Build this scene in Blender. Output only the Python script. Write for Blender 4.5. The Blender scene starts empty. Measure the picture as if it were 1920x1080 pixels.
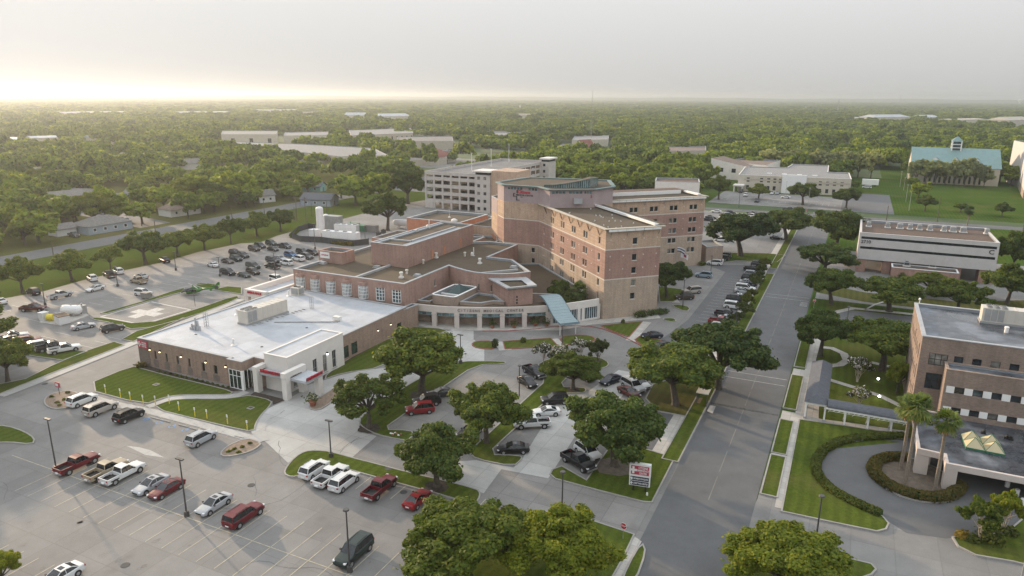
import bpy, math, random
from mathutils import Vector, Matrix
R = math.radians
rnd = random.Random(7)
S = bpy.context.scene
COL = S.collection
# ------------------------------------------------------------------ camera
HAZE = 1.7e-4
CAM_H = 50.0
F_PX, PITCH, ROLL, YAW = 1329.4, 0.26389, 0.00551, 0.44658   # 1920 px wide frame; heading is YAW left of the street (+Y)
cam_data = bpy.data.cameras.new('camera')
cam_data.sensor_width = 36.0
cam_data.lens = 36.0 * F_PX / 1920.0
cam_data.clip_start = 0.5
cam_data.clip_end = 120000
cam = bpy.data.objects.new('camera', cam_data)
COL.objects.link(cam)
_c, _s = math.cos(YAW), math.sin(YAW)
_zr = Matrix(((_c, -_s, 0), (_s, _c, 0), (0, 0, 1)))
_f0 = Vector((0, math.cos(PITCH), -math.sin(PITCH)))
_r0 = Vector((1, 0, 0))
_u0 = _r0.cross(_f0)
CF = _zr @ _f0
CR = _zr @ (_r0 * math.cos(ROLL) + _u0 * math.sin(ROLL))
CU = _zr @ (_u0 * math.cos(ROLL) - _r0 * math.sin(ROLL))
cam.matrix_world = Matrix(((CR.x, CU.x, -CF.x, 0), (CR.y, CU.y, -CF.y, 0), (CR.z, CU.z, -CF.z, CAM_H), (0, 0, 0, 1)))
S.camera = cam
# ------------------------------------------------------------------ sky, sun, exposure
SKY_SAT, SKY_GAMMA, SKY_VAL = (0.05, 2.8), 0.05, (2.5, 6.6)
SUN_AZ, SUN_EL = R(-70.0), R(11.5)        # azimuth clockwise from +Y (the street)
world = bpy.data.worlds.new('World')
S.world = world
world.use_nodes = True
nt = world.node_tree
nt.nodes.clear()
w_out = nt.nodes.new('ShaderNodeOutputWorld')
w_bg = nt.nodes.new('ShaderNodeBackground')
w_sky = nt.nodes.new('ShaderNodeTexSky')
w_sky.sky_type = 'NISHITA'
w_sky.sun_disc = False
w_sky.sun_elevation = SUN_EL
w_sky.sun_rotation = SUN_AZ
w_sky.altitude = 50
w_sky.air_density = 1.0
w_sky.dust_density = 1.6
w_sky.ozone_density = 1.0
# thin evening overcast: the clear-sky gradient is flattened and greyed towards the horizon
w_tc = nt.nodes.new('ShaderNodeTexCoord')
w_sx = nt.nodes.new('ShaderNodeSeparateXYZ')
nt.links.new(w_tc.outputs['Generated'], w_sx.inputs[0])
w_mr = nt.nodes.new('ShaderNodeMapRange')
for k_, v_ in zip(('From Min', 'From Max', 'To Min', 'To Max'), (0.0, 0.5, SKY_SAT[0], SKY_SAT[1])): w_mr.inputs[k_].default_value = v_
nt.links.new(w_sx.outputs[2], w_mr.inputs['Value'])
w_gm = nt.nodes.new('ShaderNodeGamma')
w_gm.inputs['Gamma'].default_value = SKY_GAMMA
w_hsv = nt.nodes.new('ShaderNodeHueSaturation')
w_mv = nt.nodes.new('ShaderNodeMapRange')
for k_, v_ in zip(('From Min', 'From Max', 'To Min', 'To Max'), (0.0, 0.55, *SKY_VAL)): w_mv.inputs[k_].default_value = v_
nt.links.new(w_sx.outputs[2], w_mv.inputs['Value'])
nt.links.new(w_mv.outputs[0], w_hsv.inputs['Value'])
nt.links.new(w_mr.outputs[0], w_hsv.inputs['Saturation'])
w_bg.inputs['Strength'].default_value = 0.13
nt.links.new(w_sky.outputs[0], w_gm.inputs['Color'])
nt.links.new(w_gm.outputs[0], w_hsv.inputs['Color'])
nt.links.new(w_hsv.outputs[0], w_bg.inputs['Color'])
nt.links.new(w_bg.outputs[0], w_out.inputs['Surface'])
sun_d = bpy.data.lights.new('sun', 'SUN')
sun_d.energy = 3.8
sun_d.angle = R(1.6)
sun_d.color = (1.0, 0.77, 0.52)
sun = bpy.data.objects.new('sun', sun_d)
COL.objects.link(sun)
_sd = Vector((math.sin(SUN_AZ) * math.cos(SUN_EL), math.cos(SUN_AZ) * math.cos(SUN_EL), math.sin(SUN_EL)))
sun.rotation_euler = _sd.to_track_quat('Z', 'Y').to_euler()
sun.location = (-200, 100, 120)
S.view_settings.view_transform = 'Standard'
S.view_settings.look = 'None'
S.view_settings.gamma = 1.0
S.view_settings.exposure = 0.72
S.render.engine = 'CYCLES'
S.cycles.max_bounces = 6
S.cycles.diffuse_bounces = 3
S.cycles.glossy_bounces = 2
S.cycles.transmission_bounces = 3
S.cycles.transparent_max_bounces = 6
S.cycles.volume_bounces = 1
S.cycles.caustics_reflective = False
S.cycles.caustics_refractive = False
S.cycles.sample_clamp_indirect = 4.0
S.cycles.use_adaptive_sampling = True
S.cycles.adaptive_threshold = 0.02
# ------------------------------------------------------------------ pixel -> place (pixels of the 1920 x 1080 photograph)
def G(px, py, z=0.0):
 d = CF * F_PX + CR * (px - 960) - CU * (py - 540)
 t = (z - CAM_H) / d.z
 return Vector((d.x * t, d.y * t, z))
def G2(px, py, z=0.0):
 p = G(px, py, z)
 return (p.x, p.y)
def PXP(x, y, z):
 w = Vector((x, y, z - CAM_H))
 q = w.dot(CF)
 return 960 + F_PX * w.dot(CR) / q, 540 - F_PX * w.dot(CU) / q
def height_at(bx, by, ty):
 g = G(bx, by)
 lo, hi = 0.0, 120.0
 for _ in range(40):
  m = (lo + hi) / 2
  if PXP(g.x, g.y, m)[1] > ty: lo = m
  else: hi = m
 return lo
# ------------------------------------------------------------------ materials
MATS = {}
def new_mat(name):
 m = bpy.data.materials.new(name)
 m.use_nodes = True
 MATS[name] = m
 return m, m.node_tree, m.node_tree.nodes['Principled BSDF']
def N(t, kind, **kw):
 n = t.nodes.new(kind)
 for k, v in kw.items():
  if k in n.inputs: n.inputs[k].default_value = v
  else: setattr(n, k, v)
 return n
def ramp(t, fac, stops):
 r = t.nodes.new('ShaderNodeValToRGB')
 el = r.color_ramp.elements
 while len(el) < len(stops): el.new(0.5)
 for e, (p, c) in zip(el, stops):
  e.position = p
  e.color = (*c, 1) if len(c) == 3 else c
 t.links.new(fac, r.inputs[0])
 return r.outputs[0]
def mixc(t, fac, a, b, mode='MIX'):
 m = t.nodes.new('ShaderNodeMix')
 m.data_type = 'RGBA'
 m.blend_type = mode
 for sock, v in ((m.inputs[0], fac), (m.inputs[6], a), (m.inputs[7], b)):
  if isinstance(v, (int, float)): sock.default_value = v
  elif isinstance(v, tuple): sock.default_value = (*v, 1) if len(v) == 3 else v
  else: t.links.new(v, sock)
 return m.outputs[2]
def world_pos(t, scale=1.0):
 g = t.nodes.new('ShaderNodeNewGeometry')
 if scale == 1.0: return g.outputs['Position']
 v = t.nodes.new('ShaderNodeVectorMath')
 v.operation = 'SCALE'
 v.inputs[3].default_value = scale
 t.links.new(g.outputs['Position'], v.inputs[0])
 return v.outputs[0]
def noise(t, vec, scale, detail=4.0, rough=0.6):
 n = N(t, 'ShaderNodeTexNoise', Scale=scale, Detail=detail, Roughness=rough)
 t.links.new(vec, n.inputs['Vector'])
 return n.outputs[0]
def sc(c, k): return tuple(min(1, x * k) for x in c)
def plain(name, col, rough=0.7, metal=0.0, var=0.12, nscale=0.5, spec=0.4):
 m, t, b = new_mat(name)
 p = world_pos(t)
 f = noise(t, p, nscale, 5)
 t.links.new(ramp(t, f, [(0.3, sc(col, 1 - var)), (0.7, sc(col, 1 + var))]), b.inputs['Base Color'])
 b.inputs['Roughness'].default_value = rough
 b.inputs['Metallic'].default_value = metal
 b.inputs['Specular IOR Level'].default_value = spec
 return m
def paving(name, col, dark, joint=5.0, var=0.25, rough=0.85, joint_amt=0.35, fine=0.0):
 """concrete or asphalt: blotches of wear, oil spots, fine grain and saw-cut joints"""
 m, t, b = new_mat(name)
 p = world_pos(t)
 big = noise(t, p, 0.035, 5, 0.62)
 mid = noise(t, p, 0.35, 6, 0.7)
 c1 = ramp(t, big, [(0.30, sc(col, 1 - var)), (0.5, col), (0.70, sc(col, 1 + var * 0.7))])
 c2 = mixc(t, 0.55, c1, ramp(t, mid, [(0.25, sc(col, 0.72)), (0.75, sc(col, 1.22))]))
 v = N(t, 'ShaderNodeTexVoronoi', Scale=0.23)
 t.links.new(p, v.inputs['Vector'])
 spot = ramp(t, v.outputs['Distance'], [(0.06, (1, 1, 1)), (0.22, (0, 0, 0))])
 sp = mixc(t, 1.0, spot, ramp(t, noise(t, p, 0.12, 2), [(0.5, (0, 0, 0)), (0.62, (0.5, 0.5, 0.5))]), 'MULTIPLY')
 c3 = mixc(t, sp, c2, dark)
 if joint:
  br = N(t, 'ShaderNodeTexBrick', Scale=1.0, **{'Mortar Size': 0.07, 'Brick Width': joint, 'Row Height': joint})
  br.offset = 0.0
  br.inputs['Color1'].default_value = (0, 0, 0, 1)
  br.inputs['Color2'].default_value = (0, 0, 0, 1)
  br.inputs['Mortar'].default_value = (joint_amt, joint_amt, joint_amt, 1)
  t.links.new(p, br.inputs['Vector'])
  c3 = mixc(t, br.outputs['Color'], c3, dark)
  br2 = N(t, 'ShaderNodeTexBrick', Scale=1.0, **{'Mortar Size': 0.0, 'Brick Width': joint, 'Row Height': joint})
  br2.offset = 0.0
  br2.inputs['Color1'].default_value = (0.90, 0.90, 0.90, 1)
  br2.inputs['Color2'].default_value = (1.08, 1.08, 1.08, 1)
  t.links.new(p, br2.inputs['Vector'])
  c3 = mixc(t, 1.0, c3, br2.outputs['Color'], 'MULTIPLY')
 g = noise(t, p, 9.0, 3)
 c3 = mixc(t, 1.0, c3, ramp(t, g, [(0.3, (0.9, 0.9, 0.9)), (0.7, (1.08, 1.08, 1.08))]), 'MULTIPLY')
 t.links.new(c3, b.inputs['Base Color'])
 b.inputs['Roughness'].default_value = rough
 b.inputs['Specular IOR Level'].default_value = 0.3
 return m
def grass(name, a, b_, dry, dryness=0.5):
 m, t, b = new_mat(name)
 p = world_pos(t)
 f = noise(t, p, 0.09, 5, 0.65)
 g = noise(t, p, 2.2, 5, 0.75)
 c = mixc(t, 0.5, ramp(t, f, [(0.3, a), (0.7, b_)]), ramp(t, g, [(0.3, sc(a, 0.7)), (0.7, sc(b_, 1.25))]))
 wv = N(t, 'ShaderNodeTexWave', Scale=0.22, Distortion=1.2, Detail=2.0)
 t.links.new(p, wv.inputs['Vector'])
 c = mixc(t, 1.0, c, ramp(t, wv.outputs['Fac'], [(0.2, (0.90, 0.90, 0.92)), (0.8, (1.08, 1.07, 1.04))]), 'MULTIPLY')   # mower passes
 h = noise(t, p, 0.05, 6, 0.7)
 c = mixc(t, ramp(t, h, [(0.5, (0, 0, 0)), (0.75, (dryness,) * 3)]), c, dry)
 t.links.new(c, b.inputs['Base Color'])
 b.inputs['Roughness'].default_value = 0.9
 b.inputs['Specular IOR Level'].default_value = 0.0
 bm = N(t, 'ShaderNodeBump', Strength=0.6, Distance=0.15)
 t.links.new(g, bm.inputs['Height'])
 t.links.new(bm.outputs[0], b.inputs['Normal'])
 return m
def brick(name, col, var=0.16):
 m, t, b = new_mat(name)
 g = t.nodes.new('ShaderNodeNewGeometry')
 sx = t.nodes.new('ShaderNodeSeparateXYZ')
 t.links.new(g.outputs['Position'], sx.inputs[0])
 ad = N(t, 'ShaderNodeMath', operation='ADD')
 t.links.new(sx.outputs[0], ad.inputs[0]); t.links.new(sx.outputs[1], ad.inputs[1])
 cb = t.nodes.new('ShaderNodeCombineXYZ')
 t.links.new(ad.outputs[0], cb.inputs[0]); t.links.new(sx.outputs[2], cb.inputs[1])
 br = N(t, 'ShaderNodeTexBrick', Scale=1.0, **{'Mortar Size': 0.018, 'Brick Width': 0.40, 'Row Height': 0.135, 'Bias': 0.1})
 br.inputs['Color1'].default_value = (*sc(col, 1 - var), 1)
 br.inputs['Color2'].default_value = (*sc(col, 1 + var), 1)
 br.inputs['Mortar'].default_value = (*sc(col, 1.25), 1)
 t.links.new(cb.outputs[0], br.inputs['Vector'])
 f = noise(t, g.outputs['Position'], 0.25, 5, 0.7)
 c = mixc(t, 1.0, br.outputs['Color'], ramp(t, f, [(0.25, (0.80, 0.80, 0.82)), (0.75, (1.13, 1.12, 1.10))]), 'MULTIPLY')
 vm = N(t, 'ShaderNodeVectorMath', operation='MULTIPLY')
 vm.inputs[1].default_value = (1.6, 1.6, 0.10)
 t.links.new(g.outputs['Position'], vm.inputs[0])
 c = mixc(t, 1.0, c, ramp(t, noise(t, vm.outputs[0], 1.0, 4, 0.6), [(0.3, (0.86, 0.86, 0.87)), (0.65, (1.06, 1.06, 1.05))]), 'MULTIPLY')
 t.links.new(c, b.inputs['Base Color'])
 b.inputs['Roughness'].default_value = 0.85
 b.inputs['Specular IOR Level'].default_value = 0.25
 return m
def leafmat(name, dark, light, warm, trans=0.35, warm_amt=0.55):
 m, t, b = new_mat(name)
 p = t.nodes.new('ShaderNodeTexCoord').outputs['Object']
 oi = t.nodes.new('ShaderNodeObjectInfo')
 isl = t.nodes.new('ShaderNodeNewGeometry').outputs['Random Per Island']
 f = noise(t, p, 0.55, 3, 0.6)
 c = mixc(t, 0.5, ramp(t, f, [(0.32, dark), (0.66, light)]), ramp(t, isl, [(0.0, dark), (0.6, light), (1.0, warm)]))
 c = mixc(t, 1.0, c, ramp(t, oi.outputs['Random'], [(0.0, (.55, .62, .8)), (0.5, (1, 1, 1)), (1.0, (1.0 + warm_amt * .5, 1.0 + warm_amt * .35, .9))]), 'MULTIPLY')
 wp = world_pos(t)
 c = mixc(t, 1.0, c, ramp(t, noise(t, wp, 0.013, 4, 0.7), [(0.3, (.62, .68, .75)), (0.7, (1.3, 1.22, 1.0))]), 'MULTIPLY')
 t.links.new(c, b.inputs['Base Color'])
 b.inputs['Roughness'].default_value = 0.6
 b.inputs['Specular IOR Level'].default_value = 0.12
 tr = t.nodes.new('ShaderNodeBsdfTranslucent')
 t.links.new(mixc(t, 1.0, c, (1.35, 1.3, 0.6, 1), 'MULTIPLY'), tr.inputs['Color'])
 mx = N(t, 'ShaderNodeMixShader', Fac=trans)
 t.links.new(b.outputs[0], mx.inputs[1]); t.links.new(tr.outputs[0], mx.inputs[2])
 t.links.new(mx.outputs[0], t.nodes['Material Output'].inputs['Surface'])
 return m
def emit(name, col, strength):
 m, t, b = new_mat(name)
 b.inputs['Base Color'].default_value = (*col, 1)
 b.inputs['Emission Color'].default_value = (*col, 1)
 b.inputs['Emission Strength'].default_value = strength
 return m
def glass(name, col=(0.015, 0.02, 0.024), rough=0.06, spec=0.55):
 m, t, b = new_mat(name)
 p = world_pos(t)
 t.links.new(ramp(t, noise(t, p, 0.6, 2), [(0.35, sc(col, 0.6)), (0.7, sc(col, 2.2))]), b.inputs['Base Color'])
 b.inputs['Roughness'].default_value = rough
 b.inputs['Specular IOR Level'].default_value = spec
 return m
paving('concrete', (0.200, 0.192, 0.183), (0.135, 0.125, 0.115), 4.6)
paving('concrete_new', (0.390, 0.380, 0.360), (0.20, 0.19, 0.18), 4.6, var=0.12)
paving('concrete_walk', (0.42, 0.395, 0.36), (0.22, 0.20, 0.185), 1.6, var=0.15)
paving('asphalt', (0.118, 0.118, 0.120), (0.05, 0.05, 0.052), 0, var=0.2)
paving('asphalt_pale', (0.118, 0.118, 0.119), (0.08, 0.08, 0.08), 0, var=0.22)
paving('asphalt_patch', (0.215, 0.205, 0.192), (0.09, 0.09, 0.09), 4.6, var=0.15)
paving('gravel_roof', (0.088, 0.066, 0.043), (0.045, 0.036, 0.026), 0, var=0.3)
paving('garage_deck', (0.17, 0.165, 0.16), (0.08, 0.08, 0.08), 8.0, var=0.15)
plain('kerb', (0.29, 0.275, 0.255), 0.85, var=0.15)
plain('kerb_red', (0.24, 0.075, 0.06), 0.8)
grass('grass_lawn', (0.050, 0.074, 0.013), (0.084, 0.106, 0.021), (0.125, 0.105, 0.040), 0.8)
grass('grass_dry', (0.070, 0.082, 0.024), (0.105, 0.100, 0.034), (0.13, 0.095, 0.05), 0.8)
grass('grass_field', (0.042, 0.078, 0.014), (0.066, 0.102, 0.020), (0.13, 0.11, 0.045), 0.7)
plain('mulch', (0.045, 0.034, 0.027), 0.95, var=0.5, nscale=3.0)
plain('mulch_brown', (0.21, 0.155, 0.115), 0.95, var=0.3, nscale=3.0)
plain('bed_dirt', (0.125, 0.10, 0.078), 0.95, var=0.3, nscale=1.5)
plain('paint_white', (0.40, 0.39, 0.37), 0.7, var=0.2, nscale=1.2)
plain('paint_yellow', (0.42, 0.375, 0.265), 0.7, var=0.25, nscale=1.2)
plain('paint_worn', (0.18, 0.168, 0.15), 0.8, var=0.25, nscale=0.4)
plain('stain', (0.155, 0.148, 0.140), 0.8, var=0.3, nscale=2)
plain('paint_blue', (0.10, 0.24, 0.46), 0.7, var=0.2)
brick('brick_tan', (0.42, 0.302, 0.222))
brick('brick_mauve', (0.310, 0.195, 0.160))
brick('brick_grey', (0.370, 0.290, 0.225))
brick('brick_red', (0.315, 0.205, 0.168))
brick('brick_orange', (0.414, 0.196, 0.121))
brick('brick_brown', (0.305, 0.236, 0.190))
brick('brick_pavilion', (0.225, 0.172, 0.142))
brick('brick_er', (0.265, 0.190, 0.150))
brick('brick_er_dark', (0.17, 0.14, 0.12))
plain('stucco_core', (0.35, 0.275, 0.275), 0.85, var=0.08)
plain('stucco_white', (0.66, 0.62, 0.575), 0.8, var=0.06)
plain('stucco_arcade', (0.53, 0.465, 0.425), 0.8, var=0.07)
plain('stucco_cream', (0.50, 0.45, 0.375), 0.85, var=0.08)
plain('panel_white', (0.50, 0.475, 0.46), 0.75, var=0.06)
plain('limestone', (0.56, 0.52, 0.46), 0.8, var=0.06)
plain('coping', (0.35, 0.355, 0.36), 0.7, var=0.1)
plain('parapet_metal', (0.25, 0.275, 0.30), 0.5, var=0.15)
plain('garage_concrete', (0.47, 0.43, 0.395), 0.85, var=0.1)
paving('roof_membrane', (0.41, 0.425, 0.45), (0.34, 0.35, 0.37), 3.1, var=0.06, rough=0.6, joint_amt=0.35)
plain('roof_gravel_red', (0.105, 0.070, 0.052), 0.95, var=0.2, nscale=1.0)
plain('roof_slate', (0.085, 0.090, 0.105), 0.75, var=0.2, nscale=2)
plain('roof_shingle', (0.16, 0.15, 0.14), 0.9, var=0.25, nscale=1.5)
plain('roof_shingle_brown', (0.17, 0.125, 0.10), 0.9, var=0.25, nscale=1.5)
plain('roof_red_tile', (0.20, 0.075, 0.055), 0.8, var=0.2)
plain('roof_teal', (0.175, 0.275, 0.27), 0.5, var=0.08)
plain('roof_pale', (0.20, 0.19, 0.18), 0.6, var=0.08)
plain('teal_glassroof', (0.030, 0.060, 0.060), 0.5, var=0.2)
plain('canopy_blue', (0.24, 0.315, 0.335), 0.5, var=0.05)
plain('canopy_edge', (0.17, 0.25, 0.30), 0.5, var=0.05)
plain('eave_green', (0.13, 0.185, 0.175), 0.6, var=0.08)
plain('metal_galv', (0.40, 0.41, 0.42), 0.45, 0.3, var=0.12)
plain('metal_white', (0.66, 0.64, 0.60), 0.5, var=0.06)
plain('hvac_cream', (0.53, 0.49, 0.43), 0.6, var=0.07)
plain('hvac_grey', (0.30, 0.30, 0.295), 0.6, var=0.15)
plain('vent_dark', (0.055, 0.055, 0.055), 0.8, var=0.3)
plain('pole_dark', (0.075, 0.072, 0.070), 0.5, 0.2, var=0.1)
plain('pole_grey', (0.30, 0.30, 0.295), 0.5, 0.2, var=0.1)
plain('wood_pole', (0.10, 0.078, 0.060), 0.9, var=0.2)
plain('bark', (0.085, 0.070, 0.055), 0.95, var=0.3, nscale=3)
plain('bark_palm', (0.20, 0.165, 0.13), 0.95, var=0.25, nscale=4)
plain('bark_pale', (0.42, 0.36, 0.29), 0.9, var=0.2, nscale=4)
plain('black_trim', (0.018, 0.018, 0.019), 0.6, var=0.2)
plain('letter_dark', (0.06, 0.055, 0.058), 0.6, var=0.05)
plain('letter_grey', (0.16, 0.13, 0.125), 0.6, var=0.05)
plain('letter_red', (0.45, 0.02, 0.045), 0.5, var=0.05)
plain('letter_crimson', (0.36, 0.035, 0.09), 0.5, var=0.05)
plain('sign_red', (0.42, 0.05, 0.08), 0.5, var=0.08)
plain('sign_navy', (0.018, 0.024, 0.045), 0.4, var=0.1)
plain('sign_white', (0.75, 0.74, 0.72), 0.5, var=0.03)
plain('marker_yellow', (0.66, 0.52, 0.05), 0.6, var=0.1)
plain('heli_green', (0.055, 0.17, 0.03), 0.35, var=0.1)
plain('heli_cream', (0.62, 0.60, 0.46), 0.35, var=0.05)
plain('tank_green', (0.05, 0.17, 0.10), 0.6, var=0.1)
plain('tank_white', (0.68, 0.67, 0.66), 0.45, var=0.05)
plain('terracotta', (0.27, 0.10, 0.06), 0.8, var=0.1)
plain('house_white', (0.58, 0.57, 0.55), 0.8, var=0.06)
plain('house_blue', (0.27, 0.31, 0.35), 0.8, var=0.06)
plain('house_teal', (0.23, 0.42, 0.40), 0.8, var=0.06)
plain('house_tan', (0.42, 0.37, 0.30), 0.8, var=0.08)
plain('house_brick', (0.26, 0.15, 0.11), 0.85, var=0.12)
plain('skylight_cream', (0.46, 0.39, 0.24), 0.35, var=0.06)
plain('rubber', (0.018, 0.018, 0.018), 0.85, var=0.2)
plain('rim', (0.42, 0.42, 0.43), 0.35, 0.6, var=0.05)
plain('lamp_red', (0.30, 0.012, 0.012), 0.3, var=0.05)
plain('lamp_clear', (0.62, 0.63, 0.65), 0.2, var=0.05)
plain('blossom', (0.52, 0.46, 0.45), 0.8, var=0.12, nscale=2)
plain('cloth_white', (0.66, 0.65, 0.66), 0.8, var=0.08)
plain('cloth_navy', (0.06, 0.07, 0.14), 0.8, var=0.08)
plain('brown_wood', (0.14, 0.095, 0.06), 0.8, var=0.2)
plain('fence_dark', (0.05, 0.052, 0.055), 0.8, var=0.2)
glass('window_glass')
glass('window_glass_blue', (0.035, 0.06, 0.072))
glass('window_teal', (0.075, 0.125, 0.135), 0.1)
glass('window_blind', (0.13, 0.125, 0.115), 0.2)
glass('car_glass', (0.012, 0.015, 0.018), 0.04, 0.6)
glass('storefront', (0.016, 0.030, 0.028), 0.05, 0.6)
emit('lamp_warm', (1.0, 0.80, 0.50), 2.5)
emit('lamp_cool', (0.95, 0.97, 1.0), 7.0)
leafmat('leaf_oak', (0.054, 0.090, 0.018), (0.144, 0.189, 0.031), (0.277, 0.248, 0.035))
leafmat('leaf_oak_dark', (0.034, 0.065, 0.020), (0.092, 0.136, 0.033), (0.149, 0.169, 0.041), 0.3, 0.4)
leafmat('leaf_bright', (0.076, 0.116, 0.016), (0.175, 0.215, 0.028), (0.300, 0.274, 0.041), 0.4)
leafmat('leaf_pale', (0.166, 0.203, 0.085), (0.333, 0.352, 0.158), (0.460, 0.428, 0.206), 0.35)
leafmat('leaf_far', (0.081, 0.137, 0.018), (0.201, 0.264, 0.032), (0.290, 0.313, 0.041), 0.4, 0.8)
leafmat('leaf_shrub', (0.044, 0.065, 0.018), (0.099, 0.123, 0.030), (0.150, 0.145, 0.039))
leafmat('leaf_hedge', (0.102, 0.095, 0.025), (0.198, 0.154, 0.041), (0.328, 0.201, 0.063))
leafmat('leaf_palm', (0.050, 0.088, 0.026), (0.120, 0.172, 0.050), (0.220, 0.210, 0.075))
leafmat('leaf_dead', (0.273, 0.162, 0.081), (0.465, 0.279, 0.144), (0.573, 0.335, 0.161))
# car paint: one material, each car carries its colour in the object colour
m, t, b = new_mat('car_paint')
oi = t.nodes.new('ShaderNodeObjectInfo')
t.links.new(oi.outputs['Color'], b.inputs['Base Color'])
b.inputs['Roughness'].default_value = 0.35
b.inputs['Coat Weight'].default_value = 0.12
b.inputs['Coat Roughness'].default_value = 0.06
b.inputs['Specular IOR Level'].default_value = 0.28
# wet, streaked flat roof of the brown building
m, t, b = new_mat('roof_wet')
p = world_pos(t)
f = noise(t, p, 0.16, 5, 0.6)
g2 = noise(t, p, 0.9, 4, 0.7)
t.links.new(mixc(t, 0.35, ramp(t, f, [(0.46, (0.030, 0.034, 0.043)), (0.62, (0.20, 0.215, 0.245))]), ramp(t, g2, [(0.3, (0.03, 0.034, 0.042)), (0.7, (0.14, 0.15, 0.165))])), b.inputs['Base Color'])
t.links.new(ramp(t, f, [(0.38, (0.18, 0.18, 0.18)), (0.55, (0.6, 0.6, 0.6))]), b.inputs['Roughness'])
# wide ground: woods and yards blend far out
m, t, b = new_mat('ground_far')
p = world_pos(t)
f = noise(t, p, 0.012, 8, 0.72)
h = noise(t, p, 0.0011, 4, 0.6)
c = ramp(t, f, [(0.30, (0.018, 0.036, 0.010)), (0.5, (0.042, 0.070, 0.016)), (0.66, (0.080, 0.108, 0.030)), (0.8, (0.15, 0.14, 0.09))])
c = mixc(t, ramp(t, h, [(0.45, (0, 0, 0)), (0.7, (0.6, 0.6, 0.6))]), c, (0.075, 0.090, 0.035))
t.links.new(c, b.inputs['Base Color'])
b.inputs['Roughness'].default_value = 0.95
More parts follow.
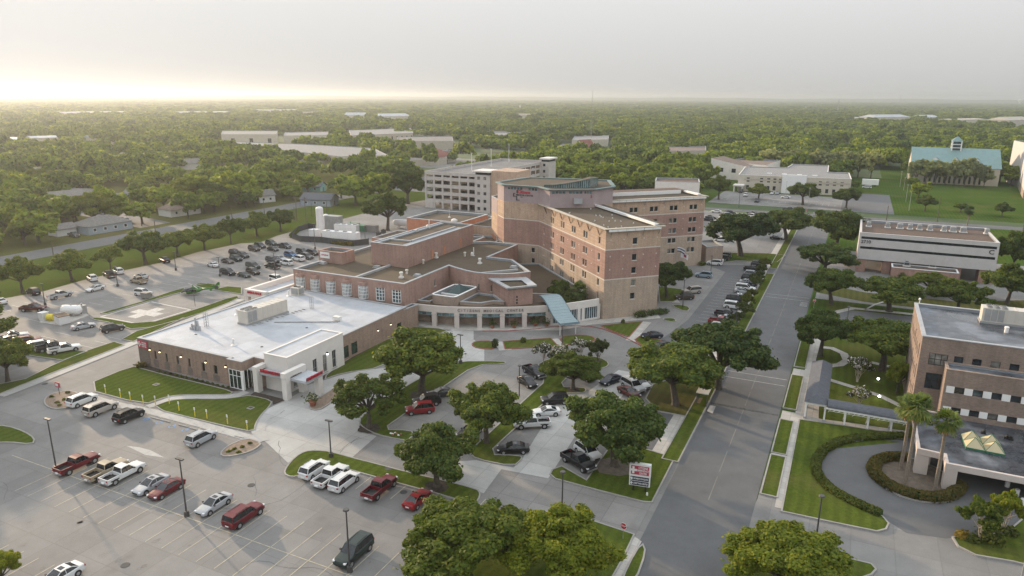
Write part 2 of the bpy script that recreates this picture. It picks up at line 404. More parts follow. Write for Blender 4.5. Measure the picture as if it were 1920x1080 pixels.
# ------------------------------------------------------------------ mesh builder and scene bookkeeping
class MB:
 def __init__(s):
  s.v, s.f, s.m = [], [], []
 def vert(s, p):
  s.v.append(tuple(p)); return len(s.v) - 1
 def face(s, pts, m=0):
  i = len(s.v)
  s.v += [tuple(p) for p in pts]
  s.f.append(tuple(range(i, i + len(pts)))); s.m.append(m)
 def box(s, x0, x1, y0, y1, z0, z1, m=0, bottom=True):
  i = len(s.v)
  s.v += [(x0, y0, z0), (x1, y0, z0), (x1, y1, z0), (x0, y1, z0), (x0, y0, z1), (x1, y0, z1), (x1, y1, z1), (x0, y1, z1)]
  fs = [(4, 5, 6, 7), (0, 1, 5, 4), (1, 2, 6, 5), (2, 3, 7, 6), (3, 0, 4, 7)] + ([(3, 2, 1, 0)] if bottom else [])
  for f in fs:
   s.f.append(tuple(i + k for k in f)); s.m.append(m)
 def obox(s, c, ax, ay, hx, hy, z0, z1, m=0):
  """box turned in plan: centre c, unit axes ax, ay, half sizes"""
  c, ax, ay = Vector(c[:2]), Vector(ax), Vector(ay)
  p = [c - ax * hx - ay * hy, c + ax * hx - ay * hy, c + ax * hx + ay * hy, c - ax * hx + ay * hy]
  s.prism([(q.x, q.y) for q in p], z0, z1, m, m)
 def prism(s, poly, z0, z1, ms=0, mt=None, bottom=False):
  a = sum(poly[i][0] * poly[(i + 1) % len(poly)][1] - poly[(i + 1) % len(poly)][0] * poly[i][1] for i in range(len(poly)))
  if a < 0: poly = poly[::-1]
  n = len(poly); i = len(s.v)
  s.v += [(x, y, z0) for x, y in poly] + [(x, y, z1) for x, y in poly]
  for k in range(n):
   s.f.append((i + k, i + (k + 1) % n, i + n + (k + 1) % n, i + n + k)); s.m.append(ms)
  if mt is not None:
   s.f.append(tuple(i + n + k for k in range(n))); s.m.append(mt)
  if bottom:
   s.f.append(tuple(i + k for k in reversed(range(n)))); s.m.append(ms)
 def tube(s, p0, p1, r0, r1, n=8, m=0, caps=True):
  p0, p1 = Vector(p0), Vector(p1)
  d = (p1 - p0).normalized()
  a = d.orthogonal().normalized(); b = d.cross(a)
  i = len(s.v)
  for p, r in ((p0, r0), (p1, r1)):
   for k in range(n):
    t = 2 * math.pi * k / n
    s.v.append(tuple(p + a * (r * math.cos(t)) + b * (r * math.sin(t))))
  for k in range(n):
   s.f.append((i + k, i + (k + 1) % n, i + n + (k + 1) % n, i + n + k)); s.m.append(m)
  if caps:
   s.f.append(tuple(i + k for k in reversed(range(n)))); s.m.append(m)
   s.f.append(tuple(i + n + k for k in range(n))); s.m.append(m)
 def path(s, pts, radii, n=7, m=0):
  for k in range(len(pts) - 1):
   s.tube(pts[k], pts[k + 1], radii[k], radii[k + 1], n, m, caps=(k == 0 or k == len(pts) - 2))
 def loft(s, rings, m=0, cap=True, closed=True):
  n = len(rings[0]); i = len(s.v)
  for r in rings: s.v += [tuple(p) for p in r]
  for a in range(len(rings) - 1):
   for k in range(n if closed else n - 1):
    s.f.append((i + a * n + k, i + a * n + (k + 1) % n, i + (a + 1) * n + (k + 1) % n, i + (a + 1) * n + k)); s.m.append(m)
  if cap:
   s.f.append(tuple(i + k for k in reversed(range(n)))); s.m.append(m)
   e = i + (len(rings) - 1) * n
   s.f.append(tuple(e + k for k in range(n))); s.m.append(m)
 def dome(s, c, rx, ry, rz, m=0, nu=10, nv=6, full=True):
  c = Vector(c); rings = []
  lo = -math.pi / 2 if full else 0
  for a in range(nv + 1):
   t = lo + (math.pi / 2 - lo) * a / nv
   rings.append([c + Vector((rx * math.cos(t) * math.cos(2 * math.pi * k / nu), ry * math.cos(t) * math.sin(2 * math.pi * k / nu), rz * math.sin(t))) for k in range(nu)])
  s.loft(rings, m, cap=True)
 def mesh(s, name, mats, smooth=False):
  me = bpy.data.meshes.new(name)
  me.from_pydata(s.v, [], s.f)
  for mm in mats: me.materials.append(MATS[mm])
  me.polygons.foreach_set('material_index', s.m)
  if smooth: me.polygons.foreach_set('use_smooth', [True] * len(s.f))
  me.update()
  return me
 def build(s, name, mats, parent=None, smooth=False, label=None):
  if isinstance(mats, str): mats = [mats]
  o = bpy.data.objects.new(name, s.mesh(name, mats, smooth))
  COL.objects.link(o)
  if parent is not None:
   o.parent = parent
   o.matrix_parent_inverse = parent.matrix_basis.inverted()
  if label: o['label'] = label
  return o
def tag(o, label, cat, group=None, kind=None):
 o['label'] = label; o['category'] = cat
 if group: o['group'] = group
 if kind: o['kind'] = kind
 return o
def thing(name, label, cat, loc=(0, 0, 0), rz=0.0, group=None):
 o = bpy.data.objects.new(name, None)
 COL.objects.link(o)
 o.location = loc
 o.rotation_euler = (0, 0, rz)
 o.empty_display_size = 0.5
 return tag(o, label, cat, group)
def struct(o, label=None):
 o['kind'] = 'structure'
 if label: o['label'] = label
 return o
def copy_tree(root, loc, rz, scale=1.0, color=None):
 r = root.copy(); COL.objects.link(r)
 r.location = loc; r.rotation_euler = (0, 0, rz)
 r.scale = (scale, scale, scale) if not isinstance(scale, tuple) else scale
 if color: r.color = color
 for ch in root.children:
  c = ch.copy(); COL.objects.link(c); c.parent = r
  if color: c.color = color
  for g in ch.children:
   d = g.copy(); COL.objects.link(d); d.parent = c
   if color: d.color = color
 return r
def chaikin(p, it=2):
 for _ in range(it):
  q = []
  for k in range(len(p)):
   a, b = p[k], p[(k + 1) % len(p)]
   q.append((a[0] * .75 + b[0] * .25, a[1] * .75 + b[1] * .25))
   q.append((a[0] * .25 + b[0] * .75, a[1] * .25 + b[1] * .75))
  p = q
 return p
def area2(p): return sum(p[i][0] * p[(i + 1) % len(p)][1] - p[(i + 1) % len(p)][0] * p[i][1] for i in range(len(p)))
def offset(poly, d):
 """outward offset of a plan polygon (counter-clockwise result)"""
 if area2(poly) < 0: poly = poly[::-1]
 n = len(poly); out = []
 for k in range(n):
  a, b, c = Vector(poly[k - 1]), Vector(poly[k]), Vector(poly[(k + 1) % n])
  e1, e2 = (b - a), (c - b)
  if e1.length < 1e-6 or e2.length < 1e-6:
   out.append(tuple(b)); continue
  n1 = Vector((e1.y, -e1.x)).normalized(); n2 = Vector((e2.y, -e2.x)).normalized()
  m_ = n1 + n2
  if m_.length < 0.3: m_ = n1
  m_ = m_.normalized()
  k_ = d / max(0.45, m_.dot(n1))
  out.append((b.x + m_.x * k_, b.y + m_.y * k_))
 return out
FONT_OBJ = None
def text_mesh(txt, size, depth=0.03, bold=0.0, mat='letter_dark', width=None, align='CENTER', spacing=1.0):
 cu = bpy.data.curves.new('lettering', 'FONT')
 cu.body = txt; cu.size = size; cu.extrude = depth; cu.offset = bold
 cu.align_x = align; cu.align_y = 'CENTER'; cu.space_character = spacing
 cu.resolution_u = 3
 o = bpy.data.objects.new('lettering', cu)
 COL.objects.link(o)
 dg = bpy.context.evaluated_depsgraph_get()
 me = bpy.data.meshes.new_from_object(o.evaluated_get(dg))
 bpy.data.objects.remove(o)
 bpy.data.curves.remove(cu)
 me.name = 'lettering'
 me.materials.clear(); me.materials.append(MATS[mat])
 if width:
  xs = [v.co.x for v in me.vertices]
  if xs:
   k = width / (max(xs) - min(xs))
   for v in me.vertices: v.co.x *= k
 return me
def place_text(name, me, p, right, parent=None, up=Vector((0, 0, 1))):
 """stand lettering at p, reading along unit vector right"""
 r = Vector(right).normalized(); n = r.cross(up).normalized()
 o = bpy.data.objects.new(name, me); COL.objects.link(o)
 mw = Matrix(((r.x, up.x, n.x, p[0]), (r.y, up.y, n.y, p[1]), (r.z, up.z, n.z, p[2]), (0, 0, 0, 1)))
 if parent is not None:
  o.parent = parent
  o.matrix_parent_inverse = parent.matrix_basis.inverted()
 o.matrix_basis = mw
 return o
# ================================================================== THE GROUND
mb = MB()
mb.face([(-15000, -200, 0), (11000, -200, 0), (11000, 14000, 0), (-15000, 14000, 0)])
struct(mb.build('ground', 'ground_far'))
def sheet(name, poly, z, mat):
 if area2(poly) < 0: poly = poly[::-1]
 mb = MB(); mb.face([(x, y, z) for x, y in poly])
 return struct(mb.build(name, mat))
def rect(x0, y0, x1, y1): return [(x0, y0), (x1, y0), (x1, y1), (x0, y1)]
def px(*pts): return [G2(*p) for p in pts]
# neighbourhood turf
sheet('field', [(-420, 40), (-226, 40), (-226, 420), (-420, 420)], 0.006, 'grass_dry')
sheet('grass_strip', [(-229, 30), (-150, 30), (-140, 440), (-229, 440)], 0.010, 'grass_lawn')
sheet('park_lawn', rect(-6.3, 60, 75, 334), 0.006, 'grass_field')
sheet('green_field', rect(16, 356, 260, 620), 0.006, 'grass_field')
sheet('office_lawn', rect(-90, 356, 17, 520), 0.004, 'grass_field')
# campus paving
LOT_EDGE = [(-90, 575), (0, 561), (83, 546), (150, 527), (233, 507), (295, 494), (320, 488), (370, 473), (453, 456), (487, 455), (520, 442), (570, 428), (637, 412), (675, 402), (735, 385)]
campus = px(*LOT_EDGE) + [(-185, 330), (-17.6, 330), (-17.6, 30), (-170, 30), (-185, 60)]
sheet('parking_lot', campus, 0.016, 'concrete')
# street, cross road, left road
sheet('street', rect(-17.6, 20, -6.5, 334.5), 0.022, 'asphalt_pale')
sheet('road', [(-240, 322), (-240, 339), (-70, 339.6), (260, 352), (260, 338), (-64, 334)], 0.026, 'asphalt')
sheet('street_mouth', rect(-15, 334, -5, 348), 0.030, 'asphalt_pale')
sheet('side_road', [(-241.5, 30), (-228.5, 30), (-228.5, 330), (-241.5, 330)], 0.022, 'asphalt')
sheet('side_street', px((70, 384), (120, 389), (215, 396), (320, 417), (262, 428), (195, 411), (118, 399), (60, 396)), 0.026, 'asphalt')
sheet('far_street', [(-241, 330), (-228, 330), (-262, 560), (-275, 560)], 0.022, 'asphalt')
# new concrete drive by the emergency entrance
sheet('driveway', px((578, 722), (598, 716), (640, 703), (690, 693), (725, 690), (760, 668), (800, 640), (822, 626), (848, 619), (888, 620), (888, 636), (908, 656), (908, 678), (853, 679), (815, 697), (757, 729), (672, 790), (688, 812), (706, 818), (660, 858), (590, 843), (540, 868), (500, 830), (478, 812), (482, 796), (512, 763), (545, 752)), 0.024, 'concrete_new')
sheet('driveway', px((893, 863), (963, 877), (979, 861), (1003, 822), (1054, 740), (1104, 733), (1160, 694), (1195, 700), (1165, 745), (1090, 800), (1028, 897), (940, 880), (907, 925), (838, 905), (820, 868)), 0.024, 'concrete_new')
sheet('access_road', px((0, 744), (258, 641), (266, 684), (150, 728), (110, 745), (60, 790), (-60, 800)), 0.020, 'concrete')
sheet('asphalt_patch', px((162, 826), (205, 838), (310, 806), (332, 815), (316, 862), (276, 858), (238, 870), (150, 850)), 0.022, 'asphalt_patch')
sheet('asphalt_patch', px((907, 926), (945, 885), (1030, 898), (1127, 924), (1208, 944), (1170, 1000), (1045, 957), (960, 965), (870, 970)), 0.026, 'asphalt_patch')
sheet('asphalt_patch', px((905, 684), (948, 685), (985, 700), (1003, 712), (985, 742), (890, 840), (870, 870), (775, 830), (771, 808), (716, 806), (830, 728)), 0.022, 'asphalt_patch')
sheet('asphalt_patch', px((1235, 773), (1284, 782), (1250, 850), (1190, 836)), 0.022, 'asphalt')
sheet('parking_lot', px((1235, 640), (1290, 600), (1360, 510), (1325, 497), (1450, 497), (1455, 505), (1350, 632), (1330, 690), (1225, 720), (1200, 680)), 0.028, 'asphalt_pale')
# right of the street
sheet('parking_lot', px((1553, 588), (1599, 582), (1715, 594), (1705, 640), (1640, 634), (1590, 640), (1562, 612)), 0.020, 'asphalt_pale')
sheet('forecourt', rect(-5.5, 193, 60, 262), 0.012, 'concrete')
sheet('driveway', px((1640, 822), (1690, 829), (1560, 842), (1533, 868), (1535, 892), (1560, 925), (1610, 953), (1655, 971), (1700, 1000), (1775, 1010), (1860, 1000), (1960, 960), (1980, 870), (1900, 840), (1760, 820)), 0.018, 'asphalt_pale')
sheet('driveway', px((1425, 925), (1448, 955), (1467, 962), (1560, 982), (1643, 1000), (1668, 988), (1700, 1003), (1786, 1012), (1797, 1030), (1830, 1045), (1935, 1072), (1940, 1300), (1700, 1300), (1560, 1200), (1400, 1060), (1395, 990)), 0.014, 'concrete')
sheet('parking_lot', rect(-64, 357, 18, 407), 0.010, 'concrete')
sheet('parking_lot', rect(-4, 357, 18, 430), 0.014, 'asphalt_pale')
sheet('parking_lot', px((1322, 398), (1478, 404), (1500, 420), (1455, 470), (1440, 476), (1322, 470)), 0.020, 'concrete')
sheet('parking_lot', [(-300, 440), (-170, 430), (-150, 500), (-300, 520)], 0.012, 'concrete')
sheet('driveway', rect(-6.4, 58, 45, 93.5), 0.0125, 'concrete')
mb = MB()   # low wooded rise that closes the view
row = []
for k in range(181):
 a = -YAW + R(-47 + 94 * k / 180); hh = 44 + 3.5 * math.sin(k * .23) + 2.5 * math.sin(k * .61 + 1) + rnd.uniform(-.8, .8)
 row.append([(r_ * math.sin(a), r_ * math.cos(a), z_) for r_, z_ in ((8600, -.5), (9300, hh * .7), (9700, hh), (10400, -.5))])
for k in range(180):
 for j in range(3): mb.face([row[k][j], row[k + 1][j], row[k + 1][j + 1], row[k][j + 1]])
struct(mb.build('hills', 'ground_far'))
# ---- lawns and planted islands: raised turf with a kerb round it
ISL = 0
def island(name, pts, mat='grass_lawn', smooth=2, h=0.11, kerb='kerb', raw=False):
 global ISL
 ISL += 1; h += .0017 * ISL   # no two tops in one plane
 poly = pts if raw else px(*pts)
 if area2(poly) < 0: poly = poly[::-1]
 if smooth: poly = chaikin(poly, smooth)
 mb = MB(); mb.prism(poly, 0.0, h, 0, 0)
 o = struct(mb.build(name, mat))
 if kerb:
  out = offset(poly, 0.2); n = len(poly); kb = MB()
  for k in range(n):
   a, b, c, d = poly[k], poly[(k + 1) % n], out[(k + 1) % n], out[k]
   kb.face([(*a, h + .03), (*d, h + .03), (*c, h + .03), (*b, h + .03)])
   kb.face([(*d, 0), (*c, 0), (*c, h + .03), (*d, h + .03)])
   kb.face([(*b, h - .02), (*a, h - .02), (*a, h + .03), (*b, h + .03)])
  struct(kb.build('kerb', kerb))
 return o
island('lawn', [(152, 727), (248, 687), (264, 692), (320, 707), (380, 721), (436, 735), (430, 740.5), (387, 740.5), (330, 741), (300, 748), (271, 759)], smooth=1)
island('lawn', [(284, 765), (320, 751.5), (353, 749), (420, 749.5), (450, 745.5), (470, 742.5), (509, 752), (505, 762), (488, 779), (478, 795), (475, 810), (440, 803), (380, 789)], smooth=1)
island('planting_bed', [(249, 684), (266, 684), (430, 729), (462, 731), (437, 734), (380, 720), (320, 706), (264, 691)], 'mulch', 0, 0.14, None)
island('planting_bed', [(478, 736), (534, 750), (512, 759), (511, 752), (470, 741.5)], 'mulch', 0, 0.14, None)
island('lawn', [(602, 714), (642, 680), (733, 632), (774, 630), (748, 660), (718, 689), (640, 700)], smooth=1)
island('planting_bed', [(590, 714), (632, 681), (700, 644), (733, 629), (735, 632), (645, 681), (600, 716)], 'mulch', 0, 0.13, None)
island('lawn', [(744, 620), (762, 612.5), (842, 618.5), (822, 627), (772, 628)], smooth=1)
island('lawn', [(884, 647), (892, 640.5), (924, 640), (929, 655), (897, 654)], smooth=1, kerb='kerb_red')
island('lawn', [(944, 641), (1032, 635), (1045, 649), (948, 655)], smooth=0, kerb='kerb_red')
island('lawn', [(1049, 633), (1080, 629), (1107, 630.5), (1117, 637), (1101, 643), (1059, 648)], smooth=1, kerb='kerb_red')
island('lawn', [(673, 792), (687, 775), (757, 728), (815, 696), (853, 679), (946, 678.5), (946, 683.5), (892, 684), (827, 728), (757, 777), (714, 807), (770, 808.5), (774, 816), (764, 826), (747, 824), (710, 816), (684, 804)], smooth=1)
island('lawn', [(1005, 687), (1030, 673), (1087, 668), (1125, 671), (1142, 682), (1134, 690), (1115, 692), (1075, 695), (1044, 727), (1095, 728), (1098, 733), (1093, 737), (1042, 738), (1018, 757), (956, 811), (911, 854), (974, 856), (978, 861), (962, 875), (893, 861), (882, 850), (893, 836), (933, 800), (994, 742), (1027, 713)], smooth=1)
island('lawn', [(534, 889), (539, 876), (555, 858), (572, 848), (592, 846), (620, 849), (662, 861), (703, 871), (770, 889), (836, 904), (893, 919), (899, 926), (896, 938), (884, 947), (840, 931), (742, 905), (673, 886), (640, 876), (600, 873), (566, 891), (547, 895)], smooth=1)
island('lawn', [(1033, 890), (1037, 882), (1053, 876), (1100, 903), (1148, 834), (1190, 838), (1254, 857), (1262, 862), (1221, 942), (1206, 941), (1127, 921), (1042, 898)], smooth=0)
island('lawn', [(1212, 748), (1225, 722), (1260, 712), (1300, 700), (1345, 722), (1318, 760), (1302, 784), (1233, 771)], 'grass_dry', smooth=0)
island('lawn', [(1128, 611.5), (1203, 604), (1179, 632), (1150, 622)], smooth=0, kerb='kerb_red')
island('lawn', [(1191, 638), (1200, 631.5), (1239, 639), (1212, 652)], smooth=0, kerb='kerb_red')
island('lawn', [(1240, 599), (1260, 597), (1269, 602), (1256, 604)], smooth=1)
island('lawn', [(1258, 573), (1273, 572), (1294, 577), (1287, 586)], smooth=1)
island('lawn', [(1235, 538), (1302, 546), (1262, 566), (1238, 566)], smooth=0)
island('lawn', [(1318, 497), (1322, 474), (1440, 476), (1472, 479), (1456, 492), (1380, 489)], 'grass_field', smooth=0)
island('lawn', [(905, 1000), (955, 968), (1045, 961), (1106, 977), (1187, 1004), (1165, 1050), (1120, 1130), (840, 1140)], 'grass_lawn', smooth=0)
island('lawn', [(1203, 1021), (1209, 1036), (1190, 1090), (1160, 1110), (1180, 1060)], smooth=1)
island('lawn', [(-20, 800), (12, 800), (45, 811), (64, 824), (60, 834), (16, 829), (-20, 832)], smooth=1)
island('lawn', [(-30, 728), (48, 712), (100, 686), (160, 660), (214, 642), (232, 648), (95, 701), (0, 739), (-30, 752)], smooth=0)
island('lawn', [(38, 650), (70, 655), (162, 660), (118, 676), (62, 668), (0, 655), (0, 644)], smooth=0)
island('lawn', [(167, 598), (187, 596), (267, 611), (360, 584), (442, 555), (450, 560), (358, 595), (256, 621), (216, 607)], smooth=1)
island('lawn', [(230, 637), (257, 622), (320, 605), (345, 596), (250, 641)], smooth=0)
island('lawn', [(190, 588), (267, 566), (320, 548), (345, 541), (345, 547), (283, 564), (200, 589)], smooth=0)
island('lawn', [(367, 533), (383, 531.5), (415, 536), (393, 542), (370, 538)], smooth=1)
island('lawn', [(401, 544), (427, 538), (452, 540), (452, 552)], smooth=0)
island('planting_bed', [(84, 752), (92, 742), (112, 736), (134, 734), (158, 745), (150, 752), (128, 765), (104, 768), (88, 762)], 'mulch_brown', 1)
island('planting_bed', [(413, 853), (427, 838), (462, 823), (490, 832), (478, 843), (455, 852), (425, 857)], 'mulch_brown', 1)
island('planting_bed', [(580, 762), (602, 745), (640, 722), (640, 735), (608, 766), (586, 770)], 'mulch_brown', 1)
island('planting_bed', [(1030, 520), (1052, 532), (1100, 560), (1098, 572), (1062, 570), (1032, 562), (1018, 545)], 'mulch', 1)
# turf strips and walks along the street
for y0, y1 in ((92, 139), (152, 215), (223, 300)):
 island('verge', rect(-20.0, y0, -17.9, y1), 'grass_lawn', 0, 0.11, 'kerb', raw=True)
sheet('sidewalk', rect(-22.0, 88, -20.2, 300), 0.05, 'concrete_walk')
for y0, y1 in ((88.5, 100), (101, 113), (118, 134), (139, 160)):
 island('verge', rect(-6.1, y0, -4.25, y1), 'grass_lawn', 0, 0.11, 'kerb', raw=True)
sheet('sidewalk', rect(-4.2, 86, -2.6, 160), 0.06, 'concrete_walk')
for yy in (113.5, 134.5): sheet('sidewalk', rect(-6.2, yy, -2.6, yy + 3.4), 0.064, 'concrete_walk')
sheet('sidewalk', rect(-6.2, 99.8, -4.2, 101.2), 0.064, 'concrete_walk')
sheet('sidewalk', px((1187, 1004), (1203, 1016), (1150, 1110), (1120, 1110)), 0.05, 'concrete_walk')
island('lawn', [(1500, 788.5), (1600, 803), (1697, 817), (1697, 823), (1643, 822), (1567, 832), (1531, 862), (1533, 890), (1558, 922), (1600, 948), (1653, 970), (1664, 983), (1659, 993), (1643, 997), (1560, 980), (1467, 960)], smooth=0)
island('planting_bed', [(1632, 880), (1641, 866), (1662, 859), (1700, 859), (1740, 871), (1788, 900), (1801, 924), (1789, 939), (1750, 944), (1700, 937), (1652, 911)], 'bed_dirt', 1)
island('lawn', [(1788, 1010), (1802, 1006), (1830, 1011), (1890, 1000), (1920, 975), (1950, 965), (1955, 1068), (1900, 1054), (1830, 1042), (1798, 1026)], smooth=0)
island('lawn', [(1573, 1046), (1632, 1060), (1640, 1069), (1632, 1078), (1540, 1110), (1400, 1160), (1375, 1100), (1400, 1062)], smooth=0)
# park paths right of the street
def ribbon(name, pts, w, mat, z, raw=False):
 p = [Vector(q) for q in (pts if raw else px(*pts))]
 mb = MB(); L = []
 for k, q in enumerate(p):
  d = (p[min(k + 1, len(p) - 1)] - p[max(k - 1, 0)]).normalized()
  n = Vector((-d.y, d.x)) * w / 2
  L.append((q + n, q - n))
 for k in range(len(L) - 1):
  mb.face([(*L[k][1], z), (*L[k + 1][1], z), (*L[k + 1][0], z), (*L[k][0], z)])
 return struct(mb.build(name, mat))
sheet('park_lawn', rect(-2.5, 88, 14, 190), 0.010, 'grass_lawn')
ribbon('path', [(1519, 680), (1530, 640), (1534, 612), (1545, 590), (1600, 578), (1720, 590)], 1.8, 'concrete_walk', 0.03)
ribbon('path', [(1532, 650), (1560, 653), (1582, 663), (1588, 676), (1575, 684), (1556, 686)], 1.6, 'concrete_walk', 0.034)
ribbon('path', [(1588, 671), (1620, 676), (1660, 686), (1700, 692)], 1.3, 'concrete_walk', 0.038)
ribbon('path', [(1555, 712), (1600, 726), (1650, 742), (1690, 762), (1702, 790)], 1.3, 'concrete_walk', 0.03)
ribbon('path', [(1500, 783), (1540, 792), (1600, 800), (1700, 815)], 2.6, 'concrete_walk', 0.03)
ribbon('path', [(1517, 712), (1520, 760), (1518, 790)], 2.6, 'concrete_walk', 0.034)
ribbon('path', [(1622, 581), (1640, 571), (1670, 562)], 0.5, 'paint_white', 0.03)
sheet('lawn', px((1515, 545), (1620, 566), (1700, 575), (1860, 590), (1960, 590), (1960, 562), (1800, 566), (1620, 548), (1530, 530)), 0.02, 'grass_dry')
# front walk of the hospital and walks by the emergency entrance
sheet('plaza', [(-86.5, 128.2), (-81, 127.6), (-76, 128.8), (-71, 130.8), (-66, 133.0), (-60, 136.5), (-55, 139), (-50, 146), (-37, 158), (-39, 162), (-49, 151.5), (-52, 148), (-58, 150), (-72, 142), (-86.4, 134)], 0.06, 'concrete_walk')
kb = MB()
arc = px((905, 621), (950, 621), (1000, 618), (1030, 614), (1070, 611.5), (1105, 612), (1130, 617), (1160, 628), (1185, 640), (1215, 655))
kb2 = []
for k in range(len(arc) - 1):
 d = (Vector(arc[k + 1]) - Vector(arc[k])).normalized()
 kb.obox((Vector(arc[k]) + Vector(arc[k + 1])) / 2, (d.x, d.y), (-d.y, d.x), (Vector(arc[k + 1]) - Vector(arc[k])).length / 2, 0.13, 0.0, 0.14)
struct(kb.build('kerb', 'kerb_red'))
ribbon('sidewalk', [(0, 743), (60, 720), (130, 692), (200, 664), (262, 639), (345, 605), (452, 562)], 2.3, 'concrete_new', 0.10)
ribbon('sidewalk', [(145, 738), (210, 757), (284, 772), (380, 797), (470, 822), (492, 828)], 1.7, 'concrete_new', 0.05)
ribbon('sidewalk', [(277, 763), (300, 756), (320, 747), (353, 744.5), (420, 744.5), (447, 741), (463, 735)], 1.6, 'concrete_new', 0.055)
ribbon('sidewalk', [(492, 828), (484, 808), (492, 788), (512, 768), (540, 756), (575, 735), (600, 722), (640, 708), (700, 694)], 2.0, 'concrete_new', 0.058)
ribbon('sidewalk', [(938, 641), (942, 648), (948, 657)], 2.6, 'concrete_new', 0.06)
ribbon('sidewalk', [(1037, 636), (1052, 650)], 2.2, 'concrete_walk', 0.06)
ribbon('sidewalk', [(1212, 604), (1196, 622), (1182, 640)], 2.2, 'concrete_walk', 0.08)
ribbon('sidewalk', [(1268, 568), (1262, 560), (1290, 546)], 2.0, 'concrete_walk', 0.08)
# helipad
sheet('helipad', px((186, 594), (267, 610), (360, 582), (443, 556), (448, 546), (400, 544), (370, 538), (345, 546), (283, 565)), 0.03, 'concrete')
pad = [Vector(q) for q in px((189, 594), (267, 608.5), (357, 581), (283, 566))]
mk = MB()
for k in range(4):
 a, b = pad[k], pad[(k + 1) % 4]
 d = (b - a).normalized()
 mk.obox((a + b) / 2, d, (-d.y, d.x), (b - a).length / 2, 0.22, 0.0, 0.036)
cc = sum(pad, Vector((0, 0))) / 4
ux = (pad[1] - pad[0]).normalized(); uy = (pad[3] - pad[0]).normalized()
for a, b in ((1, 0.33), (0.33, 1)):
 w, h = (pad[1] - pad[0]).length * .30, (pad[3] - pad[0]).length * .30
 q = [cc + ux * sx * w * a + uy * sy * h * b for sx, sy in ((-1, -1), (1, -1), (1, 1), (-1, 1))]
 mk.prism([tuple(p) for p in q], 0, 0.036 if a == 1 else 0.040, 0, 0)
struct(mk.build('helipad_marking', 'paint_white'))
# ---- painted markings
mk = MB(); mw = MB(); mbz = MB()
def line(m, a, b, w=0.10, z=0.034):
 a, b = Vector(a), Vector(b)
 d = (b - a).normalized(); n = Vector((-d.y, d.x)) * w / 2
 m.face([(*(a - n), z), (*(b - n), z), (*(b + n), z), (*(a + n), z)])
# front lot: two banks of stalls sharing a centre line (stalls 2.75 m wide)
x0 = -93.8
for k in range(24):
 x = x0 + 2.752 * k - 0.0
 line(mk, (x, 46.2), (x, 51.7)); line(mk, (x, 51.9), (x, 57.4))
line(mk, (-104, 51.8), (x0 + 2.752 * 23, 51.8))
for k in range(24):
 x = -99 + 2.752 * k
 line(mk, (x, 28), (x, 33.5)); line(mk, (x, 33.7), (x, 39))
for k in range(10):
 x = -62.6 + 2.752 * k
 line(mk, (x, 66.2 - 0.0 * k), (x, 71.6 - 0.0 * k))
for k in range(10):
 x = -104.4 + 2.9 * k
 line(mk, (x, 69.5), (x, 74.6), 0.12)
for k in (0, 1, 2, 3, 4, 5, 9):
 c = Vector((-103.0 + 2.9 * k, 68.3))
 for t in range(8):
  a0, a1 = math.pi * (0.9 + 1.5 * t / 8), math.pi * (0.9 + 1.5 * (t + 1) / 8)
  line(mbz, c + Vector((math.cos(a0), math.sin(a0))) * .45, c + Vector((math.cos(a1), math.sin(a1))) * .45, 0.16, 0.036)
 line(mbz, c + Vector((-.1, .1)), c + Vector((-.05, .75)), 0.16, 0.038)
 line(mbz, c + Vector((-.08, .3)), c + Vector((.45, .25)), 0.14, 0.040)
# left lot
for row, y0 in ((-137, 86), (-150, 86), (-165, 92)):
 for k in range(26):
  y = y0 + 3.0 * k
  if 92 < y < 124 and row > -155: continue
  line(mw, (row - 2.6, y), (row + 2.6, y), 0.12)
for k in range(30):
 y = 88 + 3.0 * k
 line(mw, (-184 + 0.02 * y, y), (-179 + 0.02 * y, y), 0.12)
# right lot by the street
for k in range(26):
 y = 138 + 2.75 * k
 line(mw, (-29.2, y), (-24.2, y), 0.09)
for k in range(20):
 line(mw, (-60 + 2.8 * k, 330), (-60 + 2.8 * k, 324), 0.11)
 line(mw, (-60 + 2.8 * k, 370), (-60 + 2.8 * k, 376), 0.12)
struct(mk.build('stall_marking', 'paint_yellow')); struct(mw.build('stall_marking', 'paint_white')); struct(mbz.build('stall_marking', 'paint_blue'))
mk = MB()
for k in range(30):   # worn centre line of the street
 line(mk, (-12.05, 84 + 8 * k), (-12.05, 90.5 + 8 * k), 0.12)
struct(mk.build('road_marking', 'paint_worn'))
mk = MB()
for y in (128.0, 131.2, 189.0, 192.2): line(mk, (-17.3, y), (-6.8, y), 0.16, 0.036)
for k in range(4): line(mk, (-8.6, 184 + 1.1 * k), (-6.9, 184 + 1.1 * k), 0.3, 0.036)
struct(mk.build('crosswalk_marking', 'paint_white'))
mk = MB()
for k in range(46):   # tar seam across the street
 mk.box(-17.4 + 0.235 * k, -17.4 + 0.235 * k + rnd.uniform(.1, .26), 114.4 + rnd.uniform(-.15, .15), 114.9 + rnd.uniform(-.15, .2), 0.0, 0.034)
struct(mk.build('tar_seam', 'vent_dark'))
mk = MB()
for k in range(34):
 x, y = rnd.uniform(-90, -35), rnd.uniform(38, 58)
 n = 9; r_ = rnd.uniform(.12, .4)
 mk.face([(x + r_ * rnd.uniform(.6, 1.1) * math.cos(6.283 * i / n), y + r_ * 1.5 * rnd.uniform(.6, 1.1) * math.sin(6.283 * i / n), 0.028) for i in range(n)])
struct(mk.build('oil_stain', 'stain'))
mk = MB()   # sealed cracks in the front lot
r2 = random.Random(5)
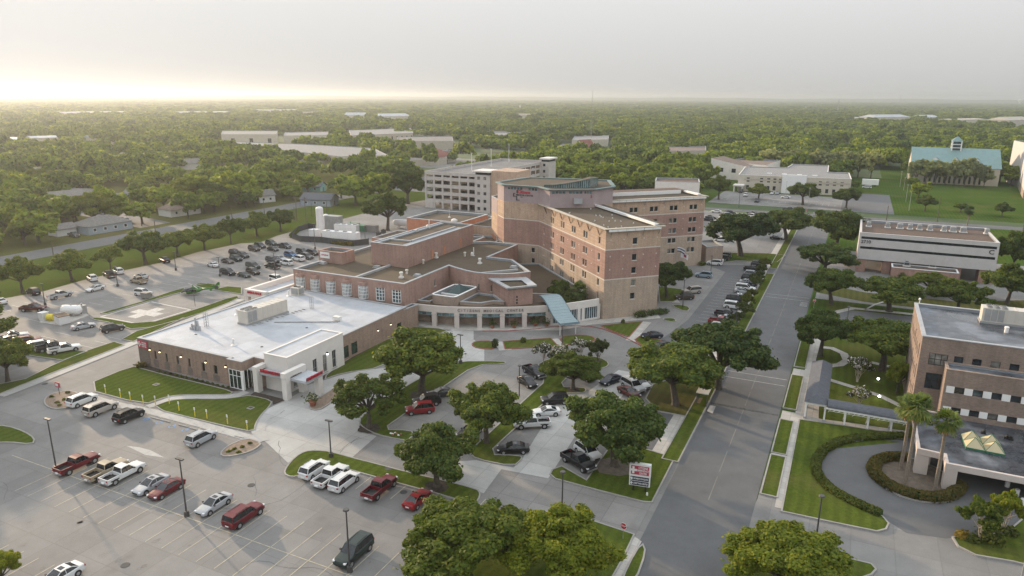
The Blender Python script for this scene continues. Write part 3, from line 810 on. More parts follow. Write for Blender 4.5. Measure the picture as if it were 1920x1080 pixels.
for k in range(16):
 x, y, a = r2.uniform(-100, -40), r2.uniform(34, 76), r2.uniform(0, 3.1)
 for j in range(r2.randrange(4, 11)):
  x2, y2 = x + 1.3 * math.cos(a), y + 1.3 * math.sin(a); line(mk, (x, y), (x2, y2), r2.uniform(.04, .1), .0262); x, y, a = x2, y2, a + r2.uniform(-.5, .5)
for k in range(14):
 x, y, a = r2.uniform(-16.5, -8), r2.uniform(70, 300), r2.choice((1.57, 1.5, .2))
 for j in range(r2.randrange(4, 14)):
  x2, y2 = x + 1.2 * math.cos(a), y + 1.2 * math.sin(a)
  if not -17 < x2 < -7: break
  line(mk, (x, y), (x2, y2), r2.uniform(.04, .09), .0282); x, y, a = x2, y2, a + r2.uniform(-.3, .3)
struct(mk.build('tar_seam', 'asphalt'))
sheet('concrete_patch', px((237, 836), (262, 839), (284, 845), (308, 858), (272, 853), (256, 845)), .0242, 'concrete_new')
# wheel stops
for i, (a, b) in enumerate([((283, 783), (318, 792)), ((335, 797), (352, 801)), ((356, 803), (373, 807)), ((440, 818), (457, 822))]):
 A, B = G(*a), G(*b); d = (B - A).normalized()
 mb = MB(); mb.obox((A + B) / 2, (d.x, d.y), (-d.y, d.x), (B - A).length / 2, 0.09, 0, 0.13)
 tag(mb.build('wheel_stop', 'kerb'), ['long concrete wheel stop beside the black car in the accessible stalls', 'concrete wheel stop in the middle of the empty accessible stalls', 'concrete wheel stop just left of the silver car under the lawn', 'concrete wheel stop right of the lone silver car'][i], 'wheel stop', 'wheel stops in front of the lawn')
# ================================================================== BUILDINGS
def ray(px_, py_): return (CF * F_PX + CR * (px_ - 960) - CU * (py_ - 540)).normalized()
def GY(px_, py_, Y):
 d = ray(px_, py_); t = Y / d.y
 return Vector((d.x * t, Y, CAM_H + d.z * t))
def facade(mb, A, B, z0, z1, mats_z, wins=(), depth=0.22, reveal=0):
 """wall A->B (outside on the right hand), split at bands, with real openings. mats_z: [(z_top, slot), ...] upwards"""
 A, B = Vector(A), Vector(B)
 d = (B - A); L = d.length; d.normalize(); n = Vector((d.y, -d.x))
 ss = sorted({0.0, L} | {w[0] for w in wins} | {w[1] for w in wins})
 zz = sorted({z0, z1} | {w[2] for w in wins} | {w[3] for w in wins} | {z for z, _ in mats_z if z0 < z < z1})
 P = lambda s_, z, o=0.0: (A.x + d.x * s_ - n.x * o, A.y + d.y * s_ - n.y * o, z)
 for i in range(len(ss) - 1):
  for j in range(len(zz) - 1):
   cs, cz = (ss[i] + ss[i + 1]) / 2, (zz[j] + zz[j + 1]) / 2
   if any(w[0] < cs < w[1] and w[2] < cz < w[3] for w in wins): continue
   m = next((mm for z, mm in mats_z if cz < z), mats_z[-1][1])
   mb.face([P(ss[i], zz[j]), P(ss[i + 1], zz[j]), P(ss[i + 1], zz[j + 1]), P(ss[i], zz[j + 1])], m)
 for w in wins:
  a, b, c, e = w[:4]
  for q in ([P(a, c), P(b, c), P(b, c, depth), P(a, c, depth)], [P(a, e, depth), P(b, e, depth), P(b, e), P(a, e)],
    [P(a, c), P(a, c, depth), P(a, e, depth), P(a, e)], [P(b, c, depth), P(b, c), P(b, e), P(b, e, depth)]):
   mb.face(q, reveal)
PANES = ['window_glass'] * 9 + ['window_blind', 'window_glass_blue', 'window_blind']
def window(parent, A, B, w, depth=0.22, frame='limestone', pane='window_glass', nx=1, nz=1, fw=0.07, sill=True, label=None, name='window', lit=None):
 """pane set back in its opening, frame bars and a sill: one mesh"""
 if pane == 'window_glass': pane = rnd.choice(PANES)
 A, B = Vector(A), Vector(B)
 d = (B - A).normalized(); n = Vector((d.y, -d.x))
 a, b, c, e = w[:4]
 mb = MB()
 P = lambda s_, z, o: (A.x + d.x * s_ - n.x * o, A.y + d.y * s_ - n.y * o, z)
 o = depth - 0.02
 mb.face([P(a, c, o), P(b, c, o), P(b, e, o), P(a, e, o)], 1)
 def bar(s0, s1, z0, z1, o0, o1):
  q = [P(s0, 0, o0)[:2], P(s1, 0, o0)[:2], P(s1, 0, o1)[:2], P(s0, 0, o1)[:2]]
  mb.prism(q, z0, z1, 0, 0, True)
 o0, o1 = depth - 0.10, depth - 0.025
 bar(a + .003, a + fw, c + .003, e - .003, o0, o1); bar(b - fw, b - .003, c + .003, e - .003, o0, o1)
 bar(a + fw, b - fw, c + .003, c + fw, o0, o1); bar(a + fw, b - fw, e - fw, e - .003, o0, o1)
 for k in range(1, nx):
  s_ = a + (b - a) * k / nx; bar(s_ - fw * .45, s_ + fw * .45, c + fw, e - fw, o0 + .01, o1)
 for k in range(1, nz):
  z = c + (e - c) * k / nz; bar(a + fw, b - fw, z - fw * .45, z + fw * .45, o0 + .015, o1)
 if sill: bar(a - .10, b + .10, c - .12, c - .004, -0.08, depth - .11)
 return mb.build(name, [frame, pane], parent, label=label)
def block(parent, poly, z0, z1, mats, mats_z, wins=None, deck='gravel_roof', coping='coping', par=0.55, th=0.35, over=0.06, ct=0.14, name='wall', roofname='roof', open_edges=()):
 """walls with bands and openings, roof deck sunk behind a parapet, coping on top"""
 if area2(poly) < 0: poly = poly[::-1]
 mb = MB(); n = len(poly)
 for k in range(n):
  if k in open_edges: continue
  facade(mb, poly[k], poly[(k + 1) % n], z0, z1 - ct, mats_z, (wins or {}).get(k, ()))
 w = mb.build(name, mats, parent)
 inner = offset(poly, -th)
 rb = MB()
 rb.face([(x, y, z1 - par) for x, y in inner], 0)
 for k in range(n):
  a, b = inner[k], inner[(k + 1) % n]
  rb.face([(*b, z1 - par), (*a, z1 - par), (*a, z1 - ct), (*b, z1 - ct)], 1)
 rb.build(roofname, [deck, 'parapet_metal'], parent)
 cb = MB(); o2, i2 = offset(poly, over), offset(poly, -th - 0.05)
 for k in range(n):
  a, b, c, d = i2[k], i2[(k + 1) % n], o2[(k + 1) % n], o2[k]
  cb.face([(*a, z1), (*d, z1), (*c, z1), (*b, z1)])
  cb.face([(*d, z1 - ct), (*c, z1 - ct), (*c, z1), (*d, z1)])
  cb.face([(*b, z1 - ct), (*a, z1 - ct), (*a, z1), (*b, z1)])
  cb.face([(*d, z1 - ct), (*a, z1 - ct), (*b, z1 - ct), (*c, z1 - ct)])
 cb.build('coping', coping, parent)
 return w
def pts2(O, *so): return [tuple(Vector(O) + LD * a + RD * b) for a, b in so]
LD, RD = Vector((-.70711, .70711)), Vector((.70711, .70711))
# ------------------------------------------------------------------ the hospital
H = thing('hospital', 'large stepped brick hospital with a banded tower, low roofs and curved entrance arcade', 'hospital', (-70, 165, 0))
BM = ['brick_grey', 'brick_mauve', 'brick_tan', 'limestone', 'stucco_core']
BZ = [(9.35, 0), (9.6, 3), (16.35, 1), (16.6, 3), (99, 2)]
ROWS = [18.2, 14.4, 11.3, 8.3, 5.1]
O = Vector((-48.9, 151.0)); TH = 21.4
tw = pts2(O, (0, 0), (0, 14.2), (40.8, 14.2), (40.8, 0))          # clockwise or not, block() sorts it out
if area2(tw) < 0: tw = tw[::-1]
def edge_of(poly, a, b):
 for k in range(len(poly)):
  if (Vector(poly[k]) - Vector(a)).length < .1 and (Vector(poly[(k + 1) % len(poly)]) - Vector(b)).length < .1: return k, False
  if (Vector(poly[k]) - Vector(b)).length < .1 and (Vector(poly[(k + 1) % len(poly)]) - Vector(a)).length < .1: return k, True
wR, wL = [], []
for z in ROWS: wR.append((6.9, 8.15, z - .8, z + .75))
for z in ROWS:
 for s_ in (3.2, 37.2): wL.append((s_ - .5, s_ + .5, z - .85, z + .8))
 for s_ in (10.8, 17.7, 24.6, 31.4):
  wL.append((s_ - 1.15, s_ - .2, z - .85, z + .8)); wL.append((s_ + .2, s_ + 1.15, z - .85, z + .8))
kR, rvR = edge_of(tw, O, O + RD * 14.2); kL, rvL = edge_of(tw, O + LD * 40.8, O)
LLEN = 40.8
wLf = [(LLEN - b, LLEN - a, c, d) for a, b, c, d in wL]
assert not rvR and not rvL
block(H, tw, 0, TH, BM, BZ, {kR: wR, kL: wLf}, par=0.35, coping='house_tan', over=0.75, ct=0.16)
for w in wR: window(H, tw[kR], tw[(kR + 1) % 4], w, nx=1, pane='window_blind' if abs(w[2] - 7.5) < .3 else 'window_glass', label='window with white blinds, second row from the ground' if abs(w[2] - 7.5) < .3 else None)
for w in wLf: window(H, tw[kL], tw[(kL + 1) % 4], w, nx=1)
def eave_kit(A, B, z, step, start, side=None):
 """white frieze panels under the eave and slanted dark brackets"""
 A, B = Vector(A), Vector(B); d = (B - A).normalized(); n = Vector((d.y, -d.x)); L = (B - A).length
 fb = MB(); k = 0.35
 while k + 2.2 < L:
  c = A + d * (k + 1.1) + n * 0.68
  fb.obox(c, d, n, 1.08, 0.03, z - .70, z - .17); k += 2.25
 if side: fb.build('frieze', side, H)
 k = start
 while k < L:
  bb = MB(); p = A + d * k
  for sg in ((-.35, .35) if side is None else (0,)):
   bb.tube((p.x + n.x * .05, p.y + n.y * .05, z - 2.0), (p.x + n.x * .72 + d.x * sg, p.y + n.y * .72 + d.y * sg, z - .16), .055, .055, 6)
  bb.build('eave_bracket', 'black_trim' if side is None else 'eave_green', H); k += step
eave_kit(tw[kR], tw[(kR + 1) % 4], TH, 4.1, 1.2, 'sign_white')
eave_kit(tw[kL], tw[(kL + 1) % 4], TH, 5.4, 5.2, None)
# raised rear parapet and its sloped metal gutter
mb = MB()
a, b = O + RD * 13.9 + LD * 0.2, O + RD * 13.9 + LD * 39
for s_, w_, z_, m_ in ((14.9, 1.0, 0.10, 1), (12.6, .12, .55, 0)):
 p = [O + RD * (s_ - w_) + LD * .3, O + RD * (s_ + w_) + LD * .3, O + RD * (s_ + w_) + LD * 35, O + RD * (s_ - w_) + LD * 35]
 mb.prism([tuple(q) for q in p], TH + .003, TH + z_, m_, m_)
p0, p1, p2, p3 = O + RD * 12.75 + LD * .4, O + RD * 13.9 + LD * .4, O + RD * 13.9 + LD * 35, O + RD * 12.75 + LD * 35
mb.face([(*p0, TH + .05), (*p1, TH + .32), (*p2, TH + .32), (*p3, TH + .05)], 2)
mb.build('gutter', ['sign_white', 'gravel_roof', 'metal_galv'], H)
for k in range(18):   # small round vents scattered on the gravel roofs
 mb = MB(); q = O + RD * rnd.uniform(1.5, 12) + LD * rnd.uniform(1.5, 30)
 mb.tube((*q, TH - .35), (*q, TH - .1), .16, .12, 6); mb.build('roof_vent', 'metal_white', H)
# round white medallions between the windows
def disc(A, d, s_, z):
 n = Vector((d.y, -d.x)); c = Vector(A) + d * s_
 mb = MB(); mb.tube((c.x - n.x * .02, c.y - n.y * .02, z), (c.x + n.x * .05, c.y + n.y * .05, z), .17, .15, 8); mb.build('medallion', 'limestone', H)
for z in (18.6, 14.8, 11.7):
 for s_ in (1.3, 4.6, 9.8, 13.2): disc(tw[kR], RD, s_, z + .1)
 for s_ in (7.0, 14.2, 21.1, 28): disc(tw[kL], -LD, LLEN - s_, z + .2)
# rear wing
B0 = Vector((-39.8, 217.9)); WL = 34.2
wg = [tuple(B0 - RD * WL), tuple(B0), tuple(B0 + LD * 16), tuple(B0 - RD * WL + LD * 16)]
wins = []
for z in ROWS:
 for s_ in (3.95, 10.75, 17.45, 24.2):
  wins.append((WL - s_ - 1.35, WL - s_ - .12, z - .75, z + .75)); wins.append((WL - s_ + .12, WL - s_ + 1.35, z - .75, z + .75))
block(H, wg, 0, TH, BM, BZ, {0: wins}, par=.35, coping='house_tan', over=.75, ct=.16)
for w in wins: window(H, wg[0], wg[1], w)
eave_kit(wg[0], wg[1], TH, 6.5, 7.0, 'sign_white')
mb = MB()
a, b = B0 - RD * 34 + LD * 9, B0 - RD * 3 + LD * 9
mb.obox((a + b) / 2, RD, LD, 15.5, .12, TH - .3, TH + .75, 0)
mb.obox(B0 - RD * 17 + LD * 12.8, RD, LD, 16.5, 3.4, TH - .2, TH + .55, 1)
mb.obox(B0 - RD * 1.2 + LD * 6, RD, LD, .5, 4.5, TH + .003, TH + .5, 0)
mb.build('roof_screen', ['sign_white', 'roof_gravel_red'], H)
for s_, z in ((7.3, 18.6), (14, 18.6), (20.8, 18.6), (1.2, 18.8), (7.3, 14.8), (1.2, 15), (7.3, 11.7), (1.2, 11.8)): disc(wg[0], RD, WL - s_, z)
# core with the sign
CT = 26.1
core = [(-93.0, 184.2), (-88.8, 179.8), (-77.9, 179.8), (-73.1, 175.8), (-62.6, 182.0), (-60.0, 190), (-66, 204), (-90, 200)]
CB = ['brick_grey', 'brick_mauve', 'brick_tan', 'limestone', 'stucco_core', 'brick_orange']
CZ = [(9.35, 0), (9.6, 3), (16.35, 1), (16.6, 3), (21.3, 2), (99, 4)]
wf = [(1.2 + .95 * k, 1.95 + .95 * k, 24.8, 25.5) for k in range(5)] + [(7.6 + .95 * k, 8.35 + .95 * k, 24.8, 25.5) for k in range(3)]
wf2 = [(.6 + .95 * k, 1.4 + .95 * k, 24.8, 25.5) for k in range(4)] + [(5.2 + .95 * k, 6.0 + .95 * k, 24.8, 25.5) for k in range(4)] + [(9.4 + .7 * k, 9.95 + .7 * k, 24.8, 25.5) for k in range(3)]
wlow = [(8.7, 9.8, z - .7, z + .75) for z in (8.0, 5.0)]
block(H, core, 0, CT, CB, CZ, {1: wf + wlow, 3: wf2}, par=.3, coping='eave_green', over=.7, ct=.22)
for w in wf: window(H, core[1], core[2], w, depth=.22, frame='eave_green', pane='window_teal', sill=False, fw=.05)
for w in wf2: window(H, core[3], core[4], w, depth=.22, frame='eave_green', pane='window_teal', sill=False, fw=.05)
for w in wlow: window(H, core[1], core[2], w)
# clerestory: low glazed band under a thin roof that sweeps up to the right
front = [(Vector((-77.2, 181.4)), 26.5), (Vector((-74, 181.1)), 26.7), (Vector((-71, 182.4)), 27.1), (Vector((-68, 184.4)), 27.7), (Vector((-65.6, 186.4)), 28.3), (Vector((-64.8, 191)), 28.2)]
gb = MB(); rb = MB()
for k in range(len(front) - 1):
 (a, za), (b, zb) = front[k], front[k + 1]
 d = (b - a).normalized(); n = Vector((d.y, -d.x)); L = (b - a).length
 gb.face([(*a, CT - .3), (*b, CT - .3), (*b, zb), (*a, za)], 1)
 m = max(2, int(L / .6))
 for j in range(m): gb.obox(a + d * (L * j / m) + n * .04, d, n, .035, .04, CT - .3, za + (zb - za) * j / m - .01, 0)
gb.build('clerestory', ['limestone', 'window_teal'], H)
bk = [Vector((-78.5, 186)), Vector((-75.5, 188)), Vector((-72.5, 190)), Vector((-70, 192)), Vector((-68.5, 194)), Vector((-67, 195))]
for k in range(len(front) - 1):
 q = []
 for i in (k, k + 1):
  p, z = front[i]; o_ = (p - bk[i]).normalized() * .45
  q.append(((*(p + o_), z + .05), (*bk[i], z - .35)))
 rb.face([q[0][0], q[1][0], q[1][1], q[0][1]], 1)
 rb.face([(*e[:2], e[2] - .2) for e in (q[0][1], q[1][1], q[1][0], q[0][0])], 0)
 lo0, lo1 = (*q[0][0][:2], q[0][0][2] - .2), (*q[1][0][:2], q[1][0][2] - .2); rb.face([lo0, lo1, q[1][0], q[0][0]], 0)
 rb.face([(*q[1][1][:2], CT - .3), (*q[0][1][:2], CT - .3), q[0][1], q[1][1]], 0)
rb.build('clerestory_roof', ['eave_green', 'gravel_roof'], H)
# door, hood, floor number and stair hut on the core
d34 = (Vector(core[4]) - Vector(core[3])).normalized(); n34 = Vector((d34.y, -d34.x))
mb = MB(); q = Vector(core[3]) + d34 * 7.6 + n34 * .5
mb.obox(q, d34, n34, 1.15, .5, 22.2, 23.6)
mb.build('hood', 'metal_galv', H)
mb = MB(); q = Vector(core[3]) + d34 * 5.2 + n34 * .03
mb.obox(q, d34, n34, .95, .03, 20.4, 22.2); mb.build('door', 'stucco_core', H)
q = Vector(core[3]) + d34 * 11.3 + n34 * .06
place_text('floor_number', text_mesh('5', 1.1, .04, .02, 'letter_crimson'), (q.x, q.y, 24.0), (d34.x, d34.y, 0), H)
# sign on the front of the core
YS = 179.8 - .06
def sgn(x, y): return GY(760 + x / 6, 270 + y / 6, YS)
pc = sgn(1335, 547); w = (sgn(1405, 540) - sgn(1265, 540)).x
place_text('sign_lettering', text_mesh('Citizens', 1.15, .05, .035, 'letter_red', w), (pc.x, YS, pc.z + .1), (1, 0, 0), H)
pc = sgn(1340, 578); w = (sgn(1437, 578) - sgn(1243, 578)).x
place_text('sign_lettering', text_mesh('MEDICAL CENTER', .62, .05, .01, 'letter_dark', w), (pc.x, YS, pc.z), (1, 0, 0), H)
mb = MB()
def seg(x0, y0, x1, y1):
 a, b = sgn(x0, y0), sgn(x1, y1)
 mb.box(min(a.x, b.x), max(a.x, b.x), YS - .06, YS + .05, min(a.z, b.z), max(a.z, b.z))
for s_ in ((1252, 517, 1263, 556), (1213, 551, 1224, 592), (1213, 582, 1256, 592), (1247, 590, 1257, 634), (1247, 625, 1285, 635), (1224, 551, 1236, 558), (1263, 517, 1270, 524)): seg(*s_)
mb.build('sign_logo', 'letter_dark', H)
pc = sgn(1307, 597)
mb = MB(); mb.box(pc.x - .35, pc.x + .35, YS - .05, YS + .05, pc.z - .08, pc.z + .08); mb.build('sign_logo', 'letter_dark', H)
# left flank block beside the core (tan and orange) and roof hut behind
block(H, [(-98, 190), (-93.2, 184.5), (-89.9, 200), (-96, 206)], 0, 21.0, CB, [(9.6, 5), (16.6, 2), (99, 4)], None, par=.3)
# low wings
A_poly = [(-118.4, 126.0), (-86.7, 126.0), (-86.9, 145.7), (-84.2, 144.4), (-81.2, 143.2), (-78.4, 142.5), (-75.2, 142.6), (-71.9, 143.7), (-69.0, 145.8), (-66.5, 149.0), (-76.0, 158.8), (-82.8, 158.9), (-82.8, 176.5), (-92.0, 177.0), (-96.0, 174.0), (-96.0, 182), (-118.4, 176)]
AB = ['brick_red', 'brick_red', 'brick_tan']
wa = []; bays = [2.1, 6.55, 11.2, 15.85, 20.5, 25.2, 29.6]
wside = [(12.6, 13.5, 6.4, 8.0)]
wcurve = [(.9, 1.25, 5.9, 7.4), (1.9, 2.25, 5.9, 7.4)]
block(H, A_poly, 0, 10.0, ['brick_red'], [(99, 0)], {1: wside, 3: [(1.2, 1.55, 5.6, 7.2)], 4: [(.8, 1.15, 5.6, 7.2), (2.3, 2.65, 5.6, 7.2)], 5: [(1.2, 1.55, 5.6, 7.2)], 6: [(1.2, 1.55, 5.6, 7.2)]}, par=.6, th=.5)
for k, ws in {1: wside, 3: [(1.2, 1.55, 5.6, 7.2)], 4: [(.8, 1.15, 5.6, 7.2), (2.3, 2.65, 5.6, 7.2)], 5: [(1.2, 1.55, 5.6, 7.2)], 6: [(1.2, 1.55, 5.6, 7.2)]}.items():
 for w in ws: window(H, A_poly[k], A_poly[k + 1], w, fw=.05)
# bay windows over the white roof
for k, s_ in enumerate(bays):
 x = -118.4 + s_
 mb = MB(); h0, h1 = 5.35, 8.35
 if k < 5:
  ring = [(x - 1.05, 126.0), (x - .85, 125.35), (x - .3, 125.1), (x + .35, 125.1), (x + .95, 125.35), (x + 1.25, 126.0)]
 else:
  ring = [(x - .85, 126.0), (x - .85, 125.6), (x + .75, 125.6), (x + 1.1, 126.0)]
 mb.prism(ring, h1, h1 + .75, 0, 0, True)
 mb.prism(ring, h0, h0 + .12, 1, 1)
 for j in range(len(ring) - 1):
  a, b = Vector(ring[j]), Vector(ring[j + 1]); d = (b - a).normalized(); n = Vector((d.y, -d.x))
  ia, ib = a - n * .05, b - n * .05
  mb.face([(*ia, h0 + .12), (*ib, h0 + .12), (*ib, h1), (*ia, h1)], 2)
  for z in (h0 + .12, h0 + .95, h0 + 1.75, h0 + 2.5):
   mb.obox((a + b) / 2, d, n, (b - a).length / 2, .05, z, z + .1, 1)
  for f in ((0, .5, 1) if (b - a).length > .62 else (0, 1)):
   mb.obox(a + d * (b - a).length * f, d, n, .06, .055, h0 + .12, h1, 1)
 mb.build('bay_window', ['brick_red', 'sign_white', 'window_glass_blue'], H)
# divider parapets on the low roof
mb = MB()
for a, b, w_ in (((-100.5, 126.6), (-100.5, 140.2), .3), ((-118, 159), (-106.2, 160), .25)):
 a, b = Vector(a), Vector(b); d = (b - a).normalized()
 mb.obox((a + b) / 2, d, Vector((-d.y, d.x)), (b - a).length / 2, w_, 9.42, 9.92)
a, b = Vector((-76.6, 143.4)), Vector((-70.5, 150.5)); d = (b - a).normalized()
mb.obox((a + b) / 2, d, Vector((-d.y, d.x)), (b - a).length / 2, .25, 9.42, 9.9)
mb.build('roof_divider', 'coping', H)
block(H, [(-106.2, 140.5), (-95.6, 140.5), (-95.6, 174.0), (-106.2, 174.0)], 9.43, 15.0, ['brick_red'], [(99, 0)], None, par=.5, th=.45)
mb = MB()
mb.box(-105.6, -98.6, 146.6, 147.1, 14.53, 14.9); mb.box(-98.9, -98.4, 147.2, 169, 14.53, 14.95); mb.box(-98.2, -96.2, 141.2, 170, 14.53, 14.62, 1); mb.box(-105.6, -104.6, 141.2, 173, 14.53, 14.85, 1)
mb.build('roof_divider', ['coping', 'parapet_metal'], H)
for y, z0 in ((151.5, 9.5), (157.5, 9.5), (166, 10.0)):
 mb = MB(); mb.box(-95.60, -95.55, y, y + 1.3, z0, z0 + 2.3); mb.build('door', 'brick_orange', H)
block(H, [(-119.5, 136.5), (-112.0, 136.5), (-112.0, 141.3), (-119.5, 141.3)], 9.43, 12.4, ['brick_red'], [(99, 0)], None, par=.6, th=.5, coping='brick_red')
mb = MB(); mb.box(-118.9, -116.0, 136.40, 136.49, 10.55, 12.1); mb.build('sign_panel', 'sign_white', H)
place_text('sign_lettering', text_mesh('CITIZENS', .46, .02, .01, 'letter_red', 2.3), (-117.45, 136.38, 11.35), (1, 0, 0), H)
block(H, [(-125.5, 185.0), (-106.0, 185.0), (-106.0, 203.0), (-125.5, 203.0)], 0, 13.0, ['brick_orange'], [(99, 0)], None, par=.8, th=.6)
block(H, [(-105.9, 190.5), (-98.2, 190.5), (-98.2, 205), (-105.9, 205)], 0, 11.4, ['brick_orange', 'brick_tan'], [(99, 1)], None, par=.4)
block(H, [(-104, 178.5), (-92.2, 178.5), (-93.2, 189.8), (-104, 189.8)], 0, 8.8, ['brick_brown'], [(99, 0)], None, par=.5)
block(H, [(-91.9, 177.2), (-83.2, 176.8), (-84.5, 179.6), (-89, 179.6), (-92, 183)], 0, 8.0, ['brick_brown'], [(99, 0)], None, par=.4)
block(H, [(-140, 186), (-126, 186), (-126, 204), (-140, 200)], 0, 5.2, ['brick_orange'], [(99, 0)], None, par=.4)
# roofs between the tower and the front
low = [(-66.3, 149.2), (-58.0, 152.2), (-55.6, 157.4), (-77.4, 179.2), (-82.3, 176.2), (-82.5, 159.4), (-75.9, 159.2)]
block(H, low, 0, 4.6, ['brick_brown'], [(99, 0)], None, par=.35)
# square entrance pavilion with a broad metal cornice
T = [(-66.6, 137.3), (-62.6, 141.6), (-67.0, 146.4), (-73.0, 142.3)]
block(H, T, 0, 8.6, ['brick_red'], [(99, 0)], None, par=.2, over=.05)
mb = MB(); o_, i_ = offset(T, .75), offset(T, -.9)
for k in range(4):
 a, b, c, d = i_[k], i_[(k + 1) % 4], o_[(k + 1) % 4], o_[k]
 mb.face([(*a, 8.72), (*d, 9.05), (*c, 9.05), (*b, 8.72)]); mb.face([(*d, 8.75), (*c, 8.75), (*c, 9.05), (*d, 9.05)])
 mb.face([(*a, 8.70), (*b, 8.70), (*c, 8.75), (*d, 8.75)])
mb.build('cornice', 'metal_galv', H)
p = Vector(T[0]) * .45 + Vector(T[1]) * .55; d = (Vector(T[1]) - Vector(T[0])).normalized(); n = Vector((d.y, -d.x))
for z in (4.9, 5.6, 6.3):
 mb = MB(); mb.obox(p + d * -1.2 + n * .02, d, n, .16, .03, z, z + .42); mb.build('window', 'window_glass', H)
# round-cornered skylight block
sk0 = [(-83.4, 131.6), (-77.2, 131.8), (-77.0, 142.2), (-83.2, 142.0)]
sk = []
for k in range(4):   # rounded corners
 a, b, c = Vector(sk0[k - 1]), Vector(sk0[k]), Vector(sk0[(k + 1) % 4]); u_, v_ = (a - b).normalized() * 1.0, (c - b).normalized() * 1.0
 for t_ in (0, .25, .5, .75, 1): sk.append(tuple(b + u_ * (1 - t_) ** 2 + v_ * t_ ** 2))
block(H, sk, 0, 6.7, ['brick_brown'], [(99, 0)], None, par=.9, th=.3, coping='sign_white')
mb = MB(); x0_, x1_, y0_, y1_ = -82.0, -77.9, 135.6, 141.2
ap = (-79.9, 138.4, 7.9)
c4 = [(x0_, y0_, 6.0), (x1_, y0_, 6.0), (x1_, y1_, 6.0), (x0_, y1_, 6.0)]
for k in range(4): mb.face([c4[k], c4[(k + 1) % 4], ap])
mb.build('skylight', 'teal_glassroof', H)
mb = MB(); mb.box(-82.9, -78, 135.2, 135.45, 5.81, 6.2); mb.build('roof_divider', 'sign_white', H)
block(H, [(-76.9, 133.4), (-72.2, 134.6), (-70.4, 137.4), (-68.0, 138.0), (-72.8, 142.2), (-76.9, 142)], 0, 5.3, ['brick_brown'], [(99, 0)], None, par=.5)
block(H, [(-86.6, 131.0), (-83.6, 131.4), (-83.4, 142), (-86.6, 142)], 0, 5.0, ['brick_brown'], [(99, 0)], None, par=.3)
block(H, [(-86.6, 125.0), (-85.2, 123.3), (-84.6, 128.0), (-86.5, 128.4)], 0, 5.0, ['brick_er'], [(99, 0)], None, par=.3)
# curved entrance arcade
pil = [Vector(p) for p in ((-86.3, 128.6), (-81.2, 129.3), (-76.2, 130.7), (-71.5, 132.7), (-67.0, 135.0), (-62.8, 137.7), (-58.4, 140.9))]
ext = [Vector(p) for p in ((-55.4, 143.9), (-52.5, 147.6), (-49.9, 151.2))]
mb = MB(); HA, HO = 4.78, 3.3
def curve(P, m=6):
 q = []
 for k in range(len(P) - 1):
  p0, p1, p2, p3 = P[max(k - 1, 0)], P[k], P[k + 1], P[min(k + 2, len(P) - 1)]
  for j in range(m):
   t_ = j / m
   q.append(.5 * ((2 * p1) + (p2 - p0) * t_ + (2 * p0 - 5 * p1 + 4 * p2 - p3) * t_ ** 2 + (3 * p1 - p0 - 3 * p2 + p3) * t_ ** 3))
 return q + [P[-1]]
arcp = curve(pil)
def strip(mb, P, z0, z1, t0, t1, m=0):
 for k in range(len(P) - 1):
  a, b = P[k], P[k + 1]; d = (b - a).normalized(); n = Vector((d.y, -d.x))
  mb.prism([tuple(a - n * t1), tuple(b - n * t1), tuple(b - n * t0), tuple(a - n * t0)][::-1], z0, z1, m, m, True)
strip(mb, arcp, HO, HA, 0.0, .5)
mb.build('arcade_fascia', 'stucco_arcade', H)
for k, p in enumerate(pil):
 a, b = pil[max(k - 1, 0)], pil[min(k + 1, 6)]
 d = (b - a).normalized(); n = Vector((d.y, -d.x))
 mb = MB(); mb.obox(p - n * .22, d, n, .52, .36, 0.0, HO - .003); mb.obox(p - n * .20, d, n, .6, .42, HO - .5, HO - .25)
 mb.build('pillar', 'stucco_arcade', H)
mb = MB(); strip(mb, arcp, 2.5, HO - .01, .30, .36, 1); strip(mb, arcp, 2.44, 2.50, .27, .39, 0)
for k in range(0, len(arcp) - 1, 2):
 a, b = arcp[k], arcp[k + 1]; d = (b - a).normalized(); n = Vector((d.y, -d.x))
 mb.obox(a - n * .33, d, n, .04, .06, 2.5, HO - .012, 0)
mb.build('transom', ['hvac_grey', 'window_teal'], H)
back = [p + Vector((-.35, 1)).normalized() * 4.2 for p in arcp]
mb = MB()
for k in range(len(arcp) - 1):
 a, b, c, d = arcp[k], arcp[k + 1], back[k + 1], back[k]
 mb.face([(*a, 4.5), (*b, 4.5), (*c, 4.5), (*d, 4.5)], 0)
 mb.face([(*d, 3.4), (*c, 3.4), (*b, 3.4), (*a, 3.4)], 0)
 mb.face([(*d, 0), (*c, 0), (*c, 4.6), (*d, 4.6)], 1)
mb.build('arcade_roof', ['gravel_roof', 'brick_brown'], H)
for k in (9, 12, 15, 21, 25, 30):
 a, b = back[k], back[k + 2]; d = (b - a).normalized(); n = Vector((d.y, -d.x))
 mb = MB(); mb.obox((a + b) / 2 + n * .06, d, n, (b - a).length / 2, .05, .3, 2.6, 0); mb.build('window', 'storefront', H)
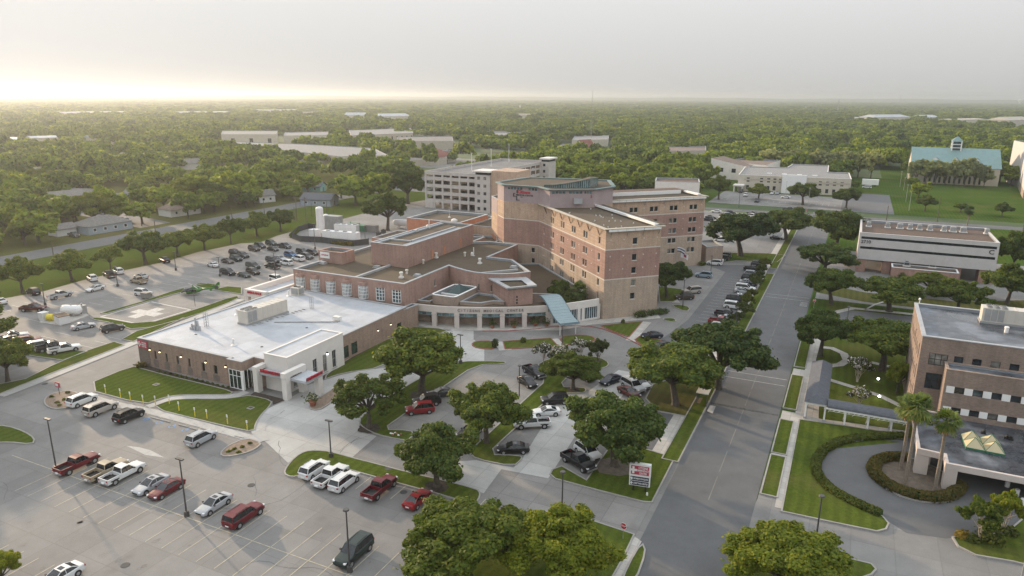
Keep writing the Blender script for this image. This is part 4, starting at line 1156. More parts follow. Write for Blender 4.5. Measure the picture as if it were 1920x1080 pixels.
# right part of the white curve with glazed openings
extc = curve([pil[-1]] + ext, 4)
mb = MB(); strip(mb, extc[1:], 3.2, HA + .08, 0, .45); strip(mb, extc[1:], 0, .45, 0, .45)
for k in (1, 4, 7, 8, 12):
 p = extc[min(k, len(extc) - 1)]; q = extc[max(0, min(k, len(extc) - 1) - 1)]
 d = (p - q).normalized(); n = Vector((d.y, -d.x)); mb.obox(p - n * .225, d, n, .33, .24, .003, 3.2 + .4)
mb.build('entrance_wall', 'stucco_white', H)
mb = MB(); strip(mb, extc[1:], .44, 3.21, .25, .3, 1)
for k in range(1, len(extc) - 1):
 p, q = extc[k], extc[k + 1]; d = (q - p).normalized(); n = Vector((d.y, -d.x))
 mb.obox((p + q) / 2 - n * .26, d, n, .05, .05, .44, 3.2, 0); mb.obox(p - n * .26, d, n, .04, .05, .44, 3.2, 0)
mb.build('window', ['sign_white', 'window_glass_blue'], H)
# lettering over the arcade, each letter on the curve
txt = 'CITIZENS MEDICAL CENTER'
def arc_at(s_):
 for k in range(len(arcp) - 1):
  L = (arcp[k + 1] - arcp[k]).length
  if s_ <= L: return arcp[k] + (arcp[k + 1] - arcp[k]) * (s_ / L), (arcp[k + 1] - arcp[k]).normalized()
  s_ -= L
 return arcp[-1], (arcp[-1] - arcp[-2]).normalized()
s0_, s1_ = 10.55, 25.35
for k, ch in enumerate(txt):
 if ch == ' ': continue
 p, d = arc_at(s0_ + (s1_ - s0_) * (k + .5) / len(txt)); n = Vector((d.y, -d.x))
 q = p + n * .06
 place_text('sign_letter', text_mesh(ch, .92 if ch in 'CM' and (k == 0 or txt[k - 1] == ' ') else .8, .04, .012, 'letter_grey'), (q.x, q.y, 4.02), (d.x, d.y, 0), H)
# blue swooping canopy with white posts
mb = MB(); n_ = 14; prof = []
cb0, cf0 = Vector((-60.6, 145.6)), Vector((-51.6, 136.7))
out = (cf0 - cb0).normalized(); side = RD
for k in range(n_ + 1):
 t_ = k / n_
 z = 3.05 + 3.1 * (0.5 + 0.5 * math.cos(math.pi * min(1, max(0, (t_ - .12) / .80)))) - (.1 if t_ > .95 else 0) + (-.25 * (1 - t_ / .15) if t_ < .15 else 0)
 p = cb0 + (cf0 - cb0) * t_
 prof.append((p - side * 2.2, p + side * 2.2, z))
for k in range(n_):
 a, b = prof[k], prof[k + 1]
 mb.face([(*a[0], a[2]), (*b[0], b[2]), (*b[1], b[2]), (*a[1], a[2])], 0)
 mb.face([(*a[1], a[2] - .3), (*b[1], b[2] - .3), (*b[0], b[2] - .3), (*a[0], a[2] - .3)], 1)
 for q, sg in ((0, -1), (1, 1)):
  o2 = side * (.06 * sg)
  mb.face([(*(a[q] + o2), a[2] - .34), (*(b[q] + o2), b[2] - .34), (*(b[q] + o2), b[2] + .06), (*(a[q] + o2), a[2] + .06)], 1)
a = prof[-1]; mb.obox((a[0] + a[1]) / 2, side, out, 2.3, .08, a[2] - .4, a[2] + .08, 1)
a = prof[0]; mb.obox((a[0] + a[1]) / 2, side, out, 2.24, .06, a[2] - .34, a[2] + .05, 1)
for k in range(1, n_):
 b = prof[k]; mb.obox((b[0] + b[1]) / 2, side, out, 2.19, .03, b[2], b[2] + .035, 0)
mb.build('canopy', ['canopy_blue', 'canopy_edge'], H)
for t_, sg in ((.36, -1), (.36, 1), (.93, -1), (.93, 1)):
 p = cb0 + (cf0 - cb0) * t_ + side * (1.85 * sg); k = int(t_ * n_)
 mb = MB(); mb.tube((*p, 0.03), (*p, prof[k + 1][2] - .2), .11, .11, 8); mb.build('canopy_post', 'metal_white', H)
mb = MB()
for q in ((-61.8, 144.6, 3.9),): mb.dome(q, .22, .22, .16, 0, 8, 4)
mb.build('lamp', 'lamp_warm', H)
# curved garden wall beside the tower
mb = MB(); gw = [Vector(p) for p in px((1048, 527), (1030, 531), (1018, 538), (1015, 546), (1022, 555), (1035, 562))]
strip(mb, curve(gw, 4), 0, 1.3, 0, .4); mb.build('garden_wall', 'brick_mauve', H)
# ------------------------------------------------------------------ roof-top fittings (each lifts away)
def roof_fan(x, y, z, kind, label, cat='roof vent', group='vents standing on the hospital roofs'):
 mb = MB()
 if kind == 'stack':
  mb.box(x - .45, x + .45, y - .45, y + .45, z, z + .35); mb.tube((x, y, z + .35), (x, y, z + 1.2), .34, .3, 10); mb.tube((x, y, z + 1.2), (x, y, z + 1.45), .48, .42, 10)
  o = mb.build('roof_vent', 'metal_white')
 elif kind == 'pipe':
  mb.box(x - .5, x + .5, y - .3, y + .3, z, z + .12); mb.tube((x + .25, y, z), (x + .25, y, z + 2.3), .13, .13, 8); mb.dome((x - .25, y, z + .5), .38, .38, .55, 0, 10, 6)
  o = mb.build('roof_vent', 'metal_white')
 elif kind == 'flat':
  mb.box(x - .8, x + .8, y - .7, y + .7, z, z + .25); mb.box(x - .65, x + .65, y - .55, y + .55, z + .25, z + .55)
  o = mb.build('roof_hatch', 'metal_galv')
 else:
  mb.tube((x, y, z), (x, y, z + .9), .28, .24, 10); mb.tube((x, y, z + .9), (x, y, z + 1.15), .42, .3, 10); o = mb.build('roof_vent', 'hvac_cream')
 return tag(o, label, cat, group)
def GA(x, y, z): return G(780 + x / 6, 380 + y / 6, z)
for (x, y, kind, lab) in [(640, 600, 'pipe', 'tall white pipe beside a domed vent, middle of the low brown roof'), (718, 690, 'stack', 'white conical roof vent closest to the curved parapet'),
      (228, 625, 'stack', 'pale box vent at the foot of the long upper brick wall'), (82, 690, 'cap', 'small capped vent near the corner of the upper brick block'),
      (1100, 735, 'flat', 'small square vent inside the triangular parapet'), (550, 605, 'cap', 'low round dark-ringed vent left of the tall white pipe')]:
 p = GA(x, y, 9.4); roof_fan(p.x, p.y, 9.44, kind, lab)
def GB(x, y, z): return G(520 + x / 6, 380 + y / 6, z)
for (x, y, kind, lab) in [(1395, 850, 'stack', 'short pale chimney vent in the front corner of the low roof'), (1458, 805, 'cap', 'rust-capped round vent behind the short pale chimney'),
      (1575, 830, 'flat', 'flat grey roof hatch by the front corner of the low roof'), (1120, 735, 'flat', 'lone square hatch on the brown roof left of the divider'), (515, 690, 'flat', 'pale hatch at the foot of the small brick penthouse')]:
 p = GB(x, y, 9.4); roof_fan(p.x, p.y, 9.44, kind, lab)
for (x, y, kind, lab) in [(1700, 290, 'pipe', 'angled white duct on top of the upper brick block'), (1550, 330, 'flat', 'small hatch on top of the upper brick block')]:
 p = GB(x, y, 14.5); roof_fan(p.x, p.y, 14.56, kind, lab)
p = GA(375, 160, 12.3); mb = MB(); mb.tube((p.x, p.y, 12.2), (p.x, p.y, 15.6), .06, .05, 6); mb.tube((p.x, p.y, 12.2), (p.x, p.y, 12.45), .5, .15, 8)
tag(mb.build('antenna', 'metal_white'), 'thin white mast on the brown roof of the orange brick block', 'antenna')
p = GA(430, 205, 12.3); mb = MB(); mb.dome((p.x, p.y, 12.2), 1.0, .9, .9, 0, 12, 5, False); mb.tube((p.x, p.y, 12.2), (p.x, p.y, 12.6), 1.05, 1.05, 12)
tag(mb.build('roof_dome', 'metal_white'), 'white domed exhaust hood on the orange brick block', 'roof vent')
p = GA(905, 470, 7.5); mb = MB(); mb.tube((p.x, p.y, 7.45), (p.x + .2, p.y, 10.0), .12, .1, 6); mb.box(p.x - .7, p.x + .5, p.y - .4, p.y + .4, 7.45, 7.8)
tag(mb.build('roof_vent', 'metal_white'), 'slanted white pipe vent in the sunken roof before the tall core', 'roof vent')
p = GA(755, 445, 7.5); mb = MB(); mb.tube((p.x, p.y, 7.45), (p.x, p.y, 9.2), .25, .2, 8); mb.tube((p.x, p.y, 9.2), (p.x, p.y, 9.5), .38, .25, 8)
tag(mb.build('roof_vent', 'metal_galv'), 'grey pipe vent in the sunken roof left of the slanted pipe', 'roof vent')
# equipment and parapets behind the orange block
for i, (x, y, w, d, h, lab) in enumerate([(-121, 209, 5, 3, 1.6, 'white rooftop unit behind the orange brick roof, left end'), (-114, 211, 4, 2.4, 1.4, 'white rooftop unit behind the orange brick roof, middle'), (-107.5, 212, 3.4, 2.2, 1.3, 'white rooftop unit behind the orange brick roof, right end')]):
 mb = MB(); mb.box(x - w / 2, x + w / 2, y - d / 2, y + d / 2, 9.4, 9.4 + h); mb.box(x - w / 2 - .1, x + w / 2 + .1, y - d / 2 - .1, y + d / 2 + .1, 9.4 + h, 9.5 + h)
 mb.tube((x, y, 9.5 + h), (x, y, 9.7 + h), .6, .55, 10)
 tag(mb.build('rooftop_unit', 'metal_white'), lab, 'rooftop unit', 'rooftop units on the hospital')
block(H, [(-128, 204.5), (-98, 206.5), (-98, 219), (-128, 216)], 0, 9.8, ['brick_orange'], [(99, 0)], None, par=.4)
# flags on poles in front of the rear wing
def flag(bx, by, top, lab, mat, sx):
 b = G(bx, by); h = height_at(bx, by, top)
 t = thing('flagpole', lab, 'flag', (b.x, b.y, 0), 0, 'flags in front of the rear wing')
 mb = MB(); mb.tube((b.x, b.y, 0), (b.x, b.y, h), .08, .05, 8); mb.dome((b.x, b.y, h), .12, .12, .12, 0, 8, 4); mb.build('pole', 'pole_grey', t)
 mb = MB(); rows = []
 for i in range(9):
  u = i / 8; rows.append([(b.x + .06 + u * 2.3, b.y + .25 * math.sin(u * 5) + .1 * u, h - .15 - .45 * u * u), (b.x + .06 + u * 2.2, b.y + .25 * math.sin(u * 5 + .3) + .1 * u, h - 1.55 - .7 * u * u)])
 for i in range(8):
  a, c = rows[i], rows[i + 1]; z = [(a[0][k] * (1 - f) + a[1][k] * f) for f in (0,) for k in range(3)]
  for f in range(4):
   L = lambda P, q: tuple(P[0][k] * (1 - q) + P[1][k] * q for k in range(3))
   mb.face([L(a, f / 4), L(c, f / 4), L(c, (f + 1) / 4), L(a, (f + 1) / 4)], (f % 2 if mat == 'striped' else (1 if 2 < i < 6 and f in (1, 2) and mat == 'emblem' else 0)))
 mb.build('flag', ['cloth_white', 'cloth_navy' if mat == 'striped' else 'letter_crimson', ], t)
flag(1267, 508, 462, 'pale striped flag on its pole beside the rear wing', 'striped', 1)
flag(1274, 508, 473, 'white flag with a crimson emblem on its pole by the rear wing', 'emblem', 1)
# ------------------------------------------------------------------ emergency building, white flat roof
ER = thing('emergency_building', 'long low tan brick building with a bright white flat roof and red emergency lettering', 'building', (-102, 104, 0))
ep = [(-119.3, 84.3), (-95.4, 84.3), (-95.4, 83.6), (-91.9, 83.6), (-91.9, 86.4), (-85.2, 86.4), (-85.2, 124.3), (-119.3, 125.6)]
ew = [(4.15 + 3.0 * k, 4.75 + 3.0 * k, 1.7, 3.4) for k in range(4)] + [(16.6, 17.4, 1.5, 3.2), (19.6, 20.5, 1.5, 3.2)]
er_r = [(27.0, 28.4, .8, 3.2)]
block(ER, ep, 0, 5.4, ['brick_er', 'brick_er_dark', 'stucco_white'], [(99, 0)], {0: ew}, deck='roof_membrane', coping='coping', par=.18, th=.4)
for w in ew: window(ER, ep[0], ep[1], w, frame='brick_er_dark')
mb = MB()
for w in ew: mb.box(-119.3 + w[0] - .25, -119.3 + w[1] + .35, 84.255, 84.297, .2, w[2] - .14)
mb.box(-119.34, -116.4, 84.24, 84.296, 0.0, 5.24); mb.box(-119.345, -119.304, 84.3, 88, 0, 5.24)
mb.build('brick_panel', 'brick_er_dark', ER)
for k, x in enumerate((-115.9, -113.2, -107.6, -101.3, -96.4)):
 mb = MB(); mb.box(x - .12, x + .12, 84.0, 84.25, 3.55, 3.85, 1); mb.dome((x, 84.05, 3.5), .16, .16, .12, 0, 8, 4); mb.build('wall_lamp', ['lamp_warm', 'black_trim'], ER)
for x, y in ((-85.1, 113.5), (-85.1, 118.0)):
 mb = MB(); mb.box(x, x + .25, y - .12, y + .12, 3.2, 3.5, 1); mb.dome((x + .15, y, 3.15), .16, .16, .12, 0, 8, 4); mb.build('wall_lamp', ['lamp_warm', 'black_trim'], ER)
mb = MB(); mb.box(-119.1, -116.6, 84.10, 84.23, 3.5, 5.0); mb.build('sign_panel', 'sign_red', ER)
mb = MB(); mb.box(-118.75, -118.5, 84.05, 84.095, 3.8, 4.8); mb.box(-119.05, -118.2, 84.05, 84.095, 4.15, 4.45); mb.build('sign_cross', 'sign_white', ER)
for z, s_ in ((4.62, 'CITIZENS'), (4.25, 'EMERGENCY'), (3.88, 'CENTER')): place_text('sign_lettering', text_mesh(s_, .36, .01, .004, 'sign_white', 1.3), (-117.4, 84.08, z), (1, 0, 0), ER)
# glazed lobby at the corner
mb = MB()
mb.box(-95.0, -92.2, 83.50, 83.58, .2, 3.6, 1); mb.box(-91.88, -91.80, 83.8, 86.3, .2, 3.6, 1)
for x in (-95.0, -94.1, -93.2, -92.2): mb.box(x - .05, x + .05, 83.44, 83.5, .15, 3.65)
for z in (.15, 2.55, 3.6): mb.box(-95.05, -92.15, 83.43, 83.499, z, z + .08)
for y in (83.8, 84.6, 85.4, 86.3): mb.box(-91.8, -91.74, y - .05, y + .05, .15, 3.65)
mb.box(-92.15, -91.72, 83.42, 83.8, .1, 3.7)
mb.build('lobby_window', ['sign_white', 'storefront'], ER)
# white stucco volume
wv = [(-89.2, 86.2), (-84.0, 86.2), (-84.0, 101.2), (-89.2, 101.2)]
wr_ = [(1.2, 2.1, .7, 3.6), (3.6, 4.6, .7, 3.9), (6.3, 7.4, .6, 4.0), (9.0, 10.1, .6, 4.0), (11.6, 12.7, .6, 4.0)]
block(ER, wv, 0, 6.6, ['stucco_white'], [(99, 0)], {1: wr_}, deck='roof_membrane', coping='stucco_white', par=.16, th=.3)
for w in wr_: window(ER, wv[1], wv[2], w, nx=2, nz=2, frame='hvac_grey', fw=.08)
mb = MB(); mb.box(-83.98, -83.7, 96.2, 96.45, 4.0, 4.3, 1); mb.dome((-83.8, 96.3, 3.95), .16, .16, .12, 0, 8, 4); mb.build('wall_lamp', ['lamp_cool', 'black_trim'], ER)
rw = [(2.2, 4.2, .7, 2.9), (5.6, 7.0, .7, 2.9)]
for y in (102.3, 105.0):
 mb = MB(); mb.box(-85.19, -85.13, y, y + 1.7, .7, 3.0); mb.build('window', 'storefront', ER)
mb = MB(); mb.box(-85.19, -85.12, 120.6, 122.0, .1, 2.5); mb.build('door', 'storefront', ER)
# porte-cochere: four white piers, two fins, slab roofs, red letters
mb = MB()
mb.box(-89.9, -88.9, 83.9, 89.2, 4.003, 4.75); mb.box(-83.0, -82.0, 83.4, 88.6, 4.003, 4.95)
mb.build('canopy_fin', 'stucco_white', ER)
for x, y, h in ((-89.4, 84.5, 4.0), (-89.4, 88.4, 4.0), (-82.5, 84.1, 4.0), (-82.5, 88.0, 4.0), (-79.2, 88.3, 3.4)):
 mb = MB(); mb.box(x - .5, x + .5, y - .55, y + .55, 0, h); mb.build('pillar', 'stucco_white', ER)
mb = MB(); mb.box(-88.88, -83.02, 84.4, 89.3, 3.35, 3.85); mb.box(-91.7, -89.92, 84.8, 87.6, 3.5, 3.8); mb.box(-81.98, -78.6, 84.6, 88.9, 3.3, 3.75)
mb.build('canopy_roof', 'roof_membrane', ER)
place_text('sign_lettering', text_mesh('EMERGENCY', .78, .08, .015, 'letter_red', 4.6), (-86.1, 84.30, 4.15), (1, 0, 0), ER)
mb = MB(); mb.box(-88.5, -83.6, 84.32, 84.39, 3.88, 4.4); mb.build('sign_backing', 'letter_dark', ER)
place_text('sign_lettering', text_mesh('EMERGENCY', .78, .08, .015, 'letter_red', 4.0), (-78.50, 86.75, 4.05), (0, 1, 0), ER)
mb = MB(); mb.box(-78.62, -78.56, 84.7, 88.8, 3.78, 4.3); mb.build('sign_backing', 'letter_dark', ER)
# ambulance canopy at the back
AC = thing('ambulance_canopy', 'white ambulance canopy with red lettering behind the white roof, near the helipad', 'canopy', (-121, 128, 0))
mb = MB(); mb.box(-126.5, -119.9, 118.0, 118.9, 4.2, 5.9); mb.box(-126.5, -125.6, 118.9, 137.5, 4.2, 5.9); mb.box(-120.4, -119.6, 118.9, 137.5, 4.2, 5.7); mb.build('canopy_fin', 'stucco_white', AC)
mb = MB(); mb.box(-125.6, -120.4, 118.9, 137.4, 4.3, 4.8); mb.build('canopy_roof', 'roof_membrane', AC)
for x, y in ((-126, 118.5), (-120, 118.5), (-126, 137), (-120, 137)):
 mb = MB(); mb.box(x - .45, x + .45, y - .4, y + .45, 0, 4.2); mb.build('pillar', 'stucco_white', AC)
place_text('sign_lettering', text_mesh('AMBULANCE', .8, .08, .015, 'letter_red', 4.4), (-123.3, 117.9, 5.3), (1, 0, 0), AC)
mb = MB(); mb.box(-119.5, -118.2, 133, 137, 4.9, 5.3); mb.build('sign_panel', 'letter_red', AC)
# roof units on the white roof
def GE(x, y): return G(320 + x / 6, 490 + y / 6, 5.22)
def long_unit(p0, p1, hw, z, h, lab, fans=8, cat='rooftop unit', cream='hvac_cream', cond=.24, mir=False):
 p0, p1 = Vector(p0[:2]), Vector(p1[:2]); d = (p1 - p0).normalized(); n = Vector((-d.y, d.x)); L = (p1 - p0).length; c = (p0 + p1) / 2
 t = thing('rooftop_unit', lab, cat, (c.x, c.y, z))
 mb = MB(); mb.obox(c, d, n, L / 2, hw, z, z + .35, 0); mb.build('base', 'hvac_grey', t)
 mb = MB(); mb.obox(c, d, n, L / 2 - .15, hw - .15, z + .35, z + h, 0)
 k = L * cond + .4
 while k < L - .4:
  mb.obox(p0 + d * k, d, n, .03, hw - .12, z + .36, z + h + .05, 0); k += 1.25
 mb.build('casing', cream, t)
 mb = MB()
 nc = max(2, int(L * cond / .9))
 for k in range(nc):
  for sg in (-1, 1): mb.obox(p0 + d * (.45 + (L * cond - .3) * (k + .5) / nc) + n * (sg * (hw - .13)), d, n, (L * cond - .3) / nc / 2 - .06, .03, z + .5, z + h - .15)
 mb.build('coil_grille', 'hvac_grey', t)
 for k in range(fans // 2):
  for sg in (-.5, .5):
   q = p0 + d * (.6 + (L * cond) * (k + .5) / (fans // 2)) + n * (sg * hw)
   mb = MB(); mb.tube((*q, z + h), (*q, z + h + .18), .46, .46, 12, 0); mb.tube((*q, z + h + .12), (*q, z + h + .185), .38, .38, 12, 1)
   mb.build('fan', ['hvac_grey', 'vent_dark'], t)
 return t
a = GE(905, 715); b = GE(1330, 575); d = (b - a).normalized(); n = Vector((-d.y, d.x, 0))
long_unit(a + n * 1.4 + d * -1.0, b + n * 1.4, 1.45, 5.23, 2.9, 'long cream rooftop unit with dark fans on the white roof')
mb = MB()
for k in range(14):
 q = a + d * (k * 1.0) - n * 0.9 + Vector((rnd.uniform(-.3, .3), rnd.uniform(-.3, .3), 0)); mb.box(q.x - .4, q.x + .4, q.y - .12, q.y + .12, 5.23, 5.38)
q0, q1 = GE(1170, 690), GE(1880, 685); dq = (q1 - q0).normalized()
mb.obox((q0 + q1) / 2, (dq.x, dq.y), (-dq.y, dq.x), (q1 - q0).length / 2, .1, 5.28, 5.42)
for k in range(18):
 q = q0 + (q1 - q0) * (k / 17); mb.obox(q, (dq.x, dq.y), (-dq.y, dq.x), .1, .22, 5.23, 5.29)
tag(mb.build('roof_pipe', 'hvac_grey'), 'long grey pipe run on blocks across the white roof', 'pipe')
p = GE(1430, 375)
t = thing('rooftop_unit', 'square cream rooftop unit with two fans by the bay windows', 'rooftop unit', (p.x, p.y, 5.23))
mb = MB(); mb.box(p.x - 1.15, p.x + 1.15, p.y - 1.0, p.y + 1.0, 5.23, 7.1); mb.build('casing', 'hvac_cream', t)
mb = MB(); mb.box(p.x - .9, p.x + 1.0, p.y - 1.04, p.y - 1.0, 5.6, 6.9); mb.box(p.x + 1.15, p.x + 1.19, p.y - .8, p.y + .8, 5.6, 6.9); mb.build('coil_grille', 'hvac_grey', t)
for sx in (-.5, .5):
 mb = MB(); mb.tube((p.x + sx, p.y, 7.1), (p.x + sx, p.y, 7.25), .45, .45, 12); mb.build('fan', 'vent_dark', t)
def lattice(px_, py_, h, lab, w=.28, z=5.23):
 p = GE(px_, py_); mb = MB()
 c = [(p.x - w, p.y - w), (p.x + w, p.y - w), (p.x + w, p.y + w), (p.x - w, p.y + w)]
 for q in c: mb.tube((*q, z), (*q, z + h), .045, .045, 5)
 k = 0
 while k * .6 < h - .3:
  for i in range(4): mb.tube((*c[i], z + k * .6), (*c[(i + 1) % 4], z + k * .6 + .5), .03, .03, 4)
  k += 1
 return tag(mb.build('lattice_mast', 'metal_galv'), lab, 'mast', 'lattice masts on the white roof')
lattice(1590, 535, 3.0, 'short lattice mast on the white roof near the bay windows'); lattice(405, 735, 2.9, 'short lattice mast beside the finned exhaust cluster')
p = GE(290, 775)
t = thing('exhaust_cluster', 'cluster of white exhaust stacks at the helipad side of the white roof', 'roof vent', (p.x, p.y, 5.23))
for dx, h in ((0, 2.6), (.55, 2.0), (-1.1, 1.2)):
 mb = MB(); mb.box(p.x + dx - .35, p.x + dx + .35, p.y - .35, p.y + .35, 5.23, 5.23 + h * .45); mb.tube((p.x + dx, p.y, 5.23 + h * .45), (p.x + dx, p.y, 5.23 + h), .22, .16, 8); mb.build('stack', 'metal_galv', t)
for (x, y, lab) in ((710, 945, 'small white pipe vent near the entry volume on the white roof'), (745, 600, 'small white vent left of the long rooftop unit'), (1330, 390, 'small pipe vent in front of the square rooftop unit')):
 p = GE(x, y); mb = MB(); mb.tube((p.x, p.y, 5.23), (p.x, p.y, 5.45), .55, .3, 10); mb.tube((p.x, p.y, 5.45), (p.x, p.y, 6.3), .16, .16, 8); mb.tube((p.x, p.y, 6.3), (p.x, p.y, 6.5), .26, .2, 8)
 tag(mb.build('roof_vent', 'metal_white'), lab, 'roof vent', 'small vents on the white roof')
p = GE(1880, 670); mb = MB(); mb.box(p.x - .9, p.x + .7, p.y - .5, p.y + .5, 5.5, 6.2); mb.tube((p.x - .7, p.y, 5.23), (p.x - .7, p.y, 5.5), .06, .06, 5); mb.tube((p.x + .6, p.y, 5.23), (p.x + .6, p.y, 5.5), .06, .06, 5)
tag(mb.build('condenser', 'metal_white'), 'white condenser on legs at the end of the roof pipe', 'rooftop unit')
for (x, y, lab) in ((1530, 748, 'tiny dark roof drain right of the long unit'), (1025, 962, 'tiny dark roof drain beside the entry volume'), (283, 822, 'tiny dark roof drain by the exhaust cluster')):
 p = GE(x, y); mb = MB(); mb.tube((p.x, p.y, 5.22), (p.x, p.y, 5.30), .28, .22, 8); tag(mb.build('roof_drain', 'vent_dark'), lab, 'drain', 'roof drains on the white roof')
# ------------------------------------------------------------------ parking garage
PG = thing('parking_garage', 'cream concrete parking garage, five open decks, stair towers', 'parking garage', (-164, 318, 0))
gx0, gx1, gy0, gy1, gh = -178.2, -150.3, 278.5, 357.0, 16.8
lv = [0.0, 3.35, 6.75, 10.1, 13.4]
mb = MB()
for z in lv[1:]: mb.box(gx0 + .3, gx1 - .3, gy0 + .3, gy1 - .3, z - .35, z)
mb.build('deck', 'garage_deck', PG)
mb = MB()
for z in lv[1:] + [16.8]:
 t_, b_ = z + (1.0 if z < 16 else 0), z - (.55 if z < 16 else 1.9)
 if z > 16: t_, b_ = 16.8, 15.3
 mb.box(gx0, gx1, gy0, gy0 + .3, b_, t_); mb.box(gx0, gx0 + .3, gy0 + .3, gy1 - .3, b_, t_); mb.box(gx1 - .3, gx1, gy0 + .3, gy1 - .3, b_, t_); mb.box(gx0, gx1, gy1 - .3, gy1, b_, t_)
mb.box(gx0, gx0 + 4.3, gy0 - .06, gy0 + .25, 0, 3.0)
mb.build('spandrel', 'garage_concrete', PG)
mb = MB(); mb.box(gx0 + .3, gx1 - .3, gy0 + .3, gy1 - .3, 15.4, 15.75); mb.build('top_deck', 'garage_deck', PG)
nb = 6
for k in range(nb + 1):
 x = gx0 + (gx1 - gx0 - 1.0) * k / nb + .45
 mb = MB(); mb.box(x - .42, x + .42, gy0 - .14, gy0 + .5, 0, 16.75); mb.build('column', 'garage_concrete', PG)
for k in range(1, 13):
 y = gy0 + (gy1 - gy0) * k / 12.5
 for xa in (gx1 - .5, gx0 - .14):
  mb = MB(); mb.box(xa, xa + .64, y - .42, y + .42, 0, 16.75); mb.build('column', 'garage_concrete', PG)
mb = MB(); mb.box(gx0 + 3, gx1 - 3, gy0 + 22, gy0 + 22.3, 0, 15.4); mb.build('inner_wall', 'house_tan', PG)
st = [(-151.0, 276.5, -143.5, 284.5, 18.2), (-150.2, 348.0, -145.5, 357.5, 18.4)]
for x0_, y0_, x1_, y1_, h in st:
 ww = [(1.2, 2.7, z + 1.0, z + 2.5) for z in lv] + [(4.3, 5.8, z + 1.0, z + 2.5) for z in lv]
 ww = [w for w in ww if w[1] < (x1_ - x0_)]
 block(PG, rect(x0_, y0_, x1_, y1_), 0, h - 1.5, ['garage_concrete'], [(99, 0)], {0: ww}, deck='roof_pale', par=.2, name='stair_tower')
 for w in ww: window(PG, (x0_, y0_), (x1_, y0_), w, frame='garage_concrete', sill=False)
 mb = MB(); mb.box(x0_ + .3, x1_ - .3, y0_ + .3, y1_ - .3, h - 1.5, h - .35, 1); mb.box(x0_ - .6, x1_ + .6, y0_ - .6, y1_ + .6, h - .35, h + .35, 0); mb.build('stair_roof', ['stucco_white', 'window_glass'], PG)
mb = MB(); mb.box(-143.4, -131, 277.5, 292, 0, 18.6); mb.build('lift_tower', 'brick_tan', PG)
mb = MB()
for y in range(290, 350, 10): mb.box(gx1 - .32, gx1 + .05, y, y + 6.5, 13.9, 15.2)
for y in range(300, 350, 8):
 for z in (9.9, 6.6): mb.box(gx1 - .31, gx1 + .04, y, y + 5, z + 1.1, z + 2.6)
mb.build('opening', 'brown_wood', PG)
for i, (bx, by, ty, lab) in enumerate(((747, 318, 120, 'white lamp mast on the garage roof, nearest its front edge'), (966, 258, 78, 'white lamp mast in the middle of the garage roof'), (1165, 195, 30, 'white lamp mast at the back of the garage roof'))):
 p = G(760 + bx / 6, 270 + by / 6, 15.8)
 t = thing('lamp_mast', lab, 'lamp', (p.x, p.y, 15.75), 0, 'lamp masts on the garage roof')
 mb = MB(); mb.box(p.x - .3, p.x + .3, p.y - .3, p.y + .3, 15.75, 16.7); mb.tube((p.x, p.y, 16.7), (p.x, p.y, 24.5), .14, .11, 8); mb.build('pole', 'metal_white', t)
 mb = MB(); mb.box(p.x - .5, p.x + .5, p.y - .15, p.y + .15, 24.5, 24.7); mb.build('lamp_head', 'metal_white', t)
# ------------------------------------------------------------------ 2710 building on piers
B2 = thing('office_block', 'white office block raised on pink piers, marked 2710 and C, two dark window bands', 'office building', (20, 243, 0))
z0b, z1b = 3.95, 11.9
xp0, xp1, yp0, yp1 = 3.4, 38.2, 230.3, 256.0
bw = [(.55, xp1 - xp0 - .5, 10.0, 10.75), (.55, xp1 - xp0 - .5, 7.05, 7.8)]
block(B2, rect(xp0, yp0, xp1, yp1), z0b, z1b, ['panel_white'], [(99, 0)], {0: bw}, deck='roof_gravel_red', coping='panel_white', par=.7, th=.5, over=.02)
for w in bw: window(B2, (xp0, yp0), (xp1, yp0), w, nx=32, frame='black_trim', sill=False, fw=.07, name='window_band')
mb = MB(); mb.face([(xp0, yp1, z0b), (xp1, yp1, z0b), (xp1, yp0, z0b), (xp0, yp0, z0b)]); mb.build('soffit', 'panel_white', B2)
for q in ((3.4, 230.6, 6.0, 236), (3.4, 250, 6, 255.6), (34.6, 230.6, 38, 236), (34.6, 250, 38, 255.6), (10.4, 231.2, 12.6, 236), (28.6, 231.2, 30.4, 236)):
 mb = MB(); mb.box(q[0], q[2], q[1], q[3], 0, z0b); mb.build('pier', 'brick_mauve', B2)
mb = MB(); mb.box(12.6, 28.6, 236, 250, 0, z0b - .003); mb.build('lobby', 'brick_brown', B2)
lo = rect(12.7, 225.2, 29.2, 230.8)
block(B2, lo, 0, 3.5, ['brick_mauve'], [(99, 0)], {0: [(8.3, 11.2, 1.5, 2.7)]}, deck='roof_gravel_red', coping='sign_white', par=.4)
window(B2, lo[0], lo[1], (8.3, 11.2, 1.5, 2.7), nx=3, frame='black_trim')
place_text('sign_number', text_mesh('2710', 1.35, .05, .02, 'letter_dark', 2.6), (5.3, yp0 - .06, 9.2), (1, 0, 0), B2)
place_text('sign_letter', text_mesh('C', 1.75, .05, .04, 'letter_dark', 1.25), (36.6, yp0 - .06, 9.1), (1, 0, 0), B2)
